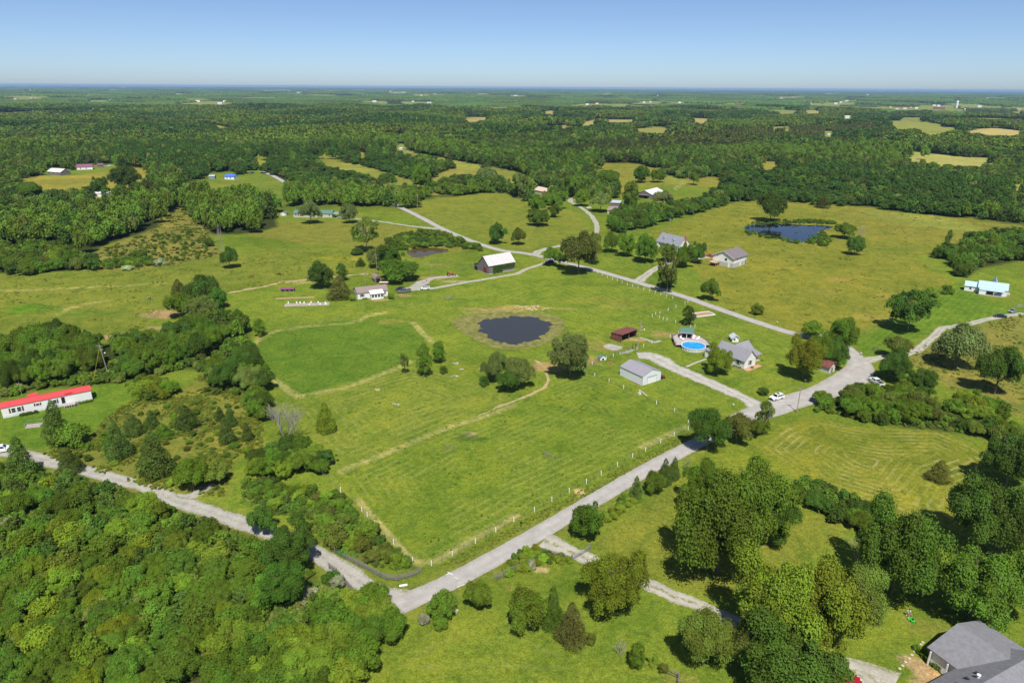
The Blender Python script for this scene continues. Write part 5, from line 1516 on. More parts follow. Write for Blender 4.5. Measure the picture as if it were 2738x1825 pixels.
for i in range(48):
    a0, a1 = 2 * math.pi * i / 48, 2 * math.pi * (i + 1) / 48
    q = [((RP + .12) * math.cos(a0), (RP + .12) * math.sin(a0), HP - .08), ((RP + .12) * math.cos(a1), (RP + .12) * math.sin(a1), HP - .08), ((RP - .14) * math.cos(a1), (RP - .14) * math.sin(a1), HP - .08), ((RP - .14) * math.cos(a0), (RP - .14) * math.sin(a0), HP - .08)]
    m.prism(q, (0, 0, .1))
m.build('top_rail', TRIM, root)
lw = MB(); lw.v = [(0, 0, .32)] + [((RP - .09) * math.cos(t), (RP - .09) * math.sin(t), HP - .09) for t in np.linspace(0, 2 * math.pi, 49)[:-1]] + [((RP - .09) * math.cos(t), (RP - .09) * math.sin(t), .3) for t in np.linspace(0, 2 * math.pi, 49)[:-1]]
lw.f = [(0, 49 + i, 49 + (i + 1) % 48) for i in range(48)] + [(1 + i, 49 + i, 49 + (i + 1) % 48, 1 + (i + 1) % 48) for i in range(48)]
lw.build('liner', BLUE, root)
pw, nt, N, L, b = nodes_of('pool_water')
b.inputs['Base Color'].default_value = (.015, .30, .72, 1); b.inputs['Roughness'].default_value = .05; b.inputs['Specular IOR Level'].default_value = .4
geo = N.new('ShaderNodeNewGeometry')
cc = ramp(N, L, noise(N, L, .5, 4, .6, geo.outputs['Position'], 1.2), [(.35, (.012, .27, .68)), (.6, (.02, .33, .74)), (.78, (.10, .46, .78))])
L.new(cc, b.inputs['Base Color'])
bump(N, L, b, noise(N, L, 2.0, 3, .6, geo.outputs['Position']), .2, .05)
MB().lathe([(RP - .1, HP - .32), (RP - .1, HP - .28)], 48).build('water', pw, root)
ld = MB()
for sx in (-.28, .28): ld.tube([(sx, RP - .5, .4), (sx, RP - .5, HP + .7), (sx, RP + .3, HP + .7), (sx, RP + .3, HP)], .05, 5)
for k in range(4): ld.box(-.28, .28, RP - .56, RP - .44, .5 + .3 * k, .56 + .3 * k)
ld.build('ladder', TRIM, root)
def around(dx, dy, up=0): return pc + Vector((dx, dy, up))
dx0 = -6.4; dx1 = 6.4
deck = empty('pool_deck', pc, 0, 'raised grey deck wrapping the back of the pool', 'deck')
ring = [(RP + .2) * math.cos(t) for t in np.linspace(math.radians(15), math.radians(165), 22)]
arc = [((RP + .2) * math.cos(t), (RP + .2) * math.sin(t), 1.0) for t in np.linspace(math.radians(12), math.radians(168), 24)]
MB().prism([(dx1, .9, 1.0), (dx1, 6.0, 1.0), (3.2, 12.5, 1.0), (-3.4, 12.5, 1.0), (-5.9, 9.5, 1.0), (dx0, .9, 1.0)] + arc[::-1], (0, 0, .14)).build('floor', DECK, deck)
for x, y in ((dx0 + .1, 1.0), (dx0 + .1, 4.5), (-5.8, 9.3), (-3.4, 12.3), (3.1, 12.3), (5.0, 9.0), (6.2, 6.0), (6.2, 1.0)):
    MB().box(x - .07, x + .07, y - .07, y + .07, -.3, 2.1).build('post', OLDWOOD, deck)
rail = [(dx0 + .1, 1.0), (dx0 + .1, 4.5), (-5.8, 9.3), (-3.4, 12.3), (3.1, 12.3), (5.0, 9.0), (6.2, 6.0), (6.2, 1.0)]
for (a, b_), (c_, d_) in zip(rail, rail[1:]):
    for z in (1.35, 1.7, 2.05): MB().tube([(a, b_, z), (c_, d_, z)], .05, 4).build('rail', OLDWOOD, deck)
sk = MB()
for (a, b_), (c_, d_) in (((dx0, .9), (dx0, 4.5)), ((6.35, .9), (6.35, 6.0))): sk.prism([(a, b_, -.2), (c_, d_, -.2), (c_, d_, .98), (a, b_, .98)], (.06, 0, 0))
sk.build('skirt', OLDWOOD, deck)
gz = empty('pool_shelter', around(-.4, 9.3, 1.14), -.25, 'pool shelter with green shingle roof and coral curtains', 'gazebo')
for sx in (-2.1, 2.1):
    for sy in (-1.6, 1.6): MB().box(sx - .08, sx + .08, sy - .08, sy + .08, 0, 2.4 + (.35 if sy > 0 else 0)).build('post', TRIM, gz)
MB().prism([(-2.6, -2.1, 2.35), (-2.6, 2.1, 3.0), (-2.6, 2.1, 3.12), (-2.6, -2.1, 2.47)], (5.2, 0, 0)).build('roof', GREENROOF, gz)
MB().box(-2.62, 2.62, -2.16, -2.1, 2.12, 2.5).build('fascia', surf('grey_fascia', (.33, .33, .34), .7, .1), gz)
MB().box(-2.68, -2.62, -2.1, 2.1, 2.3, 2.75).build('fascia', MATS['grey_fascia'], gz)
for sx in (-2.1, 2.1):
    m = MB()
    for k in range(6): m.tube([(sx - .05 + .09 * k * (1 if sx < 0 else -1), -1.75 + .05 * (k % 2), .1), (sx + .05 * k * (1 if sx < 0 else -1), -1.75 + .05 * (k % 2), 2.3)], .07, 5)
    m.build('curtain', CURTAIN, gz)
MB().box(-.1, .1, -1.75, -1.6, .1, 2.3).build('white_curtain', TRIM, gz)
MB().prism([(-1.9, 1.55, .1), (1.9, 1.55, .1), (1.9, 1.55, 2.5), (-1.9, 1.55, 2.5)], (0, .08, 0)).build('back_panel', surf('navy_panel', (.02, .03, .07), .8, .2), gz)
sf = empty('garden_sofa', around(.3, 9.9, 1.14), -.25, 'dark green cushioned garden sofa under the pool shelter', 'sofa')
MB().box(-1.2, 1.2, -.4, .4, .05, .45).build('seat', surf('teal_cushion', (.01, .11, .11), .9, .15), sf); MB().box(-1.2, 1.2, .4, .6, .3, 1.0).build('backrest', MATS['teal_cushion'], sf)


def lounge_chair(p, rz, label):
    r = empty('deck_chair', p, rz, label, 'chair', 'white deck chairs on the pool deck')
    MB().box(-.35, .35, -.5, .35, .34, .42).build('seat', TRIM, r)
    MB().prism([(-.35, .33, .4), (.35, .33, .4), (.35, .75, 1.15), (-.35, .75, 1.15)], (0, .07, .02)).build('backrest', TRIM, r)
    MB().prism([(-.35, -.5, .36), (.35, -.5, .36), (.35, -1.0, .2), (-.35, -1.0, .2)], (0, 0, .06)).build('footrest', TRIM, r)
    for sx in (-.32, .32):
        for sy in (-.45, .3): MB().box(sx - .04, sx + .04, sy - .04, sy + .04, 0, .34).build('leg', TRIM, r)
        MB().box(sx - .05, sx + .05, -.4, .4, .58, .63).build('armrest', TRIM, r)


lounge_chair(around(-2.9, 6.6, 1.14), .5, 'white deck chair left of the pool ladder')
lounge_chair(around(2.0, 7.9, 1.14), -.5, 'white deck chair in front of the right curtain')
lounge_chair(around(3.3, 6.6, 1.14), -.8, 'white deck chair nearest the deck railing corner')
pu = empty('pool_pump', P('farm', 225, 400), .2, 'white and blue pool pump beside the deck corner', 'pump')
MB().lathe([(.28, 0), (.32, .2), (.32, .8), (.2, 1.0)], 12).build('filter_tank', TRIM, pu); MB().tube([(.5, 0, .25), (1.1, 0, .25)], .2, 8).build('motor', surf('blue_motor', (.03, .1, .35), .5, .1), pu); MB().box(.4, 1.2, -.25, .25, 0, .08).build('base', DARK, pu)
tp = empty('tarpaulin', P('farm', 335, 205), .4, 'folded blue tarpaulin behind the pool shelter', 'tarpaulin')
MB().ball((0, 0, .35), (1.0, .6, .4), 10, 5).build('sheet', surf('blue_tarp', (.02, .06, .30), .5, .2), tp, smooth=True)

# --- metal garage
o, rz, W, D = frame3('garage', (1232, 1292), (1942, 1072), (395, 885))
root = empty('metal_garage', o, rz, 'white metal garage with grey gable roof and roll-up door', 'garage')
gable(root, 0, W, 0, D, -.2, 3.15, 4.7, 'y', WHITEMETAL, ribbed('grey_purlin_roof', (.30, .285, .315), 1, .46, .45, depth=.02), .18, .12, .1)
for x in (-.03, W - .05): MB().box(x, x + .08, -.06, .0, -.1, 3.15).build('corner_trim', GREYTRIM, root)
d0, d1 = W * .27, W * .75
MB().box(d0 - .08, d1 + .08, -.035, .0, 0, 2.45).build('door_frame', GREYTRIM, root)
dr = MB()
dr.box(d0, d1, -.05, -.036, .02, 2.2)
dd = dr.build('roll_up_door', TRIM, root)
for k in range(1, 5): MB().box(d0, d1, -.056, -.051, .44 * k - .02, .44 * k + .01).build('seam', surf('door_seam', (.6, .61, .62), .5, .05), dd)
MB().box(d0, d1, -.07, -.036, 2.2, 2.44).build('door_header', GREYTRIM, root)
ml = empty('lawn_cart', P('garage', 2000, 1010), rz, 'dark red cart parked at the right side of the metal garage', 'cart')
MB().box(-.5, .5, -.7, .7, .4, .95).build('body', surf('dark_red', (.16, .03, .03), .5, .2), ml)
for sx in (-.55, .55):
    for sy in (-.5, .5): MB().tube([(sx - .08, sy, .28), (sx + .08, sy, .28)], .28, 10).build('wheel', DARK, ml)
lp = empty('lumber_pile', P('garage', 960, 1195), rz + R(90) , 'low pile of reddish boards along the garage wall', 'lumber')
for k in range(5): MB().box(-2.2 + .2 * k, 2.0 - .15 * k, -.25 + .1 * k, -.16 + .1 * k, .02 + .03 * (k % 2), .12 + .03 * (k % 2)).build('board', surf('reddish_board', (.30, .15, .11), .85, .3), lp)

# --- rusty open shed
o, rz, W, D = frame3('C3', (1003, 184), (1140, 133), (912, 165))
root = empty('open_shed', o, rz, 'rusty red open-fronted livestock shed beside the utility pole', 'shed')
D = max(D, 5.0)
for i in range(12): MB().box(-.05, .0, D * i / 12 + .01, D * (i + 1) / 12 - .01, 0, 2.9 - .04 * (i % 3)).build('board', RUST, root)
MB().box(0, W, D - .06, D, 0, 2.5).build('back_wall', RUST, root); MB().box(W, W + .06, 0, D, 0, 2.7).build('side_wall', RUST, root)
for x in (.08, W / 2, W - .08): MB().box(x - .1, x + .1, .02, .22, 0, 3.0).build('post', OLDWOOD, root)
for x in (.08, W / 2):
    s = W / 2 - .16
    MB().prism([(x + .1, .1, 2.35), (x + .75, .1, 2.95), (x + .75, .1, 3.05), (x + .1, .1, 2.55)], (0, .08, 0)).build('brace', OLDWOOD, root); MB().prism([(x + s, .1, 2.35), (x + s - .65, .1, 2.95), (x + s - .65, .1, 3.05), (x + s, .1, 2.55)], (0, .08, 0)).build('brace', OLDWOOD, root)
MB().box(-.1, W + .1, 0, .14, 2.92, 3.12).build('front_beam', OLDWOOD, root)
for i in range(9):
    a, b_ = -.3 + (W + .6) * i / 9, -.3 + (W + .6) * (i + 1) / 9 - .02
    MB().prism([(a, -.6, 3.2 + .02 * (i % 2)), (a, D + .3, 2.72 + .02 * (i % 2)), (a, D + .3, 2.77 + .02 * (i % 2)), (a, -.6, 3.25 + .02 * (i % 2))], (b_ - a, 0, 0)).build('roof_sheet', RUST, root)

# --- green-roofed kennel
root = empty('dog_kennel', P('C3', 832, 335), R(20), 'little white kennel with green roof below the willow', 'kennel')
gable(root, -1.1, 1.1, -.9, .9, 0, 1.0, 1.75, 'y', TRIM, GREENROOF, .2, .15, .08)
MB().box(-.35, .35, -.93, -.9, .05, .8).build('doorway', DARK, root)

# --- white annex with block basement
o, rz, W, D = frame3('annex', (1440, 1205), (2085, 992), depth=12.6)
root = empty('annex_building', o, rz, 'white gabled building on a concrete block basement in the right meadow', 'building')
zw, zr = 5.2, 8.3
MB().box(.03, W - .03, .03, D - .03, -.6, 2.35).build('basement', BLOCK, root)
gable(root, 0, W, 0, D, 2.35, zw, zr, 'x', WHITE, SHINGLE_M, .6, .7, .16)
MB().box(-.75, -.69, -.62, D + .62, 0, 0).build('fascia', TRIM, root) if False else None
m = MB()
sl = (zr - zw) / (D / 2)
for y0, y1, za, zb in ((-.6, D / 2, zw - sl * .6, zr), (D + .6, D / 2, zw - sl * .6, zr)):
    m.prism([(-.73, y0, za + .0), (-.73, y1, zb + .0), (-.73, y1, zb + .22), (-.73, y0, za + .22)], (.025, 0, 0))
m.build('fascia', TRIM, root)
window(root, 'left', 0, D * .36, 4.0, 1.5, 1.4, (2, 2))
window(root, 'left', 0, D * .78, 5.4, .6, .5, (1, 1))
door(root, 'left', .03, D * .21, -.1, 1.0, 2.15)
door(root, 'front', .03, W * .52, -.1, 1.0, 2.15)
for u in (.28, .53): window(root, 'front', 0, W * u, 4.35, .5, .8, (1, 2), DARK)
MB().tube([(W * .90, -.3, -.1), (W * .90, -.3, 4.4), (W * .86, -.2, 5.0)], .09, 6).build('downpipe', DARK, root)
dk = MB().box(-4.6, -.08, D * .62, D * .98, 2.0, 2.15).build('deck', surf('new_deck_wood', (.46, .33, .19), .85, .15, 2), root)
for x in (-4.4, -2.4, -.4):
    for y in (D * .63, D * .97): MB().box(x - .07, x + .07, y - .07, y + .07, -.3, 3.1).build('post', MATS['new_deck_wood'], dk)
MB().box(-4.5, -.2, D * .62, D * .62 + .06, 2.95, 3.05).build('handrail', MATS['new_deck_wood'], dk)

# --- grey cape house with dormers and chimney
o, rz, W, D = frame3('B3', (1328, 388), (1530, 440), depth=9.0)
root = empty('house', o, rz, 'grey-roofed house with two dormers and brick chimney among the lawn trees', 'house')
gable(root, 0, W, 0, D, -.3, 2.9, 7.4, 'x', WHITE, SHINGLE_L, .4, .3)
for u in (.2, .62):
    x = W * u
    dm = MB().prism([(x, 1.2, 3.6), (x + 1.7, 1.2, 3.6), (x + 1.7, 1.2, 5.2), (x + .85, 1.2, 6.0), (x, 1.2, 5.2)], (0, 3.0, 0)).build('dormer', WHITE, root)
    for (a, b_) in ((-.2, .85), (1.9, .85)): MB().prism([(x + a, 1.0, 5.08), (x + b_, 1.0, 6.05), (x + b_, 1.0, 6.17), (x + a, 1.0, 5.2)], (0, 3.2, 0)).build('dormer_roof', SHINGLE_L, dm)
    window(dm, 'front', 1.2, x + .85, 4.5, .8, 1.0, (1, 2))
MB().box(W - .1, W + .9, D * .45, D * .45 + .8, 0, 8.6).build('chimney', BRICK, root)
for u in (.15, .4, .7): window(root, 'front', 0, W * u, 1.6, 1.0, 1.4, (1, 2))
door(root, 'front', 0, W * .55, .1, .95, 2.1)
MB().box(-2.5, W + .5, -2.2, -.05, .0, .25).build('porch', DECK, root)

# --- pale blue metal roofed house at the right
o, rz, W, D = frame3('B4', (1932, 818), (2192, 852), depth=8.5)
root = empty('house', o, rz, 'white house with pale blue metal roof and shaded porch at the right edge', 'house')
gable(root, 0, W, 0, D, -.3, 2.9, 5.2, 'x', WHITE, BLUEROOF, .3, .3)
gable(root, W * .42, W * .70, D * .5, D + 4.5, -.3, 2.9, 6.1, 'y', WHITE, BLUEROOF, .3, .3, wall='rear_wall', roof='rear_roof')
gable(root, -5.4, -.06, 2.0, 7.0, -.3, 2.5, 4.2, 'x', WHITE, BLUEROOF, .3, .25, wall='wing_wall', roof='wing_roof')
window(root, 'front', 2.0, -3.0, 1.6, .9, 1.2, (1, 2))
MB().prism([(W * .03, -2.5, 2.35), (W * .03, -.1, 2.95), (W * .03, -.1, 3.05), (W * .03, -2.5, 2.45)], (W * .88, 0, 0)).build('porch_roof', BLUEROOF, root)
pf = MB().box(W * .04, W * .90, -2.4, -.04, -.1, .3).build('porch_floor', CONC, root)
for u in (.05, .28, .55, .89): MB().box(W * u - .07, W * u + .07, -2.35, -2.2, .3, 2.42).build('post', TRIM, pf)
MB().box(W * .05, W * .27, -2.3, -2.24, .3, 2.4).build('porch_screen', TRIM, pf)
MB().box(W * .30, W * .53, -.04, -.01, .3, 2.3).build('doorway', surf('grey_brown_door', (.12, .11, .11), .7, .1), root)
window(root, 'front', 0, W * .74, 1.6, 1.7, 1.3, (2, 2))
MB().box(W, W + 1.4, 2, 5, -.1, 1.0).build('side_step', DECK, root)

# --- green-roofed house with carport
o, rz, W, D = frame3('B2', (355, 137), (700, 140), depth=8.0)
root = empty('house', o, rz, 'long tan house with green roof behind two silvery trees', 'house')
gable(root, 0, W, 0, D, -.3, 2.9, 4.7, 'x', TANWALL, GREENROOF, .4, .3)
for u in (.06, .12, .72, .93): window(root, 'front', 0, W * u, 1.7, 1.0, 1.3, (1, 2))
cp = empty('carport', o + Vector((math.cos(rz) * (W + .6), math.sin(rz) * (W + .6), 0)), rz, 'open carport with pale green roof beside the tan house', 'carport')
for x in (.1, 6.2):
    for y in (.3, 5.5): MB().box(x - .07, x + .07, y - .07, y + .07, -.2, 2.5).build('post', GREYTRIM, cp)
MB().prism([(-.2, -.2, 2.5), (-.2, 6, 3.2), (-.2, 6, 3.3), (-.2, -.2, 2.6)], (6.8, 0, 0)).build('roof', surf('pale_green_roof', (.20, .30, .27), .6, .1), cp)
o, rz, W, D = frame3('B2', (232, 123), (290, 125), depth=3.5)
root = empty('garden_shed', o, rz, 'small tan shed with green roof near the utility pole', 'shed')
gable(root, 0, W, 0, D, -.3, 2.1, 3.1, 'y', TANWALL, GREENROOF, .2, .2)
MB().box(W * .3, W * .7, -.03, 0, 0, 1.9).build('door', TRIM, root)

# --- hilltop farmyard
o, rz, W, D = frame3('A3', (1285, 1115), (1392, 1085), (1168, 1097))
root = empty('barn', o, rz, 'old dark-fronted barn with pale metal roof in the far field', 'barn')
gable(root, 0, W, 0, D, -.4, 3.6, 6.6, 'x', GREYWOOD, surf('pale_barn_roof', (.62, .61, .60), .5, .1, .6, dirt=((.3, .18, .13), .62, .6)), .5, .4)
MB().box(-.06, .0, D * .32, D * .55, 0, 2.8).build('doorway', DARK, root); MB().box(-2.2, -.05, D * .15, D * .9, 2.7, 2.85).build('awning', OLDWOOD, root)
o, rz, W, D = frame3('A3', (232, 1062), (352, 1088), depth=9)
root = empty('house', o, rz, 'house with pale peach metal roof half hidden by trees', 'house')
gable(root, 0, W, 0, D, -.4, 3.0, 5.6, 'x', TANWALL, surf('peach_roof', (.62, .47, .38), .5, .06), .4, .3)
o, rz, W, D = frame3('B3', (885, 105), (1045, 118), depth=9)
root = empty('house', o, rz, 'low house with brown shingle roof behind the tree belt', 'house')
gable(root, 0, W, 0, D, -.4, 2.8, 5.2, 'x', TANWALL, SHINGLE_B, .4, .3)
o, rz, W, D = frame3('A3', (915, 1180), (1005, 1185), depth=7)
root = empty('machine_shed', o, rz, 'grey metal shed roof behind the brown-roofed house', 'shed')
gable(root, 0, W, 0, D, -.4, 3.0, 4.4, 'x', GREYWOOD, surf('grey_blue_sheet', (.40, .44, .48), .4, .1), .4, .3)

# --- distant left farm
for t, n_, r_, dep, wz, rzz, wm, rm, nm, lab in (
        ('A1', (430, 895), (548, 905), 11, 3.2, 6, GREYWOOD, surf('white_rust_roof', (.70, .66, .62), .5, .12, .12, dirt=((.36, .16, .10), .55, .85)), 'barn', 'distant barn with white and rust-patched roof in the left clearing'),
        ('A1', (690, 855), (835, 850), 9, 3.0, 5.4, WHITE, surf('purple_roof', (.22, .09, .14), .6, .1), 'house', 'distant white house with plum roof in the left clearing'),
        ('A1', (880, 835), (930, 833), 6, 2.6, 4.6, GREYWOOD, surf('plum_roof', (.16, .07, .11), .6, .1), 'shed', 'small plum-roofed shed beside the distant plum-roofed house'),
        ('A1', (2020, 940), (2106, 942), 9, 2.9, 5.0, WHITE, surf('blue_roof', (.06, .16, .52), .5, .08), 'house', 'distant house with vivid blue roof'),
        ('A1', (1880, 935), (1930, 935), 5, 2.6, 3.6, surf('blue_shed', (.2, .28, .42), .6, .1), surf('grey_sheet', (.4, .45, .5), .5, .1), 'shed', 'small blue-grey shed left of the blue-roofed house'),
        ('A1', (810, 1100), (998, 1092), 6, 2.9, 4.2, WHITE, surf('bright_white_roof', (.8, .8, .8), .4, .03), 'mobile_home', 'long white trailer roof showing between the left woods')):
    o, rz, W, D = frame3(t, n_, r_, depth=dep)
    root = empty(nm, o, rz, lab, nm.replace('_', ' '))
    gable(root, 0, W, 0, D, -.5, wz, rzz, 'x', wm, rm, .4, .3)
    for u in (.25, .6): window(root, 'front', 0, W * u, 1.6, 1.0, 1.2, (1, 1))

# --- specks of houses far away
FARROOF = [surf('far_white', (.72, .72, .72), .5, .05), surf('far_tan', (.50, .38, .30), .7, .05), surf('far_red', (.50, .10, .09), .6, .05), surf('far_grey', (.38, .40, .44), .6, .05), surf('far_brown', (.25, .14, .12), .7, .05)]
KINDN = ['white', 'tan-roofed', 'red-roofed', 'grey-roofed', 'brown']
AREA = {'A1': 'left', 'A2': 'centre-left', 'A3': 'centre-right', 'A4': 'right'}
g = random.Random(4)
shared = {}
for t, x, y, k, w in FAR:
    p = P(t, x, y)
    lab = 'tiny far %s house among the %s skyline woods' % (KINDN[k], AREA[t])
    same = sorted((q[1], q[2]) for q in FAR if q[0] == t and q[3] == k)
    if len(same) > 1:
        lab += ', ' + ORD[same.index((x, y))] + ' from the left'
    r = empty('far_house', p, g.uniform(-.4, .4), lab, 'house', 'far houses, %s, %s' % (KINDN[k], AREA[t]))
    key = k
    if key not in shared:
        a = MB().prism([(-.5, -.3, -.5), (-.5, .3, -.5), (-.5, .3, .28), (-.5, 0, .5), (-.5, -.3, .28)], (1, 0, 0)).mesh('wall', FARROOF[0 if k in (0, 2, 3) else k])
        b_ = MB()
        for s in (-1, 1): b_.prism([(-.53, s * .36, .25), (-.53, 0, .53), (-.53, 0, .57), (-.53, s * .36, .29)], (1.06, 0, 0))
        shared[key] = (a, b_.mesh('roof', FARROOF[k]))
    zs = min(8 if w < 30 else 11, w * .55)
    for nm, me in zip(('wall', 'roof'), shared[key]):
        q = obj(nm, me, r); q.scale = (w, max(w * .6, 8), zs); q.location = (0, 0, zs * .5)
p = P('A4', 1745, 300)
wt = empty('water_tower', p, 0, 'tall white water standpipe on the far right skyline', 'water tower')
MB().lathe([(5.5, -1), (5.5, 33), (3.5, 36), (.5, 37)], 20).build('tank', surf('tower_white', (.75, .79, .8), .4, .06), wt, smooth=False)
MB().box(5.45, 5.9, -.4, .4, 0, 34).build('ladder', STEEL, wt); MB().tube([(0, 0, 37), (0, 0, 40)], .25, 6).build('vent', STEEL, wt)
p = P('A4', 1812, 348)
so = empty('silo', p, 0, 'brown concrete silo below the white water standpipe', 'silo')
MB().lathe([(4, -1), (4, 17)], 18).build('shaft', surf('silo_concrete', (.34, .27, .21), .9, .1), so); MB().lathe([(4.15, 17), (3.2, 19), (.4, 20)], 18).build('dome', STEEL, so)

# --- old shed under the junction trees
o, rz, W, D = frame3('C4', (592, 462), (650, 440), depth=5)
root = empty('old_shed', o, rz, 'old shed with peeling white gable and rusty roof under the junction tree', 'shed')
gable(root, 0, 3.4, 0, 5.5, -.3, 2.4, 3.9, 'y', surf('peeling_white', (.55, .53, .50), .8, .15, 1.5, dirt=((.2, .16, .13), .55, .7)), RUST, .4, .5)
MB().box(1.1, 2.2, -.04, 0, 0, 1.9).build('door', OLDWOOD, root)

# --- slate-roofed house in the lower right corner
zE, zR = 2.8, 5.0
E = lambda x, y, z: P('D4', x, y, z)
root = empty('house', (0, 0, 0), 0, 'house with large slate-grey shingle roof in the lower right corner', 'house')
a = E(1400, 1275, zE); b_ = E(1600, 1035, zR); c_ = E(1985, 1295, zR); e_ = E(1555, 1360, zE); f_ = E(1470, 1470, zE); h_ = E(2330, 1180, 5.6); i_ = E(1940, 1430, 5.6); j_ = E(1565, 1500, zE); k_ = E(2250, 1640, zE)
d_ = (c_ - b_).normalized()
# roof axes: ridge of the front wing runs b->c; the main roof lies behind it
ax = Vector((d_.x, d_.y, 0)).normalized(); ay = Vector((-ax.y, ax.x, 0))
base = Vector((a.x, a.y, float(h0(a.x, a.y))))
root.location = base; root.rotation_euler = (0, 0, math.atan2(ax.y, ax.x))
loc = lambda q: Vector(((q - base).dot(ax), (q - base).dot(ay), 0))
wr = loc(b_).y            # ridge offset of the wing
w2 = abs(wr)
gable(root, .5, 13.0, min(.35, 2 * wr + .35) if wr < 0 else .35, 0 if wr < 0 else 2 * wr - .35, -.2, zE + .2, zR, 'x', WHITE, SHINGLE_G, .4, .6, .16, wall='wing_wall', roof='wing_roof')
mx = loc(f_)
gable(root, 5.2, 14.6, mx.y - 7.0, mx.y + 14.0, -.2, zE + .2, 5.9, 'y', WHITE, SHINGLE_G, .5, .5, .16)
window(root, 'left', 5.2, mx.y - 2.0, 1.6, 1.2, 1.3, (1, 2))
pv_ = surf('vent_black', (.03, .03, .035), .6, .1)
SL = (5.9 - zE - .2) / 4.7
for k, (fx, fy) in enumerate(((.55, 3.2), (.55, .8), (.55, -1.8), (.75, -4))):
    x = 5.2 + 4.7 * fx
    MB().box(x - .3, x + .3, mx.y + fy - .2, mx.y + fy + .2, zE + .2 + SL * 4.7 * fx + .1, zE + .2 + SL * 4.7 * fx + .42).build('roof_vent', pv_, root)
MB().lathe([(.2, 0), (.2, .6), (.3, .62), (.3, .7)], 10, (8.6, mx.y + 2.0, zE + .2 + SL * 3.4 + .1)).build('roof_fan', TRIM, root)
for x in (.7, 3.6): MB().box(x - .1, x + .1, -.25, -.05, -.2, zE).build('porch_post', TRIM, root)
print('CORNER', loc(a), loc(b_), loc(c_), loc(e_), loc(f_))
# ------------------------------------------------------------------ fences, gates, poles, wires
FPOST = MB().box(-.08, .08, -.08, .08, -.2, 1.22).prism([(-.08, -.08, 1.22), (.08, -.08, 1.22), (.05, -.05, 1.27), (-.05, -.05, 1.27)], (0, .1, 0)).mesh('post', TRIM)
DPOST = MB().box(-.05, .05, -.05, .05, -.2, 1.15).mesh('post', OLDWOOD)
TPOST = MB().box(-.035, .035, -.035, .035, -.2, 1.3).mesh('post', surf('t_post', (.06, .08, .06), .6, .2))
WIRE = surf('fence_wire', (.30, .29, .27), .5, .1, metal=.5)


def wire_fence(segs, label, post=FPOST, strands=(.35, .7, 1.05), extra=0, wire_r=.012, name='post_and_wire_fence', group=None):
    pts = [P(t, *p) for t, ps in segs for p in ps]
    root = empty(name, pts[0], 0, label, 'fence', group)
    loc = [p - pts[0] for p in pts]
    for q in loc:
        o = obj('post', post, root, q); o.rotation_euler = (random.uniform(-.03, .03), random.uniform(-.03, .03), random.uniform(0, .4))
    m = MB()
    for a, b in zip(loc, loc[1:]):
        for z in strands: m.tube([a + Vector((0, 0, z)), b + Vector((0, 0, z))], wire_r, 3, False)
        for k in range(extra):
            q = a.lerp(b, (k + 1) / (extra + 1)); o = obj('post', TPOST, root, q)
    m.build('wire', WIRE, root)
    return root


wire_fence([('C3', [(1600, 965), (1475, 1018), (1354, 1080), (1219, 1155), (1103, 1210), (968, 1287), (824, 1367), (692, 1440), (540, 1520)]), ('D3', [(365, 30), (217, 118), (43, 200)]), ('D2', [(2197, 202), (2044, 290), (1872, 386), (1676, 490), (1500, 575)])], 'white-post wire fence between the hay field and the main road', extra=1)
wire_fence([('D2', [(1342, 545), (1180, 390), (1020, 232), (958, 158), (912, 117)]), ('C2', [(770, 1512), (608, 1350)])], 'white-post fence along the overgrown side of the hay field')
wire_fence([('C3', [(1600, 900), (1478, 802), (1317, 735), (1168, 655), (1024, 597), (895, 535), (767, 485), (672, 438)])], 'white-post wire fence between the garage lawn and the hay field', extra=1)
wire_fence([('C3', [(672, 438), (745, 382), (870, 335), (933, 312), (992, 292), (1143, 250), (1202, 225), (1275, 196), (1440, 138), (1515, 110)])], 'white-post fence from the willow past the rusty shed to the pool')
wire_fence([('B3', [(740, 622), (800, 642), (840, 662), (886, 684), (931, 698), (975, 713), (1019, 727), (1065, 748), (1114, 761), (1163, 776), (1214, 793), (1265, 806), (1316, 823), (1366, 838), (1419, 854), (1473, 868), (1583, 916)])], 'long white-post fence along the upper road')
wire_fence([('B3', [(1610, 905), (1502, 950), (1432, 976), (1358, 1006), (1320, 1012), (1290, 1032)])], 'white-post fence running from the upper road toward the pond')
wire_fence([('B3', [(1355, 1046), (1388, 1058), (1421, 1066), (1499, 1085), (1577, 1103), (1635, 1125), (1672, 1125)])], 'white-post fence behind the pool shelter')
wire_fence([('B2', [(185, 1142), (445, 1108), (555, 1087), (775, 1047), (878, 1032), (1078, 997), (1178, 977), (1272, 957), (1360, 947), (1450, 937), (1540, 917), (1720, 882), (1950, 820), (2163, 757)])], 'thin dark post fence between the white house and the pond', TPOST, (.4, .8, 1.1))
wire_fence([('B3', [(60, 470), (130, 480), (170, 485), (215, 490), (300, 508)])], 'short dark post fence beside the barn entrance', DPOST, name='paddock_fence')
wire_fence([('B4', [(920, 1180), (1010, 1140), (1090, 1105), (1160, 1075)])], 'overgrown wire fence at the edge of the striped lawn', DPOST)
wire_fence([('farm', [(905, 75), (1190, 155), (1415, 245), (1340, 340), (1240, 370)])], 'chain-link yard fence behind the farmhouse', TPOST, (.15, .45, .75, 1.05), 2, name='chain_link_fence')
wire_fence([('B1', [(450, 632), (800, 625), (1200, 600), (1600, 580), (1880, 545)])], 'faint wire fence along the left pasture edge', TPOST, (.4, .9), 1)
wire_fence([('C3', [(870, 332), (990, 292), (1110, 250), (1105, 225)])], 'grey chain-link dog run beside the kennel', TPOST, (.2, .5, .8, 1.1), 2, name='chain_link_fence')
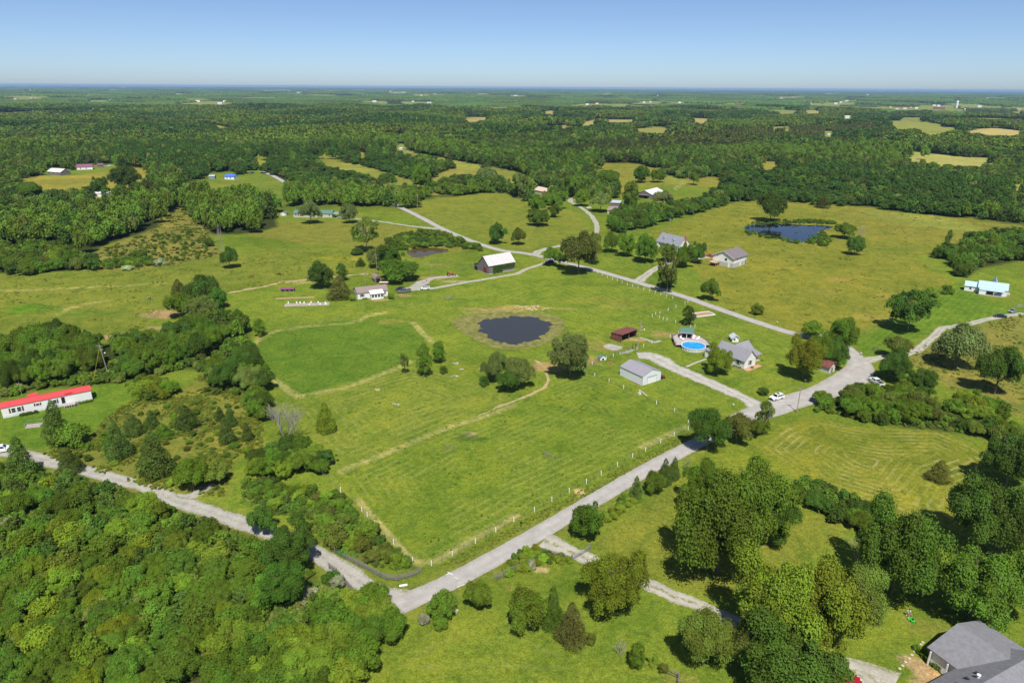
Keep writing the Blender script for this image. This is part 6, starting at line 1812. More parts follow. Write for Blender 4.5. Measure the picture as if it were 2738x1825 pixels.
hb_ = empty('fence_brace', P('C3', 1168, 645), R(-35), 'white wooden H-brace with leaning rail in the garage fence', 'brace')
MB().box(-.1, .1, -.1, .1, -.2, 1.6).build('post', TRIM, hb_); MB().tube([(.1, 0, 1.4), (2.6, 0, .15)], .06, 5).build('rail', TRIM, hb_); MB().box(-.5, .5, -.35, .35, 0, .45).build('trough', surf('trough', (.62, .62, .58), .6, .1), hb_)


def board_fence(t, pts, label, rails=4, h=1.35, name='board_fence', mat=OLDWOOD):
    ps = [P(t, *p) for p in pts]
    root = empty(name, ps[0], 0, label, 'fence')
    loc = [p - ps[0] for p in ps]
    full = [loc[0]]
    for a, b in zip(loc, loc[1:]):
        k = max(1, round((b - a).length / 2.7))
        full += [a.lerp(b, (i + 1) / k) for i in range(k)]
    for q in full: MB().box(-.09, .09, -.09, .09, -.2, h + .1).build('post', mat, root, q, random.uniform(0, .5))
    for a, b in zip(full, full[1:]):
        d = (b - a).normalized(); nrm = Vector((-d.y, d.x, 0)) * .03
        for k in range(rails):
            z = h * (.2 + .78 * k / (rails - 1)); u = Vector((0, 0, z)); w = Vector((0, 0, .13))
            MB().prism([tuple(a + u - nrm), tuple(b + u - nrm), tuple(b + u + w - nrm), tuple(a + u + w - nrm)], tuple(nrm * 2)).build('rail', mat, root)
    return root


board_fence('D2', [(782, 525), (950, 612), (1100, 692), (1205, 706), (1320, 678), (1415, 637)], 'curved weathered four-rail board fence at the lane entrance')
board_fence('D2', [(635, 602), (700, 645), (765, 720), (825, 792)], 'short weathered board fence left of the gravel lane')
board_fence('D2', [(2040, 695), (2100, 682), (2170, 645), (2290, 590)], 'low board fence on the far side of the road')
board_fence('D3', [(285, 458), (410, 490), (540, 530)], 'collapsed low board fence left of the metal gate', 2, .7)
board_fence('D3', [(1315, 1475), (1435, 1530), (1435, 1600)], 'broken wooden corner fence at the bottom edge', 2, 1.2)
board_fence('C4', [(985, 250), (1030, 270), (1075, 285)], 'short weathered rail fence near the white mailbox', 3, 1.1)
board_fence('C3', [(1560, 1310), (1600, 1275)], 'scrap of board fence behind the narrow roadside trees', 2, 1.1)


def tube_gate(a, b, label, mat=STEEL, h=1.25, bars=6):
    a, b = P(*a), P(*b)
    d = b - a
    root = empty('metal_gate', a, math.atan2(d.y, d.x), label, 'gate')
    w = math.hypot(d.x, d.y)
    for k in range(bars): MB().tube([(0, 0, .15 + (h - .15) * k / (bars - 1)), (w, 0, .15 + (h - .15) * k / (bars - 1))], .028, 5).build('bar', mat, root)
    for x in (0, w / 2, w): MB().tube([(x, 0, .12), (x, 0, h + .03)], .035, 5).build('upright', mat, root)
    for x in (-.2, w + .2): MB().box(x - .09, x + .09, -.09, .09, -.2, h + .3).build('post', OLDWOOD, root)
    return root


tube_gate(('D3', 540, 530), ('D3', 688, 443), 'grey tubular metal gate across the gravel drive')
tube_gate(('D2', 688, 470), ('D2', 778, 522), 'green tubular metal gate at the end of the board fence', surf('green_paint', (.05, .16, .10), .5, .1))
tube_gate(('B2', 1718, 875), ('B2', 1782, 862), 'grey tubular gate panel standing in the middle pasture')
tube_gate(('B2', 1875, 605), ('B2', 1950, 595), 'green tubular corral panel left of the old barn', MATS['green_paint'])
tube_gate(('B4', 2285, 940), ('B4', 2335, 948), 'grey yard gate beside the pale blue-roofed house')
tube_gate(('C3', 320, 1188), ('C3', 410, 1222), 'weathered hitching rail standing alone in the hay field', OLDWOOD, 1.0, 4).name = 'hitching_rail'
tube_gate(('C2', 1715, 1128), ('C2', 1775, 1135), 'low broken rail frame in the hay field', OLDWOOD, .7, 3).name = 'hitching_rail'


def pole(t, x, y, h, label, lamp=False, can=True, r=.15, lean=0.0):
    root = empty('utility_pole', P(t, x, y), 0, label, 'utility pole')
    pm = surf('pole_wood', (.33, .27, .22), .9, .2, 3)
    MB().tube([(0, 0, -.3), (lean * .5, 0, h * .5), (lean, 0, h)], [r, r * .85, r * .65], 7).build('shaft', pm, root)
    MB().box(lean - .9, lean + .9, -.06, .06, h - .75, h - .62).build('crossarm', pm, root)
    for s in (-.8, 0, .8): MB().lathe([(.06, 0), (.07, .1), (.03, .2)], 6, (lean + s, 0, h - .62 if s else h)).build('insulator', GREYTRIM, root)
    if can: MB().lathe([(.2, 0), (.24, .1), (.24, .75), (.12, .85)], 10, (lean + .35, -.1, h - 2.6)).build('transformer', STEEL, root)
    if lamp:
        MB().tube([(lean, 0, h - 3.2), (lean + 1.3, -.2, h - 2.9)], .04, 5).build('lamp_arm', STEEL, root); MB().lathe([(.1, 0), (.28, .1), (.1, .3)], 8, (lean + 1.4, -.2, h - 3.1)).build('lamp', TRIM, root)
    return Vector(root.location) + Vector((lean, 0, h - .5))


T1 = pole('C1', 968, 476, 11.0, 'tall wooden utility pole beside the mobile home wood', True, lean=-.9)
T2 = pole('pole', 395, 1330, 11.0, 'tall wooden utility pole beside the rusty shed', True, lean=.4)
T3 = pole('C4', 308, 808, 8.5, 'slim wooden utility pole at the road junction', False, False)
T4 = pole('B2', 1108, 662, 11.5, 'tall utility pole in front of the dark trees', False, lean=-.4)
T5 = pole('B2', 1000, 748, 7.0, 'short utility pole behind the white house roof', False, False, .1)
T6 = pole('B3', 1440, 285, 10.5, 'utility pole above the grey-roofed house', False)
T7 = pole('A2', 240, 1195, 9, 'utility pole near the tan garden shed', True)
T8 = pole('A2', 1468, 1210, 12, 'utility pole at the top of the hill field', False)
T9 = pole('A3', 1607, 1005, 15, 'utility pole beside the far barn field', False, False)
T10 = pole('A3', 1780, 935, 12, 'second utility pole in the far barn field', False, False)
T11 = pole('A3', 1820, 965, 8, 'short pole in the far barn field', False, False)
T12 = pole('B2', 1592, 660, 5, 'thin pole in the paddock by the tractor', False, False, .07)
T13 = pole('C1', 200, 668, 5, 'service mast behind the mobile home roof', False, False, .07)


def wire(a, b, sag, label):
    pts = [a.lerp(b, k / 12) - Vector((0, 0, sag * 4 * (k / 12) * (1 - k / 12))) for k in range(13)]
    o = MB().tube([p - a for p in pts], .016, 3, False).build('power_line', surf('black_wire', (.04, .04, .045), .6, .1), None, a)
    tag(o, label, 'wire')


wire(T1, T13, 1.2, 'thin service wire from the pole to the mobile home')
wire(T3, P('C4', 2335, 1080, 7), 2.0, 'thin power line running right along the hedgerow')
wire(T3, P('farm', 1500, 500, 4), .8, 'thin service wire to the farmhouse')
wire(T2, P('farm', 1000, 480, 3.2), .6, 'thin service wire from the shed pole to the farmhouse')
wire(T4, T5, .5, 'thin service wire to the white house')
wire(T9, T10, .6, 'thin power line between the far field poles')
gy = P('C1', 832, 530)
tag(MB().tube([(0, 0, 0), tuple(T1 - gy - Vector((0, 0, .4)))], .03, 4).build('guy_wire', surf('yellow_guard', (.6, .5, .05), .5, .1), None, gy), 'yellow-sleeved guy wire bracing the utility pole', 'wire')


def mailbox(t, x, y, rz, mat, label):
    r = empty('mailbox', P(t, x, y), rz, label, 'mailbox')
    MB().box(-.05, .05, -.05, .05, -.1, 1.0).build('post', OLDWOOD, r)
    MB().prism([(-.13, -.28, 1.0), (.13, -.28, 1.0), (.13, -.28, 1.18), (.07, -.28, 1.27), (-.07, -.28, 1.27), (-.13, -.28, 1.18)], (0, .56, 0)).build('box', mat, r)
    MB().box(.13, .15, -.05, .0, 1.1, 1.35).build('flag', REDTRIM, r)


mailbox('D3', 105, 250, .7, DARK, 'black mailbox on the grassy verge of the main road')
mailbox('C4', 878, 302, .3, TRIM, 'white mailbox at the mouth of the two-track drive')
mailbox('C4', 380, 545, .4, STEEL, 'grey mailbox at the junction lawn edge')
mailbox('B4', 132, 1098, .3, TRIM, 'small white mailbox beside the upper road')
mailbox('C3', 2002, 765, .3, TRIM, 'white mailbox beside the driveway mouth')
tag(MB().tube([(0, 0, .18), (1.5, .35, .18)], .22, 8).build('culvert_pipe', surf('white_plastic', (.75, .75, .73), .5, .05), None, P('D2', 1228, 752)), 'white plastic pipe lying on the grass at the corner', 'pipe')
PAINT = surf('road_paint', (.72, .72, .70), .7, .1)
for k, (x, y, a, w, l) in enumerate(((1658, 640, -.6, .18, 1.3), (1640, 645, .5, .18, .8), (1712, 680, -.5, .12, .8), (1750, 745, .5, .15, 1.6))):
    o = MB().box(-l / 2, l / 2, -w / 2, w / 2, .056, .060).build('road_marking', PAINT, None, P('D2', x, y), a)
    tag(o, ('white painted survey tick on the road near the fence corner', 'short second stroke of the survey tick on the road', 'faint white dash in the middle of the road', 'white dash at the right road edge')[k], 'marking', kind='structure')
# garden plots near the white house
gb = empty('garden_plot', P('B2', 365, 862), R(9), 'long bare soil garden strip below the plum kennel', 'garden')
MB().box(-8.5, 8.5, -1.0, 1.0, -.1, .1).build('soil', surf('soil', (.36, .24, .14), .95, .25, 1.5, bumpy=.08), gb)
gb = empty('garden_plot', P('B2', 475, 918), R(8), 'mulched garden plot with grey cloth and white jugs', 'garden')
MB().box(-9.6, 9.6, -1.9, 1.9, -.1, .08).build('soil', surf('mulch_cloth', (.34, .26, .21), .95, .3, .5, dirt=((.42, .42, .44), .5, .9)), gb)
MB().box(-9.6, 9.6, -2.3, -1.9, -.1, .12).build('cloth', surf('grey_cloth', (.40, .40, .43), .8, .1), gb)
JUGS = ((-12.5, .8), (-7.2, 1.1), (-4.9, 1.0), (-2.3, 1.0), (2.0, 1.5), (6.6, 1.6), (2.2, -1.4), (8.8, -.8), (11.6, .9), (12.6, -.6))
for k, (x, y) in enumerate(JUGS):
    j = empty('garden_jug', gb.location + Vector((x * .68, y, .08)), .3 * k, 'white plastic jug in the garden plot, ' + ORD[sorted(a_[0] for a_ in JUGS).index(x)] + ' from the left', 'jug', 'white jugs in the garden plot')
    MB().lathe([(.3, 0), (.32, .35), (.3, .6), (.1, .85)], 8).build('body', TRIM, j); MB().lathe([(.12, .85), (.12, .98)], 6).build('cap', surf('blue_cap', (.15, .3, .5), .5, .1), j)
kn = empty('animal_hutch', P('B2', 238, 805), R(6), 'low hutch with plum metal roof on the lawn', 'hutch')
gable(kn, 0, 6.0, 0, 2.2, 0, 1.1, 1.6, 'x', GREYWOOD, surf('plum_sheet', (.20, .07, .13), .5, .1), .25, .2, .08)
for u in (1, 3, 5): MB().box(u - .6, u + .6, -.04, 0, .15, .85).build('opening', DARK, kn)
rb = empty('garden_bed', P('B3', 1740, 1010), R(20), 'raised garden bed with pale timber edging and blue tub', 'garden bed')
for x0, x1, y0, y1 in ((-5, 5, -2.5, -2.2), (-5, 5, 2.2, 2.5), (4.7, 5, -2.2, 2.2)): MB().box(x0, x1, y0, y1, 0, .3).build('edging', TRIM, rb)
MB().box(-4.9, 4.7, -2.2, 2.2, -.05, .12).build('soil', MATS['soil'], rb); MB().lathe([(.6, 0), (.75, .5)], 12, (-5.5, -2.2, 0)).build('tub', surf('blue_tub', (.05, .25, .55), .5, .1), rb)
fp = empty('fire_ring', P('C3', 910, 375), 0, 'round brick fire ring on the garage lawn', 'fire pit')
for k in range(12):
    a = k * math.pi / 6
    MB().box(-.22, .22, -.1, .1, 0, .22).build('brick', BRICK, fp, (1.1 * math.cos(a), 1.1 * math.sin(a), 0), a + math.pi / 2)
for k, (x, y) in enumerate(((1790, 372), (1845, 430), (1785, 485), (2030, 425), (1265, 738))):
    s = MB(); g = random.Random(k + 50)
    for _ in range(7): s.ball((g.uniform(-1, 1), g.uniform(-.6, .6), .12), (g.uniform(.15, .5), g.uniform(.12, .35), g.uniform(.1, .28)), 7, 4)
    tag(s.build('stone_pile', surf('field_stone', (.38, .35, .33), .9, .2), None, P('C2', x, y)), ('rock pile nearest the pond bank', 'largest rock pile between plot and poplars', 'low rock pile in the upper hay field', 'scattered stones left of the silver poplars', 'pale stones in the middle of the hay stubble')[k], 'stones')
for k, (x, y) in enumerate(((235, 962), (150, 940))):
    s = MB(); g = random.Random(k + 80)
    for _ in range(26): s.ball((g.uniform(-6, 6), g.uniform(-1.5, 1.5), .1), (g.uniform(.15, .6), g.uniform(.12, .5), g.uniform(.1, .3)), 6, 4)
    tag(s.build('rubble', surf('pale_rubble', (.50, .38, .26), .9, .25), None, P('B3', x, y)), 'pale rubble along the far pond bank' if k else 'larger heap of pale rubble above the pond', 'rubble', kind='stuff')
# stepping stones beside the slate-roofed house
ss = [(1165, 1445), (1190, 1420), (1215, 1388), (1245, 1358), (1268, 1330), (1290, 1300), (1310, 1270), (1345, 1240), (1360, 1222)]
pth = empty('stepping_stones', P('D4', *ss[4]), 0, 'line of pale stepping stones leading to the porch', 'path')
for x, y in ss:
    MB().lathe([(.24, -.02), (.26, .05), (.2, .07)], 9).build('stone', surf('step_stone', (.50, .45, .36), .9, .12), pth, P('D4', x, y) - pth.location)
# clipped hedge by the porch
for k in range(8):
    q = P('D4', 1310, 1290).lerp(P('D4', 1470, 1440), k / 7)
    put_tree(q, .75, 1.1, 'bush', 'd', 'clipped hedge shrub below the slate-roofed porch, ' + ORD[k] + ' from the left', 'clipped porch hedge')
# flag on the porch corner
fl = empty('porch_flag', P('D4', 1395, 1275, 1.9), R(40), 'striped flag hanging from the slate-roofed porch', 'flag')
MB().tube([(0, 0, 0), (-.5, -.5, 1.0)], .02, 5).build('flagpole', TRIM, fl)
def cloth(x0, x1, z0, z1, off):
    m = MB(); n = 8
    for i in range(n):
        a, b = x0 + (x1 - x0) * i / n, x0 + (x1 - x0) * (i + 1) / n
        m.prism([(a, -.5 + .05 * math.sin(a * 6) + off, z0), (b, -.5 + .05 * math.sin(b * 6) + off, z0), (b, -.5 + .05 * math.sin(b * 6) + off, z1), (a, -.5 + .05 * math.sin(a * 6) + off, z1)], (0, .012, 0))
    return m
FR, FW, FB = surf('flag_red', (.48, .03, .05), .8, .05), surf('flag_white', (.75, .75, .75), .8, .03), surf('flag_blue', (.04, .06, .22), .8, .05)
for k in range(13): cloth(-.5, .9 , -.2 + .9 * k / 13, -.2 + .9 * (k + 1) / 13, 0).build('stripe', FR if k % 2 == 0 else FW, fl)
cn = cloth(-.5, .06, .22, .71, -.02).build('canton', FB, fl)
for i in range(5):
    for j in range(4): MB().lathe([(.018, 0), (.018, .01)], 5).build('star', FW, cn, (-.44 + .11 * i, -.55 + .05 * math.sin((-.44 + .11 * i) * 6), .27 + .11 * j)).rotation_euler = (math.pi / 2, 0, 0)
# ------------------------------------------------------------------ vehicles
TYRE = surf('tyre_rubber', (.02, .02, .021), .8, .2)
RIM = surf('alloy_rim', (.45, .46, .47), .35, .1, metal=.7)
CGLASS = surf('car_glass', (.015, .02, .026), .06, .1, spec=.7)
BLACKP = surf('black_plastic', (.02, .02, .022), .6, .1)
LAMP = surf('head_lamp', (.75, .77, .8), .15, .05)
TAIL = surf('tail_lamp', (.35, .02, .02), .25, .05)


def paint(name, c, metal=.2):
    if name in MATS:
        return MATS[name]
    m = surf(name, c, .28, .05, 1.0, metal=metal, spec=.5)
    m.node_tree.nodes['Principled BSDF'].inputs['Coat Weight'].default_value = .5
    return m


def taper(pts0, pts1, y0, y1):
    """loft between two side outlines (x,z) lying at y0 and y1"""
    n = len(pts0)
    return MB().add([(x, y0, z) for x, z in pts0] + [(x, y1, z) for x, z in pts1], [tuple(range(n)), tuple(range(n, 2 * n))[::-1]] + [(i, n + i, n + (i + 1) % n, (i + 1) % n) for i in range(n)])


def vehicle(kind, mat, front, rear, label, roof_mat=None, cat=None, away=1, name=None):
    """front and rear wheel of the side that is seen, as picture points; nose toward +x"""
    a, b = P(*front), P(*rear)
    d = a - b
    rz = math.atan2(d.y, d.x)
    mid = (a + b) / 2
    spec = {'suv': (4.8, 1.94, 1.78, 2.8), 'truck': (6.1, 2.0, 1.9, 3.9), 'car': (4.6, 1.82, 1.46, 2.7), 'jeep': (4.4, 1.88, 1.87, 2.95)}[kind]
    L_, W_, H_, wb = spec
    nrm = Vector((-math.sin(rz), math.cos(rz), 0))
    if nrm.y * away < 0:
        nrm = -nrm
    c = mid + nrm * (W_ / 2 - .1)
    c.z = float(h0(c.x, c.y)) + .05
    root = empty(name or {'suv': 'suv', 'truck': 'pickup_truck', 'car': 'car', 'jeep': 'suv'}[kind], c, rz, label, cat or {'suv': 'suv', 'truck': 'pickup', 'car': 'car', 'jeep': 'suv'}[kind])
    h = W_ / 2
    x0, x1 = -L_ / 2, L_ / 2
    belt = {'suv': 1.08, 'truck': 1.18, 'car': .92, 'jeep': 1.15}[kind]
    hood = {'suv': 1.02, 'truck': 1.12, 'car': .82, 'jeep': 1.08}[kind]
    zb = .36 if kind != 'car' else .26
    if kind == 'truck':
        cx0, cx1 = -.75, 1.35
        side = [(x0, zb), (x1 - .1, zb), (x1, zb + .25), (x1, hood - .25), (x1 - .15, hood - .04), (cx1 + .35, hood + .06), (cx1 + .25, belt), (cx0, belt), (cx0, belt), (x0, belt)]
    else:
        cx0, cx1 = (x0 + .25, .75) if kind != 'car' else (x0 + .75, .75)
        if kind == 'jeep': cx0, cx1 = x0 + .1, .55
        side = [(x0, zb + .1), (x0 + .15, zb), (x1 - .2, zb), (x1, zb + .2), (x1, hood - .3), (x1 - .2, hood - .06), (cx1 + .45, hood + .02), (cx1 + .35, belt), (cx0 - .12, belt), (x0, belt - .1)]
    m = MB()
    ins = [(x * .985, z + (.02 if z > .6 else 0)) for x, z in side]
    t_ = taper(side, side, -h + .05, h - .05)
    m.add(t_.v, t_.f)
    for s in (-1, 1):
        t_ = taper([(x * .992, min(z, belt - .02)) for x, z in side], side, s * h, s * (h - .052)); m.add(t_.v, t_.f if s < 0 else [f[::-1] for f in t_.f])
    m.build('body', mat, root)
    # cabin
    rk = {'suv': .42, 'truck': .38, 'car': .6, 'jeep': .12}[kind]; rr = {'suv': .25, 'truck': .12, 'car': .55, 'jeep': .05}[kind]
    b0, b1 = cx0, cx1 + .32
    t0, t1 = cx0 + rr, cx1 - rk + (.1 if kind == 'truck' else .05)
    hw, tw = h - .06, h - .26
    zt = H_
    cb = MB().add([(b0, -hw, belt), (b1, -hw, belt), (b1, hw, belt), (b0, hw, belt), (t0, -tw, zt - .06), (t1, -tw, zt - .06), (t1, tw, zt - .06), (t0, tw, zt - .06), (t0 + .12, -tw + .12, zt), (t1 - .15, -tw + .12, zt), (t1 - .15, tw - .12, zt), (t0 + .12, tw - .12, zt)],
                  [(0, 1, 5, 4), (1, 2, 6, 5), (2, 3, 7, 6), (3, 0, 4, 7), (4, 5, 9, 8), (5, 6, 10, 9), (6, 7, 11, 10), (7, 4, 8, 11), (8, 9, 10, 11), (3, 2, 1, 0)])
    cab = cb.build('cabin', mat, root)
    if roof_mat: MB().box(t0 + .1, t1 - .1, -tw + .1, tw - .1, zt, zt + .03).build('roof_panel', roof_mat, cab)
    def lerp(u, v, z):       # point on a cabin side
        f = (z - belt) / (zt - .06 - belt)
        xb = b0 + (b1 - b0) * u; xt = t0 + (t1 - t0) * u
        return (xb + (xt - xb) * f, -(hw + (tw - hw) * f), z)
    za, zc = belt + .05, zt - .14
    cuts = {'suv': [(.05, .26), (.30, .58), (.62, .93)], 'truck': [(.06, .46), (.52, .94)], 'car': [(.08, .48), (.54, .93)], 'jeep': [(.05, .28), (.33, .60), (.65, .94)]}[kind]
    for s in (-1, 1):
        for u0, u1 in cuts:
            q = [lerp(u0, 0, za), lerp(u1, 0, za), lerp(u1 - .02, 0, zc), lerp(u0 + .02, 0, zc)]
            q = [(x, y * -s, z) for x, y, z in q]
            MB().prism([(x, y + s * .012, z) for x, y, z in q], (0, -s * .03, 0)).build('side_window', CGLASS, cab)
    def glass(xb, xt, nm, sg):
        f0, f1 = .06, .94
        q = []
        for f, sy in ((f0, -1), (f0, 1), (f1, 1), (f1, -1)):
            w_ = (hw + (tw - hw) * f) * .90
            q.append((xb + (xt - xb) * f + sg * .014, sy * w_, belt + (zt - .06 - belt) * f))
        MB().prism(q, (-sg * .03, 0, 0)).build(nm, CGLASS, cab)
    glass(b1, t1, 'windshield', 1); glass(b0, t0, 'rear_window', -1)
    if kind == 'suv': MB().box(t0 + .9, t1 - .35, -tw + .25, tw - .25, zt, zt + .012).build('sunroof', CGLASS, cab)
    if kind == 'truck':
        MB().box(x0 + .1, cx0 - .1, -h + .16, h - .16, belt - .01, belt + .008).build('bed_floor', BLACKP, root)
        for s in (-1, 1): MB().box(x0 + .02, cx0 - .02, s * (h - .09) - .06, s * (h - .09) + .06, belt, belt + .16).build('bed_side', mat, root)
        MB().box(x0 - .01, x0 + .08, -h + .1, h - .1, belt - .35, belt + .16).build('tailgate', mat, root)
        MB().box(x0 - .14, x0 - .01, -h + .1, h - .1, zb + .05, zb + .25).build('rear_bumper', RIM, root)
    rw = {'suv': .37, 'truck': .41, 'car': .32, 'jeep': .40}[kind]
    for sx in (-1, 1):
        for sy in (-1, 1):
            wx = sx * wb / 2 + (.1 if kind != 'truck' else .15)
            w_ = MB().tube([(wx, sy * (h - .24), rw), (wx, sy * (h + .015), rw)], rw, 14).build('wheel', TYRE, root)
            MB().tube([(wx, sy * (h - .02), rw), (wx, sy * (h + .028), rw)], rw * .62, 12).build('rim', RIM, w_)
    for sy in (-1, 1):
        MB().box(x1 - .12, x1 + .012, sy * (h - .32) - .17, sy * (h - .32) + .17, hood - .33, hood - .16).build('headlight', LAMP, root)
        MB().box(x0 - .012, x0 + .08, sy * (h - .16) - .1, sy * (h - .16) + .1, belt - .32, belt - .06).build('tail_light', TAIL, root)
        MB().box(cx1 + .1, cx1 + .28, sy * (h + .08) - .1, sy * (h + .08) + .1, belt + .02, belt + .17).build('mirror', mat, root)
    MB().box(x1 - .06, x1 + .02, -h + .55, h - .55, hood - .4, hood - .16).build('grille', BLACKP, root)
    MB().box(x1 - .1, x1 + .05, -h + .08, h - .08, zb, zb + .2).build('front_bumper', BLACKP, root)
    if kind == 'jeep':
        MB().tube([(x0 - .05, 0, .95), (x0 - .25, 0, .95)], .38, 14).build('spare_wheel', TYRE, root)
    return root


WP = paint('white_paint', (.80, .80, .80), 0)
vehicle('suv', WP, ('S', 2072.3, 1072), ('S', 2091.7, 1066.8), 'white suv parked at the driveway mouth')
vehicle('truck', WP, ('S', 2321, 1017), ('S', 2350, 1035), 'white crew-cab pickup parked at the road bend')
vehicle('truck', paint('grey_paint', (.26, .27, .29), .5), ('home', 1200, 456), ('home', 1378, 432), 'grey pickup parked beside the white house')
vehicle('car', paint('dark_blue_paint', (.035, .045, .06), .4), ('home', 1100, 405), ('home', 1290, 372), 'dark car parked behind the grey pickup')
vehicle('jeep', WP, ('home', 1660, 388), ('home', 1830, 374), 'boxy white four-wheel drive with black roof panel on the gravel pad', BLACKP)
vehicle('suv', paint('tan_paint', (.46, .43, .37), .3), ('B2', 752, 148), ('B2', 797, 147), 'tan suv parked by the carport')
vehicle('car', paint('red_paint', (.45, .015, .03), .2), ('annex', 180, 650), ('annex', 440, 675), 'red car parked beside the annex deck')
vehicle('car', paint('navy_paint', (.03, .035, .05), .4), ('B4', 2120, 1038), ('B4', 2162, 1042), 'dark car parked at the end of the two-track drive')
vehicle('car', paint('silver_paint', (.42, .43, .45), .5), ('B4', 2240, 1002), ('B4', 2292, 986), 'silver car parked behind the dark car on the right drive')
vehicle('suv', paint('black_paint', (.02, .02, .024), .3), ('B3', 340, 554), ('B3', 402, 552), 'black car shaded on the road under the oak')
vehicle('truck', WP, ('C1', 45, 1165), ('C1', -60, 1185), 'white truck cut by the left picture edge')
vehicle('car', MATS['red_paint'], ('D4', 735, 1600), ('D4', 690, 1590), 'red car at the bottom edge under the dark tree')
vehicle('car', WP, ('A1', 965, 822), ('A1', 998, 820), 'distant white car beside the plum-roofed shed')
vehicle('suv', paint('blue_paint', (.03, .08, .28), .3), ('A1', 2240, 890), ('A1', 2295, 886), 'distant blue car on the far road')
vehicle('car', WP, ('A3', 710, 1205), ('A3', 745, 1200), 'white car parked in the hilltop farmyard')
vehicle('car', WP, ('C4', 530, 140), ('C4', 590, 150), 'white car glimpsed between the junction trees')
vehicle('car', MATS['red_paint'], ('B3', 1745, 430), ('B3', 1775, 425), 'second red car half hidden by the annex tree')

# tractor
tp_ = P('B2', 1762, 662)
tr = empty('tractor', tp_, R(12), 'red tractor with front loader on the gravel by the paddock', 'tractor')
TR = surf('tractor_red', (.45, .05, .03), .45, .15)
MB().box(-.2, 1.7, -.32, .32, .75, 1.35).build('hood', TR, tr); MB().box(-1.5, -.2, -.45, .45, .65, .95).build('chassis', TR, tr)
MB().prism([(-1.3, -.3, .95), (-.7, -.3, .95), (-.7, -.3, 1.1), (-1.15, -.3, 1.15), (-1.35, -.3, 1.6)], (0, .6, 0)).build('seat', BLACKP, tr)
for s in (-1, 1):
    w_ = MB().tube([(-1.0, s * .55, .75), (-1.0, s * .95, .75)], .75, 16).build('rear_wheel', TYRE, tr); MB().tube([(-1.0, s * .9, .75), (-1.0, s * .97, .75)], .42, 12).build('rim', RIM, w_)
    w_ = MB().tube([(1.3, s * .5, .42), (1.3, s * .75, .42)], .42, 14).build('front_wheel', TYRE, tr); MB().tube([(1.3, s * .72, .42), (1.3, s * .77, .42)], .22, 10).build('rim', RIM, w_)
    MB().prism([(-1.7, s * .75, 1.45), (-.4, s * .75, 1.45), (-.3, s * .75, 1.2), (-.25, s * .75, 1.25), (-.4, s * .75, 1.55), (-1.7, s * .75, 1.55)], (0, .3 * s, 0)).build('fender', TR, tr)
    MB().tube([(.2, s * .5, 1.2), (1.2, s * .5, 1.5), (2.3, s * .5, .6)], .08, 5).build('loader_arm', TR, tr)
    MB().tube([(-1.5, s * .5, 1.0), (-1.55, s * .5, 2.3)], .05, 5).build('roll_bar', BLACKP, tr)
MB().tube([(-1.55, -.5, 2.3), (-1.55, .5, 2.3)], .05, 5).build('roll_bar_top', BLACKP, tr)
MB().prism([(2.3, -.85, .25), (2.9, -.85, .2), (2.4, -.85, .32), (2.3, -.85, .85), (2.2, -.85, .85)], (0, 1.7, 0)).build('bucket', BLACKP, tr)
MB().tube([(1.1, .1, 1.35), (1.1, .1, 2.0)], .04, 6).build('exhaust', BLACKP, tr)
bt = empty('boat_trailer', P('home', 815, 245), R(5), 'upturned cream boat on a red trailer behind the white house', 'boat')
MB().prism([(-2.3, -.6, .75), (2.0, -.6, .75), (2.6, -.1, .75), (2.6, .1, .75), (2.0, .6, .75), (-2.3, .6, .75)], (0, 0, .35)).build('hull', surf('cream_hull', (.66, .58, .42), .5, .08), bt); MB().box(-2.0, 1.8, -.4, .4, 1.1, 1.22).build('keel', MATS['cream_hull'], bt)
MB().box(-1.6, 2.2, -.5, .5, .35, .74).build('trailer', surf('trailer_red', (.33, .02, .05), .5, .1), bt)
for s in (-1, 1): MB().tube([(.4, s * .55, .3), (.4, s * .75, .3)], .3, 10).build('wheel', TYRE, bt)


# ------------------------------------------------------------------ people and animals (skin over a skeleton)
def skin(name, joints, bones, mat, parent, sub=2):
    """joints: name -> (x,y,z,rx,ry)"""
    me = bpy.data.meshes.new(name)
    ks = list(joints)
    me.from_pydata([joints[k][:3] for k in ks], [(ks.index(a), ks.index(b)) for a, b in bones], [])
    me.update(); me.materials.append(mat)
    o = obj(name, me, parent)
    sk = o.modifiers.new('skin', 'SKIN'); sk.use_smooth_shade = True
    lay = me.skin_vertices[0].data if me.skin_vertices else None
    if lay is None:
        me.attributes
    for i, k in enumerate(ks):
        r = joints[k][3:]
        lay[i].radius = (r[0], r[-1]); lay[i].use_root = i == 0
    ss = o.modifiers.new('smooth', 'SUBSURF'); ss.levels = sub - 1; ss.render_levels = sub
    return o


SKINM = surf('skin', (.50, .30, .22), .6, .05)
HAIR = surf('hair', (.07, .04, .03), .7, .1)


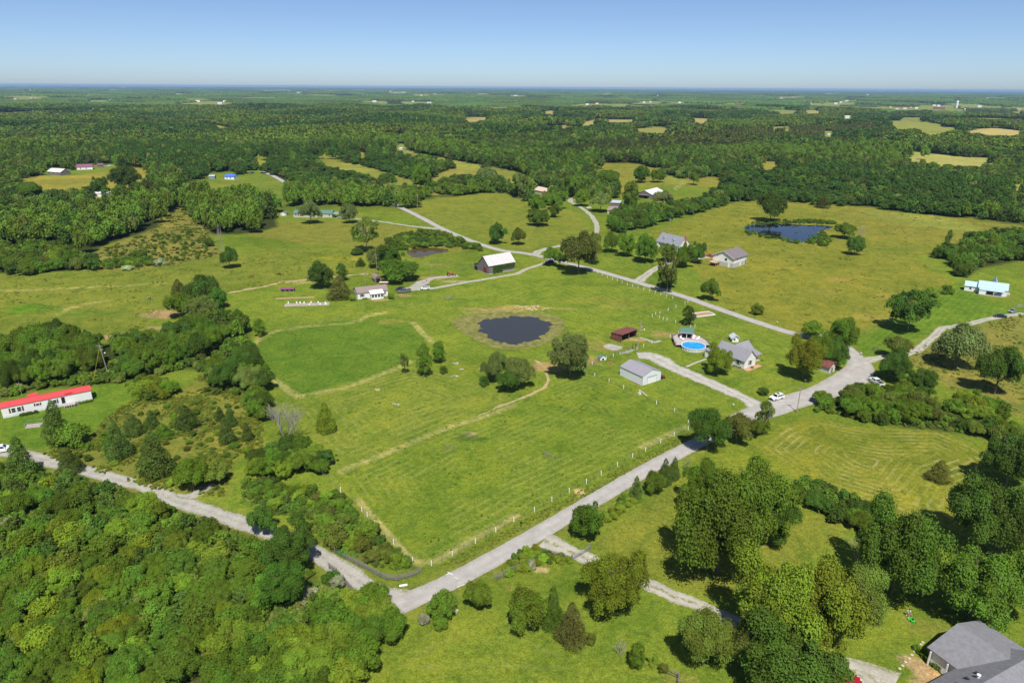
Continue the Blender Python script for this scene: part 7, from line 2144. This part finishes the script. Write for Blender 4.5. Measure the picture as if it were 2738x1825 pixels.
def person(p, rz, label, shirt, legs, hands, stride=.12, bare_legs=True, hat=None, lean=.05):
    root = empty('person', p, rz, label, 'person')
    hl, hr = hands
    J = {'pelvis': (0, 0, .95, .15, .12), 'waist': (0, -lean * .4, 1.12, .14, .10), 'chest': (0, -lean, 1.34, .17, .12), 'neck': (0, -lean * 1.2, 1.50, .055, .055), 'head0': (0, -lean * 1.5 - .01, 1.60, .075, .085), 'head1': (0, -lean * 1.5 - .01, 1.70, .085, .10), 'head2': (0, -lean * 1.4, 1.77, .05, .06),
         'shL': (.19, -lean, 1.42, .06, .06), 'elL': (.27, -lean - .02 + hl[1] * .3, 1.16, .045, .045), 'wrL': (.22 + hl[0], -lean + hl[1], hl[2], .032, .032), 'haL': (.21 + hl[0], -lean + hl[1] - .06, hl[2] - .04, .036, .03), 'shR': (-.19, -lean, 1.42, .06, .06), 'elR': (-.27, -lean - .02 + hr[1] * .3, 1.16, .045, .045), 'wrR': (-.22 - hr[0], -lean + hr[1], hr[2], .032, .032), 'haR': (-.21 - hr[0], -lean + hr[1] - .06, hr[2] - .04, .036, .03),
         'hiL': (.10, 0, .88, .10, .10), 'knL': (.11, -stride * .6, .49, .062, .062), 'anL': (.11, -stride, .09, .04, .04), 'toL': (.12, -stride - .17, .04, .04, .03), 'hiR': (-.10, 0, .88, .10, .10), 'knR': (-.11, stride * .3, .49, .062, .062), 'anR': (-.11, stride, .10, .04, .04), 'toR': (-.12, stride - .16, .04, .04, .03)}
    B = [('pelvis', 'waist'), ('waist', 'chest'), ('chest', 'neck'), ('neck', 'head0'), ('head0', 'head1'), ('head1', 'head2')]
    for s in 'LR': B += [('chest', 'sh' + s), ('sh' + s, 'el' + s), ('el' + s, 'wr' + s), ('wr' + s, 'ha' + s), ('pelvis', 'hi' + s), ('hi' + s, 'kn' + s), ('kn' + s, 'an' + s), ('an' + s, 'to' + s)]
    skin('body', J, B, SKINM, root)
    grow = lambda k, f=1.16: (*J[k][:3], J[k][3] * f, J[k][4] * f)
    def half(a, b, f): return tuple(J[a][i] * (1 - f) + J[b][i] * f for i in range(3)) + (J[b][3] * 1.5, J[b][4] * 1.5)
    S = {k: grow(k) for k in ('waist', 'pelvis', 'chest', 'shL', 'shR')}; S['neck'] = (*J['chest'][:2], 1.46, .09, .08)
    S['slL'] = half('shL', 'elL', .75); S['slR'] = half('shR', 'elR', .75)
    skin('shirt', S, [('waist', 'pelvis'), ('waist', 'chest'), ('chest', 'neck'), ('chest', 'shL'), ('shL', 'slL'), ('chest', 'shR'), ('shR', 'slR')], shirt, root)
    Tt = {k: grow(k, 1.18) for k in ('pelvis', 'hiL', 'hiR')}
    f = .85 if bare_legs else 1.0
    for s in 'LR':
        Tt['k' + s] = half('hi' + s, 'kn' + s, f)[:3] + (.10, .10)
        if not bare_legs: Tt['a' + s] = (*J['an' + s][:3], .06, .06)
    skin('shorts' if bare_legs else 'trousers', Tt, [('pelvis', 'hiL'), ('hiL', 'kL'), ('pelvis', 'hiR'), ('hiR', 'kR')] + ([] if bare_legs else [('kL', 'aL'), ('kR', 'aR')]), legs, root)
    hx, hy, hz = J['head1'][:3]
    if hat:
        h_ = MB().lathe([(.11, 0), (.11, .07), (.05, .12)], 10, (hx, hy, hz + .03)); h_.box(-.08, .08, hy - .2, hy - .08, hz + .03, hz + .045); h_.build('cap', hat, root)
    else:
        MB().ball((hx, hy + .025, hz + .03), (.095, .105, .09), 10, 6).build('hair', HAIR, root, smooth=True)
    for s in (-1, 1):
        MB().ball((s * .032, hy - .095, hz), .012, 6, 4).build('eye', DARK, root); MB().ball((s * .09, hy + .01, hz - .01), (.015, .03, .035), 6, 4).build('ear', SKINM, root)
        w = J['haL' if s > 0 else 'haR']
        fm = MB()
        for k in range(4): fm.tube([(w[0] + s * (-.026 + .017 * k), w[1] - .01, w[2] - .01), (w[0] + s * (-.026 + .017 * k), w[1] - .05, w[2] - .03), (w[0] + s * (-.024 + .016 * k), w[1] - .055 + .006 * abs(k - 1), w[2] - .07)], [.009, .009, .007], 5)
        fm.tube([(w[0] - s * .03, w[1], w[2]), (w[0] - s * .05, w[1] - .03, w[2] - .02), (w[0] - s * .045, w[1] - .06, w[2] - .035)], [.011, .01, .008], 5)
        fm.build('fingers', SKINM, root)
        MB().box(s * .115 - .05, s * .115 + .05, (J['toL'] if s > 0 else J['toR'])[1] - .05, (J['anL'] if s > 0 else J['anR'])[1] + .07, 0, .09).build('shoe', TYRE if not bare_legs else TRIM, root)
    MB().ball((0, hy - .105, hz - .025), (.014, .02, .02), 6, 4).build('nose', SKINM, root); MB().box(-.025, .025, hy - .098, hy - .09, hz - .066, hz - .058).build('mouth', surf('lips', (.35, .12, .10), .6, .05), root)
    return root


mp = P('D4', 1230, 1000)
person(mp, R(-15), 'person in white shirt and blue shorts mowing the lawn', FW, surf('denim', (.16, .25, .42), .8, .1), ((.0, -.42, 1.02), (.0, -.42, 1.02)), .28, True, surf('dark_cap', (.03, .03, .035), .8, .1), .16)
person(P('B3', 2022, 976), R(60), 'person in orange top walking along the upper road', surf('orange_shirt', (.75, .15, .05), .8, .05), surf('dark_trousers', (.03, .035, .05), .8, .1), ((.02, -.1, .92), (.02, .12, .92)), .25, False)
person(P('B2', 1547, 720), R(10), 'person in pink top standing on the gravel pad', surf('pink_shirt', (.70, .30, .32), .8, .05), surf('dark_shorts', (.06, .04, .05), .8, .1), ((.02, -.02, .92), (.02, -.02, .92)), .05)
mw = empty('lawn_mower', mp + Vector((.25, -1.15, 0)), R(-15), 'bright green push mower in front of the person', 'lawn mower')
GRN = surf('mower_green', (.05, .48, .05), .4, .08)
MB().prism([(-.34, -.55, .12), (.34, -.55, .12), (.36, .0, .12), (.3, .42, .12), (-.3, .42, .12), (-.36, .0, .12)], (0, 0, .2)).build('deck', GRN, mw)
MB().lathe([(.2, .32), (.22, .42), (.16, .55), (.05, .58)], 12, (0, -.1, 0)).build('motor', BLACKP, mw)
MB().box(-.75, -.36, -.2, .25, .12, .26).build('discharge_chute', GRN, mw)
for sx in (-.4, .4):
    for sy in (-.42, .32): MB().tube([(sx - .05, sy, .13), (sx + .05, sy, .13)], .13, 10).build('wheel', TYRE, mw)
    MB().tube([(sx * .6, .4, .3), (sx * .6, .95, .95)], .02, 5).build('handle_bar', BLACKP, mw)
MB().tube([(-.24, .95, .95), (.24, .95, .95)], .025, 5).build('grip', BLACKP, mw)
cy_ = MB(); bk = empty('toy_bicycle', P('home', 1705, 235), .2, 'small bicycle standing on the gravel pad', 'bicycle')
for x in (-.5, .5):
    ring = [(x + .32 * math.cos(t), 0, .32 + .32 * math.sin(t)) for t in np.linspace(0, 2 * math.pi, 17)]
    MB().tube(ring, .025, 5, False).build('wheel', TYRE, bk)
MB().tube([(-.5, 0, .32), (-.1, 0, .3), (.35, 0, .75), (-.2, 0, .72), (-.1, 0, .3)], .025, 5).build('frame', GREYTRIM, bk)
MB().tube([(.5, 0, .32), (.38, 0, .9)], .022, 5).build('fork', GREYTRIM, bk); MB().tube([(.36, -.25, .95), (.36, .25, .95)], .02, 5).build('handlebar', BLACKP, bk); MB().box(-.34, -.12, -.06, .06, .78, .84).build('saddle', BLACKP, bk)


def horse(p, rz, label, mat, mane):
    root = empty('horse', p, rz, label, 'horse')
    J = {'chest': (.55, 0, 1.12, .27, .32), 'belly': (.0, 0, 1.10, .29, .32), 'croup': (-.6, 0, 1.18, .27, .29), 'rump': (-.82, 0, 1.08, .16, .2), 'neck0': (.78, 0, 1.22, .17, .22), 'neck1': (1.08, 0, .98, .12, .16), 'poll': (1.32, 0, .66, .10, .13), 'face': (1.46, 0, .40, .08, .10), 'muzzle': (1.52, 0, .20, .07, .07)}
    B = [('chest', 'belly'), ('belly', 'croup'), ('croup', 'rump'), ('chest', 'neck0'), ('neck0', 'neck1'), ('neck1', 'poll'), ('poll', 'face'), ('face', 'muzzle')]
    for s, n_ in ((1, 'L'), (-1, 'R')):
        f = .12 * s
        J.update({'sh' + n_: (.58, s * .17, .88, .11, .13), 'fk' + n_: (.60 + f, s * .17, .52, .065, .07), 'ff' + n_: (.57 + f, s * .17, .12, .045, .045), 'fh' + n_: (.60 + f, s * .17, .02, .06, .06),
                  'st' + n_: (-.66, s * .18, .86, .14, .17), 'hk' + n_: (-.80 - f, s * .17, .50, .07, .08), 'hf' + n_: (-.74 - f, s * .17, .12, .045, .045), 'hh' + n_: (-.70 - f, s * .17, .02, .06, .06)})
        B += [('chest', 'sh' + n_), ('sh' + n_, 'fk' + n_), ('fk' + n_, 'ff' + n_), ('ff' + n_, 'fh' + n_), ('croup', 'st' + n_), ('st' + n_, 'hk' + n_), ('hk' + n_, 'hf' + n_), ('hf' + n_, 'hh' + n_)]
    skin('body', J, B, mat, root)
    MB().tube([(-.98, 0, 1.2), (-1.12, 0, .9), (-1.1, 0, .4)], [.05, .09, .03], 7).build('tail', mane, root)
    MB().prism([(.7, -.03, 1.42), (1.2, -.03, 1.05), (1.36, -.03, .82), (1.25, -.03, .82), (.75, -.03, 1.25)], (0, .06, 0)).build('mane', mane, root)
    for s in (-1, 1): MB().prism([(1.25, s * .05, .78), (1.32, s * .05, .80), (1.24, s * .07, .92)], (0, .02 * s, 0)).build('ear', mat, root)


PIEB = surf('pinto_coat', (.02, .018, .016), .6, .1, 1.1, dirt=((.72, .70, .66), .52, 1.0), detail=1)
horse(P('B1', 1345, 880), R(-8), 'black and white pinto horse grazing in the left pasture', PIEB, DARK)
horse(P('B1', 2262, 680), R(-15), 'chestnut horse grazing near the pasture path', surf('chestnut_coat', (.20, .075, .03), .55, .15), surf('chestnut_mane', (.08, .03, .015), .7, .1))
horse(P('B2', 222, 662), R(-10), 'dark pinto horse with white rump grazing above the hutch', surf('dark_pinto', (.03, .015, .012), .6, .1, .9, dirt=((.72, .68, .62), .56, 1.0)), DARK)
# ------------------------------------------------------------------ woods that read as one mass
PROTO = bpy.data.collections.new('wood_prototypes')       # not linked to the scene: only instanced


def proto(name, me, tint):
    me.materials.clear()
    me.materials.append(leaf_material('leaf_' + name, tint=(tint[0] * 1.68, tint[1] * 1.8, tint[2] * 1.15)))
    o = bpy.data.objects.new(name, me)
    PROTO.objects.link(o)
    return o


_i = 0
for kd, nl, sz, tints in (('round', 1300, .18, ((.082, .130, .022), (.050, .090, .020), (.102, .148, .024), (.072, .108, .028), (.130, .150, .045))), ('oval', 700, .22, ((.070, .112, .022),)), ('cone', 600, .22, ((.072, .080, .026), (.058, .092, .024)))):
    for k, tn in enumerate(tints):
        proto('a%02d' % _i, crown_mesh('wood_crown', kd, nl, sz, 40 + _i), tn); _i += 1
NMID = _i
for k, tn in enumerate(((.078, .122, .024), (.052, .090, .022), (.112, .150, .026), (.080, .092, .028))):
    proto('b%02d' % k, crown_mesh('far_crown', 'round', 150, .46, 60 + k), tn)
NFAR = 4
# a wooded parcel for the country beyond
for k in range(3):
    g = np.random.default_rng(90 + k)
    n = 300
    ang = g.uniform(0, 6.283, n); rad = 105 * np.sqrt(g.uniform(0, 1, n))
    vs, fs, lv = [], [], []
    for a_, r_ in zip(ang, rad):
        cx, cy_, w, hh = r_ * math.cos(a_), r_ * math.sin(a_), g.uniform(4.5, 9), g.uniform(7, 13)
        o = len(vs)
        ring = [(cx + w * math.cos(t) * g.uniform(.8, 1.2), cy_ + w * math.sin(t) * g.uniform(.8, 1.2), hh * .55) for t in np.arange(6) * 1.047]
        low = [(cx + w * .8 * math.cos(t), cy_ + w * .8 * math.sin(t), -4) for t in np.arange(6) * 1.047]
        vs += ring + low + [(cx + g.uniform(-2, 2), cy_ + g.uniform(-2, 2), hh)]
        fs += [(o + i, o + (i + 1) % 6, o + 12) for i in range(6)]
        fs += [(o + 6 + i, o + 6 + (i + 1) % 6, o + (i + 1) % 6) for i in range(6)] + [(o + 6 + i, o + (i + 1) % 6, o + i) for i in range(6)]
        lv += [g.uniform(0, 1)] * 13
    me = mesh_np('parcel', vs, fs, LEAF)
    fattr(me, 'leaf', lv)
    proto('c%02d' % k, me, ((.066, .104, .026), (.056, .092, .026), (.076, .112, .028))[k])


def scatter_tree():
    ng = bpy.data.node_groups.new('wood_scatter', 'GeometryNodeTree')
    ng.interface.new_socket('Geometry', in_out='INPUT', socket_type='NodeSocketGeometry')
    ng.interface.new_socket('Geometry', in_out='OUTPUT', socket_type='NodeSocketGeometry')
    N, L = ng.nodes, ng.links
    gi = N.new('NodeGroupInput'); go = N.new('NodeGroupOutput')
    ip = N.new('GeometryNodeInstanceOnPoints')
    ci = N.new('GeometryNodeCollectionInfo')
    ci.inputs['Collection'].default_value = PROTO
    ci.inputs['Separate Children'].default_value = True
    ci.inputs['Reset Children'].default_value = True
    ip.inputs['Pick Instance'].default_value = True

    def na(nm, ty):
        n = N.new('GeometryNodeInputNamedAttribute'); n.data_type = ty; n.inputs['Name'].default_value = nm
        return n.outputs['Attribute']
    L.new(gi.outputs[0], ip.inputs['Points']); L.new(ci.outputs[0], ip.inputs['Instance'])
    L.new(na('which', 'INT'), ip.inputs['Instance Index'])
    L.new(na('turn', 'FLOAT_VECTOR'), ip.inputs['Rotation'])
    L.new(na('size', 'FLOAT_VECTOR'), ip.inputs['Scale'])
    L.new(ip.outputs[0], go.inputs[0])
    return ng


SCATTER = scatter_tree()


def scatter(name, xyz, size, which, label, cat):
    me = bpy.data.meshes.new(name)
    me.vertices.add(len(xyz)); me.vertices.foreach_set('co', np.asarray(xyz, np.float32).ravel())
    a = me.attributes.new('which', 'INT', 'POINT'); a.data.foreach_set('value', np.asarray(which, np.int32))
    turn = np.zeros((len(xyz), 3), np.float32); turn[:, 2] = rng.uniform(0, 6.283, len(xyz))
    a = me.attributes.new('turn', 'FLOAT_VECTOR', 'POINT'); a.data.foreach_set('vector', turn.ravel())
    a = me.attributes.new('size', 'FLOAT_VECTOR', 'POINT'); a.data.foreach_set('vector', np.asarray(size, np.float32).ravel())
    o = obj(name, me)
    md = o.modifiers.new('scatter', 'NODES'); md.node_group = SCATTER
    return tag(o, label, cat, kind='stuff')


# lower limit of the woods across the picture
EDGE = []
for t, pts in (('B1', [(-600, 560), (0, 560), (300, 560), (600, 520), (760, 470), (850, 400), (1000, 340), (1250, 270), (1420, 200), (1400, 85), (1520, 70), (1650, 70), (1780, 170), (1900, 270), (2000, 270), (2120, 270), (2300, 270)]),
               ('B2', [(60, 250), (150, 180), (130, 120), (100, 60)]),
               ('A2', [(230, 1190), (400, 1175), (600, 1165), (900, 1185), (1270, 1185), (1340, 1200), (1460, 1195), (1500, 1105), (1560, 1090), (1700, 1090), (2200, 1050), (2300, 1080)]),
               ('A3', [(30, 1100), (110, 1110), (200, 1150), (350, 1170), (500, 1130), (530, 1100), (720, 1100), (740, 1190), (900, 1150), (1040, 1190), (1150, 1165), (1290, 1100), (1480, 1110), (1700, 1060), (1900, 1180), (2260, 1110), (2330, 1140)]),
               ('A4', [(60, 1150), (220, 1140), (480, 1165), (960, 1185)]), ('B4', [(450, 0), (620, 25), (900, 45), (1400, 100), (1900, 145), (2353, 188), (2800, 240)])):
    EDGE += [px(t, *p) for p in pts]
EDGE = np.array(EDGE)
EDGE = EDGE[np.argsort(EDGE[:, 0], kind='stable')]
CLEARPX = [ppix(t, pts) for t, pts, c in CLEAR]
KEEP = [  # houses, yards and roads seen among the woods
    ('A1', [(410, 840), (610, 840), (610, 905), (410, 905)]), ('A1', [(680, 795), (1050, 795), (1050, 860), (680, 860)]), ('A1', [(805, 1060), (1000, 1060), (1000, 1095), (805, 1095)]),
    ('A1', [(1870, 880), (2120, 870), (2120, 945), (1870, 945)]), ('A1', [(2190, 865), (2353, 865), (2353, 900), (2190, 900)]), ('A2', [(100, 870), (350, 980), (350, 1015), (240, 1000), (100, 910)]),
    ('A3', [(215, 1000), (350, 1000), (350, 1065), (215, 1065)]), ('A3', [(890, 1120), (1050, 1120), (1050, 1215), (890, 1215)]), ('A3', [(1160, 1000), (1400, 1000), (1400, 1115), (1160, 1115)]), ('A3', [(500, 1105), (745, 1105), (745, 1215), (500, 1215)]),
    ('A4', [(1520, 280), (1640, 280), (1640, 325), (1520, 325)]), ('A4', [(1700, 225), (1840, 225), (1840, 350), (1700, 350)]), ('A4', [(1240, 288), (1310, 288), (1310, 318), (1240, 318)]), ('A4', [(730, 205), (780, 205), (780, 245), (730, 245)])]
CLEARPX += [ppix(t, p) for t, p in KEEP]
HBOX = []
for t, x_, y_, k_, w_ in FAR:
    q = P(t, x_, y_); u_, v_, d_ = pix(q.x, q.y, q.z); e_ = w_ * .62 * FPX / d_ + 1.5
    HBOX.append((float(u_ - e_), float(v_ - 9 * FPX / d_ - 1), float(u_ + e_), float(v_ + .5)))


def lower(u):
    return np.interp(u, EDGE[:, 0], EDGE[:, 1])


def woods():
    out = []
    # candidates on a jittered polar lattice; spacing grows with distance
    d = 330.0
    pts = []
    while d < 3400:
        sp = 7.8 if d < 900 else 7.8 + (d - 900) * .002
        n = int(d * R(92) / sp)
        a = (np.arange(n) + rng.uniform(-.35, .35, n)) / n * R(92) - R(46)
        rr = d + rng.uniform(-.4, .4, n) * sp
        pts.append(np.stack([rr * np.sin(a), rr * np.cos(a), np.full(n, sp)], -1))
        d += sp * .86
    pts = np.concatenate(pts)
    x, y, sp = pts.T
    z = h0(x, y)
    n = len(x)
    dist = np.hypot(x, y)
    patch = np.sin(x / 61 + 1.7 * np.sin(y / 97)) + np.cos(y / 73 + np.sin(x / 113))      # stands of older and younger trees
    r = sp * rng.uniform(.46, .80, n) * np.where(sp > 8.2, 1.15, 1)
    h = (9.6 + 3.3 * patch + rng.uniform(-2.8, 3.6, n)).clip(3.2) * np.where(sp > 8, 1.15, 1)
    u, v, dep = pix(x, y, z)
    ut, vt, _ = pix(x, y, z + h)
    _, vm, _ = pix(x, y, z + h * .5)
    ok = (dep > 0) & (u > -260) & (u < 3000)
    ok &= v < lower(u) + 2
    # broken edge and small gaps
    gap = np.sin(x / 17 + y / 29) * np.sin(y / 13 - x / 41)
    ok &= ~((gap > .72) & (dist < 1500)) & ~glade(x, y)
    w = r * FPX / np.maximum(dep, 1)
    for pg in CLEARPX:
        for (uu, vv) in ((u, v), (ut, vt), (ut, vm), (u - w * .7, vm), (u + w * .7, vm)):
            b = bounded(pg, uu, vv)
            if len(b):
                ok[b] &= ~inside(pg, uu[b], vv[b])
    for a, b, c, d in HBOX:
        ok &= ~((u + w > a) & (u - w < c) & (v > b) & (vt < d))
    # keep clear of trees already standing
    if TREES:
        tr = np.array(TREES)
        near = np.nonzero(dist < 700)[0]
        for tx, ty, tr_, th in tr:
            m = near[(abs(x[near] - tx) < tr_ + 3) & (abs(y[near] - ty) < tr_ + 3)]
            ok[m] &= np.hypot(x[m] - tx, y[m] - ty) > tr_ * .8 + r[m] * .5
    far_f = (dist > 2600) & ((np.sin(x / 431 + 3 * np.sin(y / 900)) * np.sin(y / 377 + 2 * np.cos(x / 700)) + .5 * np.sin(x / 150 + y / 210)) > .78)
    ok &= ~far_f
    x, y, z, r, h, dist, patch, u, v = (q[ok] for q in (x, y, z, r, h, dist, patch, u, v))
    n = len(x)
    # which kind: plantation of brownish young pines and mixed hardwood
    pine = np.zeros(n, bool)
    for t, pg in (('A3', [(280, 690), (700, 640), (1100, 600), (1500, 590), (1900, 560), (2353, 520), (2353, 600), (2000, 650), (1700, 680), (1200, 740), (700, 740), (400, 760)]), ('A4', [(0, 510), (400, 480), (1000, 470), (1100, 540), (700, 560), (400, 600), (0, 620)])):
        pp = ppix(t, pg)
        pine |= inside(pp, u, v)
    which = rng.choice([0, 1, 2, 3, 5, 0, 1, 3, 2, 4, 6, 7], n)
    stand = np.sin(x / 95 + 1.9 * np.sin(y / 160)) + np.cos(y / 120 + 1.4 * np.sin(x / 210))
    which = np.where((stand > .6) & (rng.random(n) < .75), 1, which)
    which = np.where((stand < -.6) & (rng.random(n) < .7), 2, which)
    which = np.where(pine & (rng.random(n) < .85), 6, which)
    h = np.where(pine, h * .75, h); r = np.where(pine, r * .8, r)
    m = dist > 1250
    which = np.where(m, NMID + np.where((stand > .5) & (rng.random(n) < .8), 1, np.where((stand < -.5) & (rng.random(n) < .8), 2, rng.integers(0, NFAR, n))), which)
    which = np.where(m & pine, NMID + 3, which)
    print('WOOD', n)
    nearw = dist < 640
    for nm, sel, lab in (('woodland_edge', nearw, 'leafy woodland trees massed beyond the fields'), ('far_woodland', ~nearw, 'unbroken green woodland rolling away to the horizon')):
        scatter(nm, np.stack([x, y, z - .2], -1)[sel], np.stack([r, r, h], -1)[sel], which[sel], lab, 'woodland')
    # the country beyond, by the parcel
    q = []
    d = 3350.0
    while d < 26000:
        sp = 165 + (d - 3000) * .012
        n = int(d * R(96) / sp)
        a = (np.arange(n) + rng.uniform(-.3, .3, n)) / n * R(96) - R(48)
        rr = d + rng.uniform(-.3, .3, n) * sp
        q.append(np.stack([rr * np.sin(a), rr * np.cos(a), np.full(n, sp / 165)], -1))
        d += sp * .85
    q = np.concatenate(q)
    x, y, s = q.T
    f = (np.sin(x / 431 + 3 * np.sin(y / 900)) * np.sin(y / 377 + 2 * np.cos(x / 700)) + .5 * np.sin(x / 150 + y / 210)) > .78
    u, v, _ = pix(x, y, h0(x, y))
    for pg in CLEARPX:
        f |= inside(pg, u, v)
    _, vt, dep = pix(x, y, h0(x, y) + 12)
    w = 95 * s * FPX / dep
    for a, b, c, d in HBOX:
        f |= (u + w > a) & (u - w < c) & (v > b) & (vt < d)
    q = q[~f]
    x, y, s = q.T
    scatter('horizon_woodland', np.stack([x, y, h0(x, y)], -1), np.stack([s, s, np.ones_like(s)], -1), NMID + NFAR + rng.integers(0, 3, len(x)), 'hazy blue-green woodland along the skyline', 'woodland')
    print('PARCELS', len(x))


woods()
if REST:
    q = np.array([(p[0], p[1], p[2] - .1, r, r, h) for p, r, h in REST])
    scatter('grove_trees', q[:, :3], q[:, 3:], rng.choice([0, 1, 2, 3, 5], len(q)), 'further trees and shrubs standing among the groves', 'woodland')


# undergrowth that closes the gaps in the thickets
def undergrowth(name, t, pts, step, r, h, label, seed, whichs=(0, 2, 3, 4), avoid=()):
    g = np.random.default_rng(seed)
    pg = poly(t, pts)
    gx, gy = np.meshgrid(np.arange(pg[:, 0].min(), pg[:, 0].max(), step), np.arange(pg[:, 1].min(), pg[:, 1].max(), step))
    x = gx.ravel() + g.uniform(-.5, .5, gx.size) * step; y = gy.ravel() + g.uniform(-.5, .5, gx.size) * step
    ok = inside(pg, x, y)
    for line, w in avoid:
        for p in line[::2]:
            ok &= np.hypot(x - p[0], y - p[1]) > w
    x, y = x[ok], y[ok]
    n = len(x)
    rr = g.uniform(*r, n)
    scatter(name, np.stack([x, y, h0(x, y) - .25], -1), np.stack([rr, rr, g.uniform(*h, n)], -1), g.choice(whichs, n), label, 'undergrowth')


AV = [(LANE, 3.4), (MAIN, 4.2)]
undergrowth('undergrowth', 'D1', [(-300, -360), (60, -290), (420, -150), (900, -80), (1300, 0), (1440, 120), (1600, 180), (1980, 270), (2400, 480), (2650, 700), (2900, 800), (3050, 900), (3000, 1300), (2800, 1500), (2300, 1760), (-300, 1800)], 1.7, (.9, 1.6), (1.0, 2.4), 'tangled undergrowth filling the thicket below the lane', 31, avoid=AV)
undergrowth('undergrowth', 'D2', [(-100, -150), (500, -60), (880, 120), (1050, 330), (1300, 490), (1370, 575), (1210, 635), (960, 560), (640, 390), (350, 240), (-100, 40)], 1.6, (.5, 1.1), (.5, 1.2), 'weedy undergrowth between the lane and the hay field', 32, avoid=AV)
undergrowth('undergrowth', 'C1', [(0, 500), (400, 450), (900, 400), (1500, 320), (1900, 200), (2200, 150), (2350, 500), (2150, 660), (1880, 640), (1830, 440), (1600, 430), (1080, 550), (860, 560), (330, 610), (0, 690)], 2.6, (1.2, 2.2), (1.5, 3.2), 'dark undergrowth beneath the belt of trees', 33)
undergrowth('undergrowth', 'C4', [(420, 800), (600, 700), (900, 680), (1400, 650), (1650, 850), (2335, 980), (2335, 1110), (1850, 990), (1150, 920), (700, 840)], 1.8, (.8, 1.4), (.9, 1.8), 'undergrowth along the hedgerow above the hay rows', 34, avoid=[(MAIN, 5.5)])


# tussocks and weeds that break up the pastures
proto('e00', crown_mesh('tuft', 'bush', 90, .55, 77), (.066, .104, .016)); proto('e02', crown_mesh('tuft', 'bush', 90, .55, 79), (.125, .128, .026)); proto('e01', crown_mesh('tuft', 'bush', 90, .55, 78), (.105, .125, .026))


def tufts(name, t, pts, n, r, h, label, seed, clump=.0, kinds=(1, 2)):
    g = np.random.default_rng(seed)
    pg = poly(t, pts)
    x = g.uniform(pg[:, 0].min(), pg[:, 0].max(), n); y = g.uniform(pg[:, 1].min(), pg[:, 1].max(), n)
    ok = inside(pg, x, y) & ((np.sin(x / 3.7 + np.sin(y / 5)) * np.sin(y / 4.3 + np.cos(x / 6)) + g.normal(0, .3, n)) > clump)
    x, y = x[ok], y[ok]
    rr = g.uniform(*r, len(x))
    scatter(name, np.stack([x, y, h0(x, y) - .05], -1), np.stack([rr, rr, g.uniform(*h, len(x))], -1), NMID + NFAR + 3 + g.choice(kinds, len(x)), label, 'grass')


for k in (11, 10, 9):
    tufts('grass_tufts', FIELDS[k][0], FIELDS[k][1], 2600 if k != 9 else 1200, (.12, .38), (.1, .25), ('short hay tussocks left standing in the upper hay field', 'dark tussocks across the lush green plot', 'dark tussocks across the big hay field')[k - 9], 60 + k, .45, (0, 1))
tufts('rough_grass', *FIELDS[12][:2], 9000, (.2, .7), (.2, .7), 'weedy tussocks of the rough field', 71, -.1)
tufts('rough_grass', *FIELDS[17][:2], 3500, (.2, .6), (.2, .5), 'weedy tussocks of the right rough field', 72, .1)
tufts('rough_grass', *FIELDS[0][:2], 9000, (.2, .7), (.12, .35), 'tussocks scattered over the left pasture', 73, .3)
tufts('rough_grass', *FIELDS[4][:2], 9000, (.25, .8), (.12, .35), 'tussocks scattered over the right meadow', 74, .4)
tufts('rough_grass', 'C3', [(1610, 985), (1620, 1035), (1200, 1262), (690, 1555), (-500, 2190), (-640, 2180), (560, 1545), (1103, 1232)], 16000, (.12, .3), (.12, .32), 'tall grass on the verge between fence and road', 75, -.6)
tufts('rough_grass', *FIELDS[1][:2], 5000, (.4, 1.3), (.3, 1.0), 'scrubby weeds covering the slope below the left wood', 76, .1, (0, 1, 2, 2))

# ------------------------------------------------------------------ the air
hb = MB().box(-32000, 32000, -500, 40000, -62, 97)
hm = bpy.data.materials.new('haze_air')
hm.use_nodes = True
hn = hm.node_tree.nodes
hn.remove(hn['Principled BSDF'])
pv = hn.new('ShaderNodeVolumePrincipled')
pv.inputs['Color'].default_value = (.42, .66, 1.0, 1)
pv.inputs['Density'].default_value = 0.000042
pv.inputs['Anisotropy'].default_value = 0.0
hm.node_tree.links.new(pv.outputs[0], hn['Material Output'].inputs['Volume'])
tag(hb.build('haze', hm), 'thin blue summer haze over the distant country', 'haze', kind='stuff')
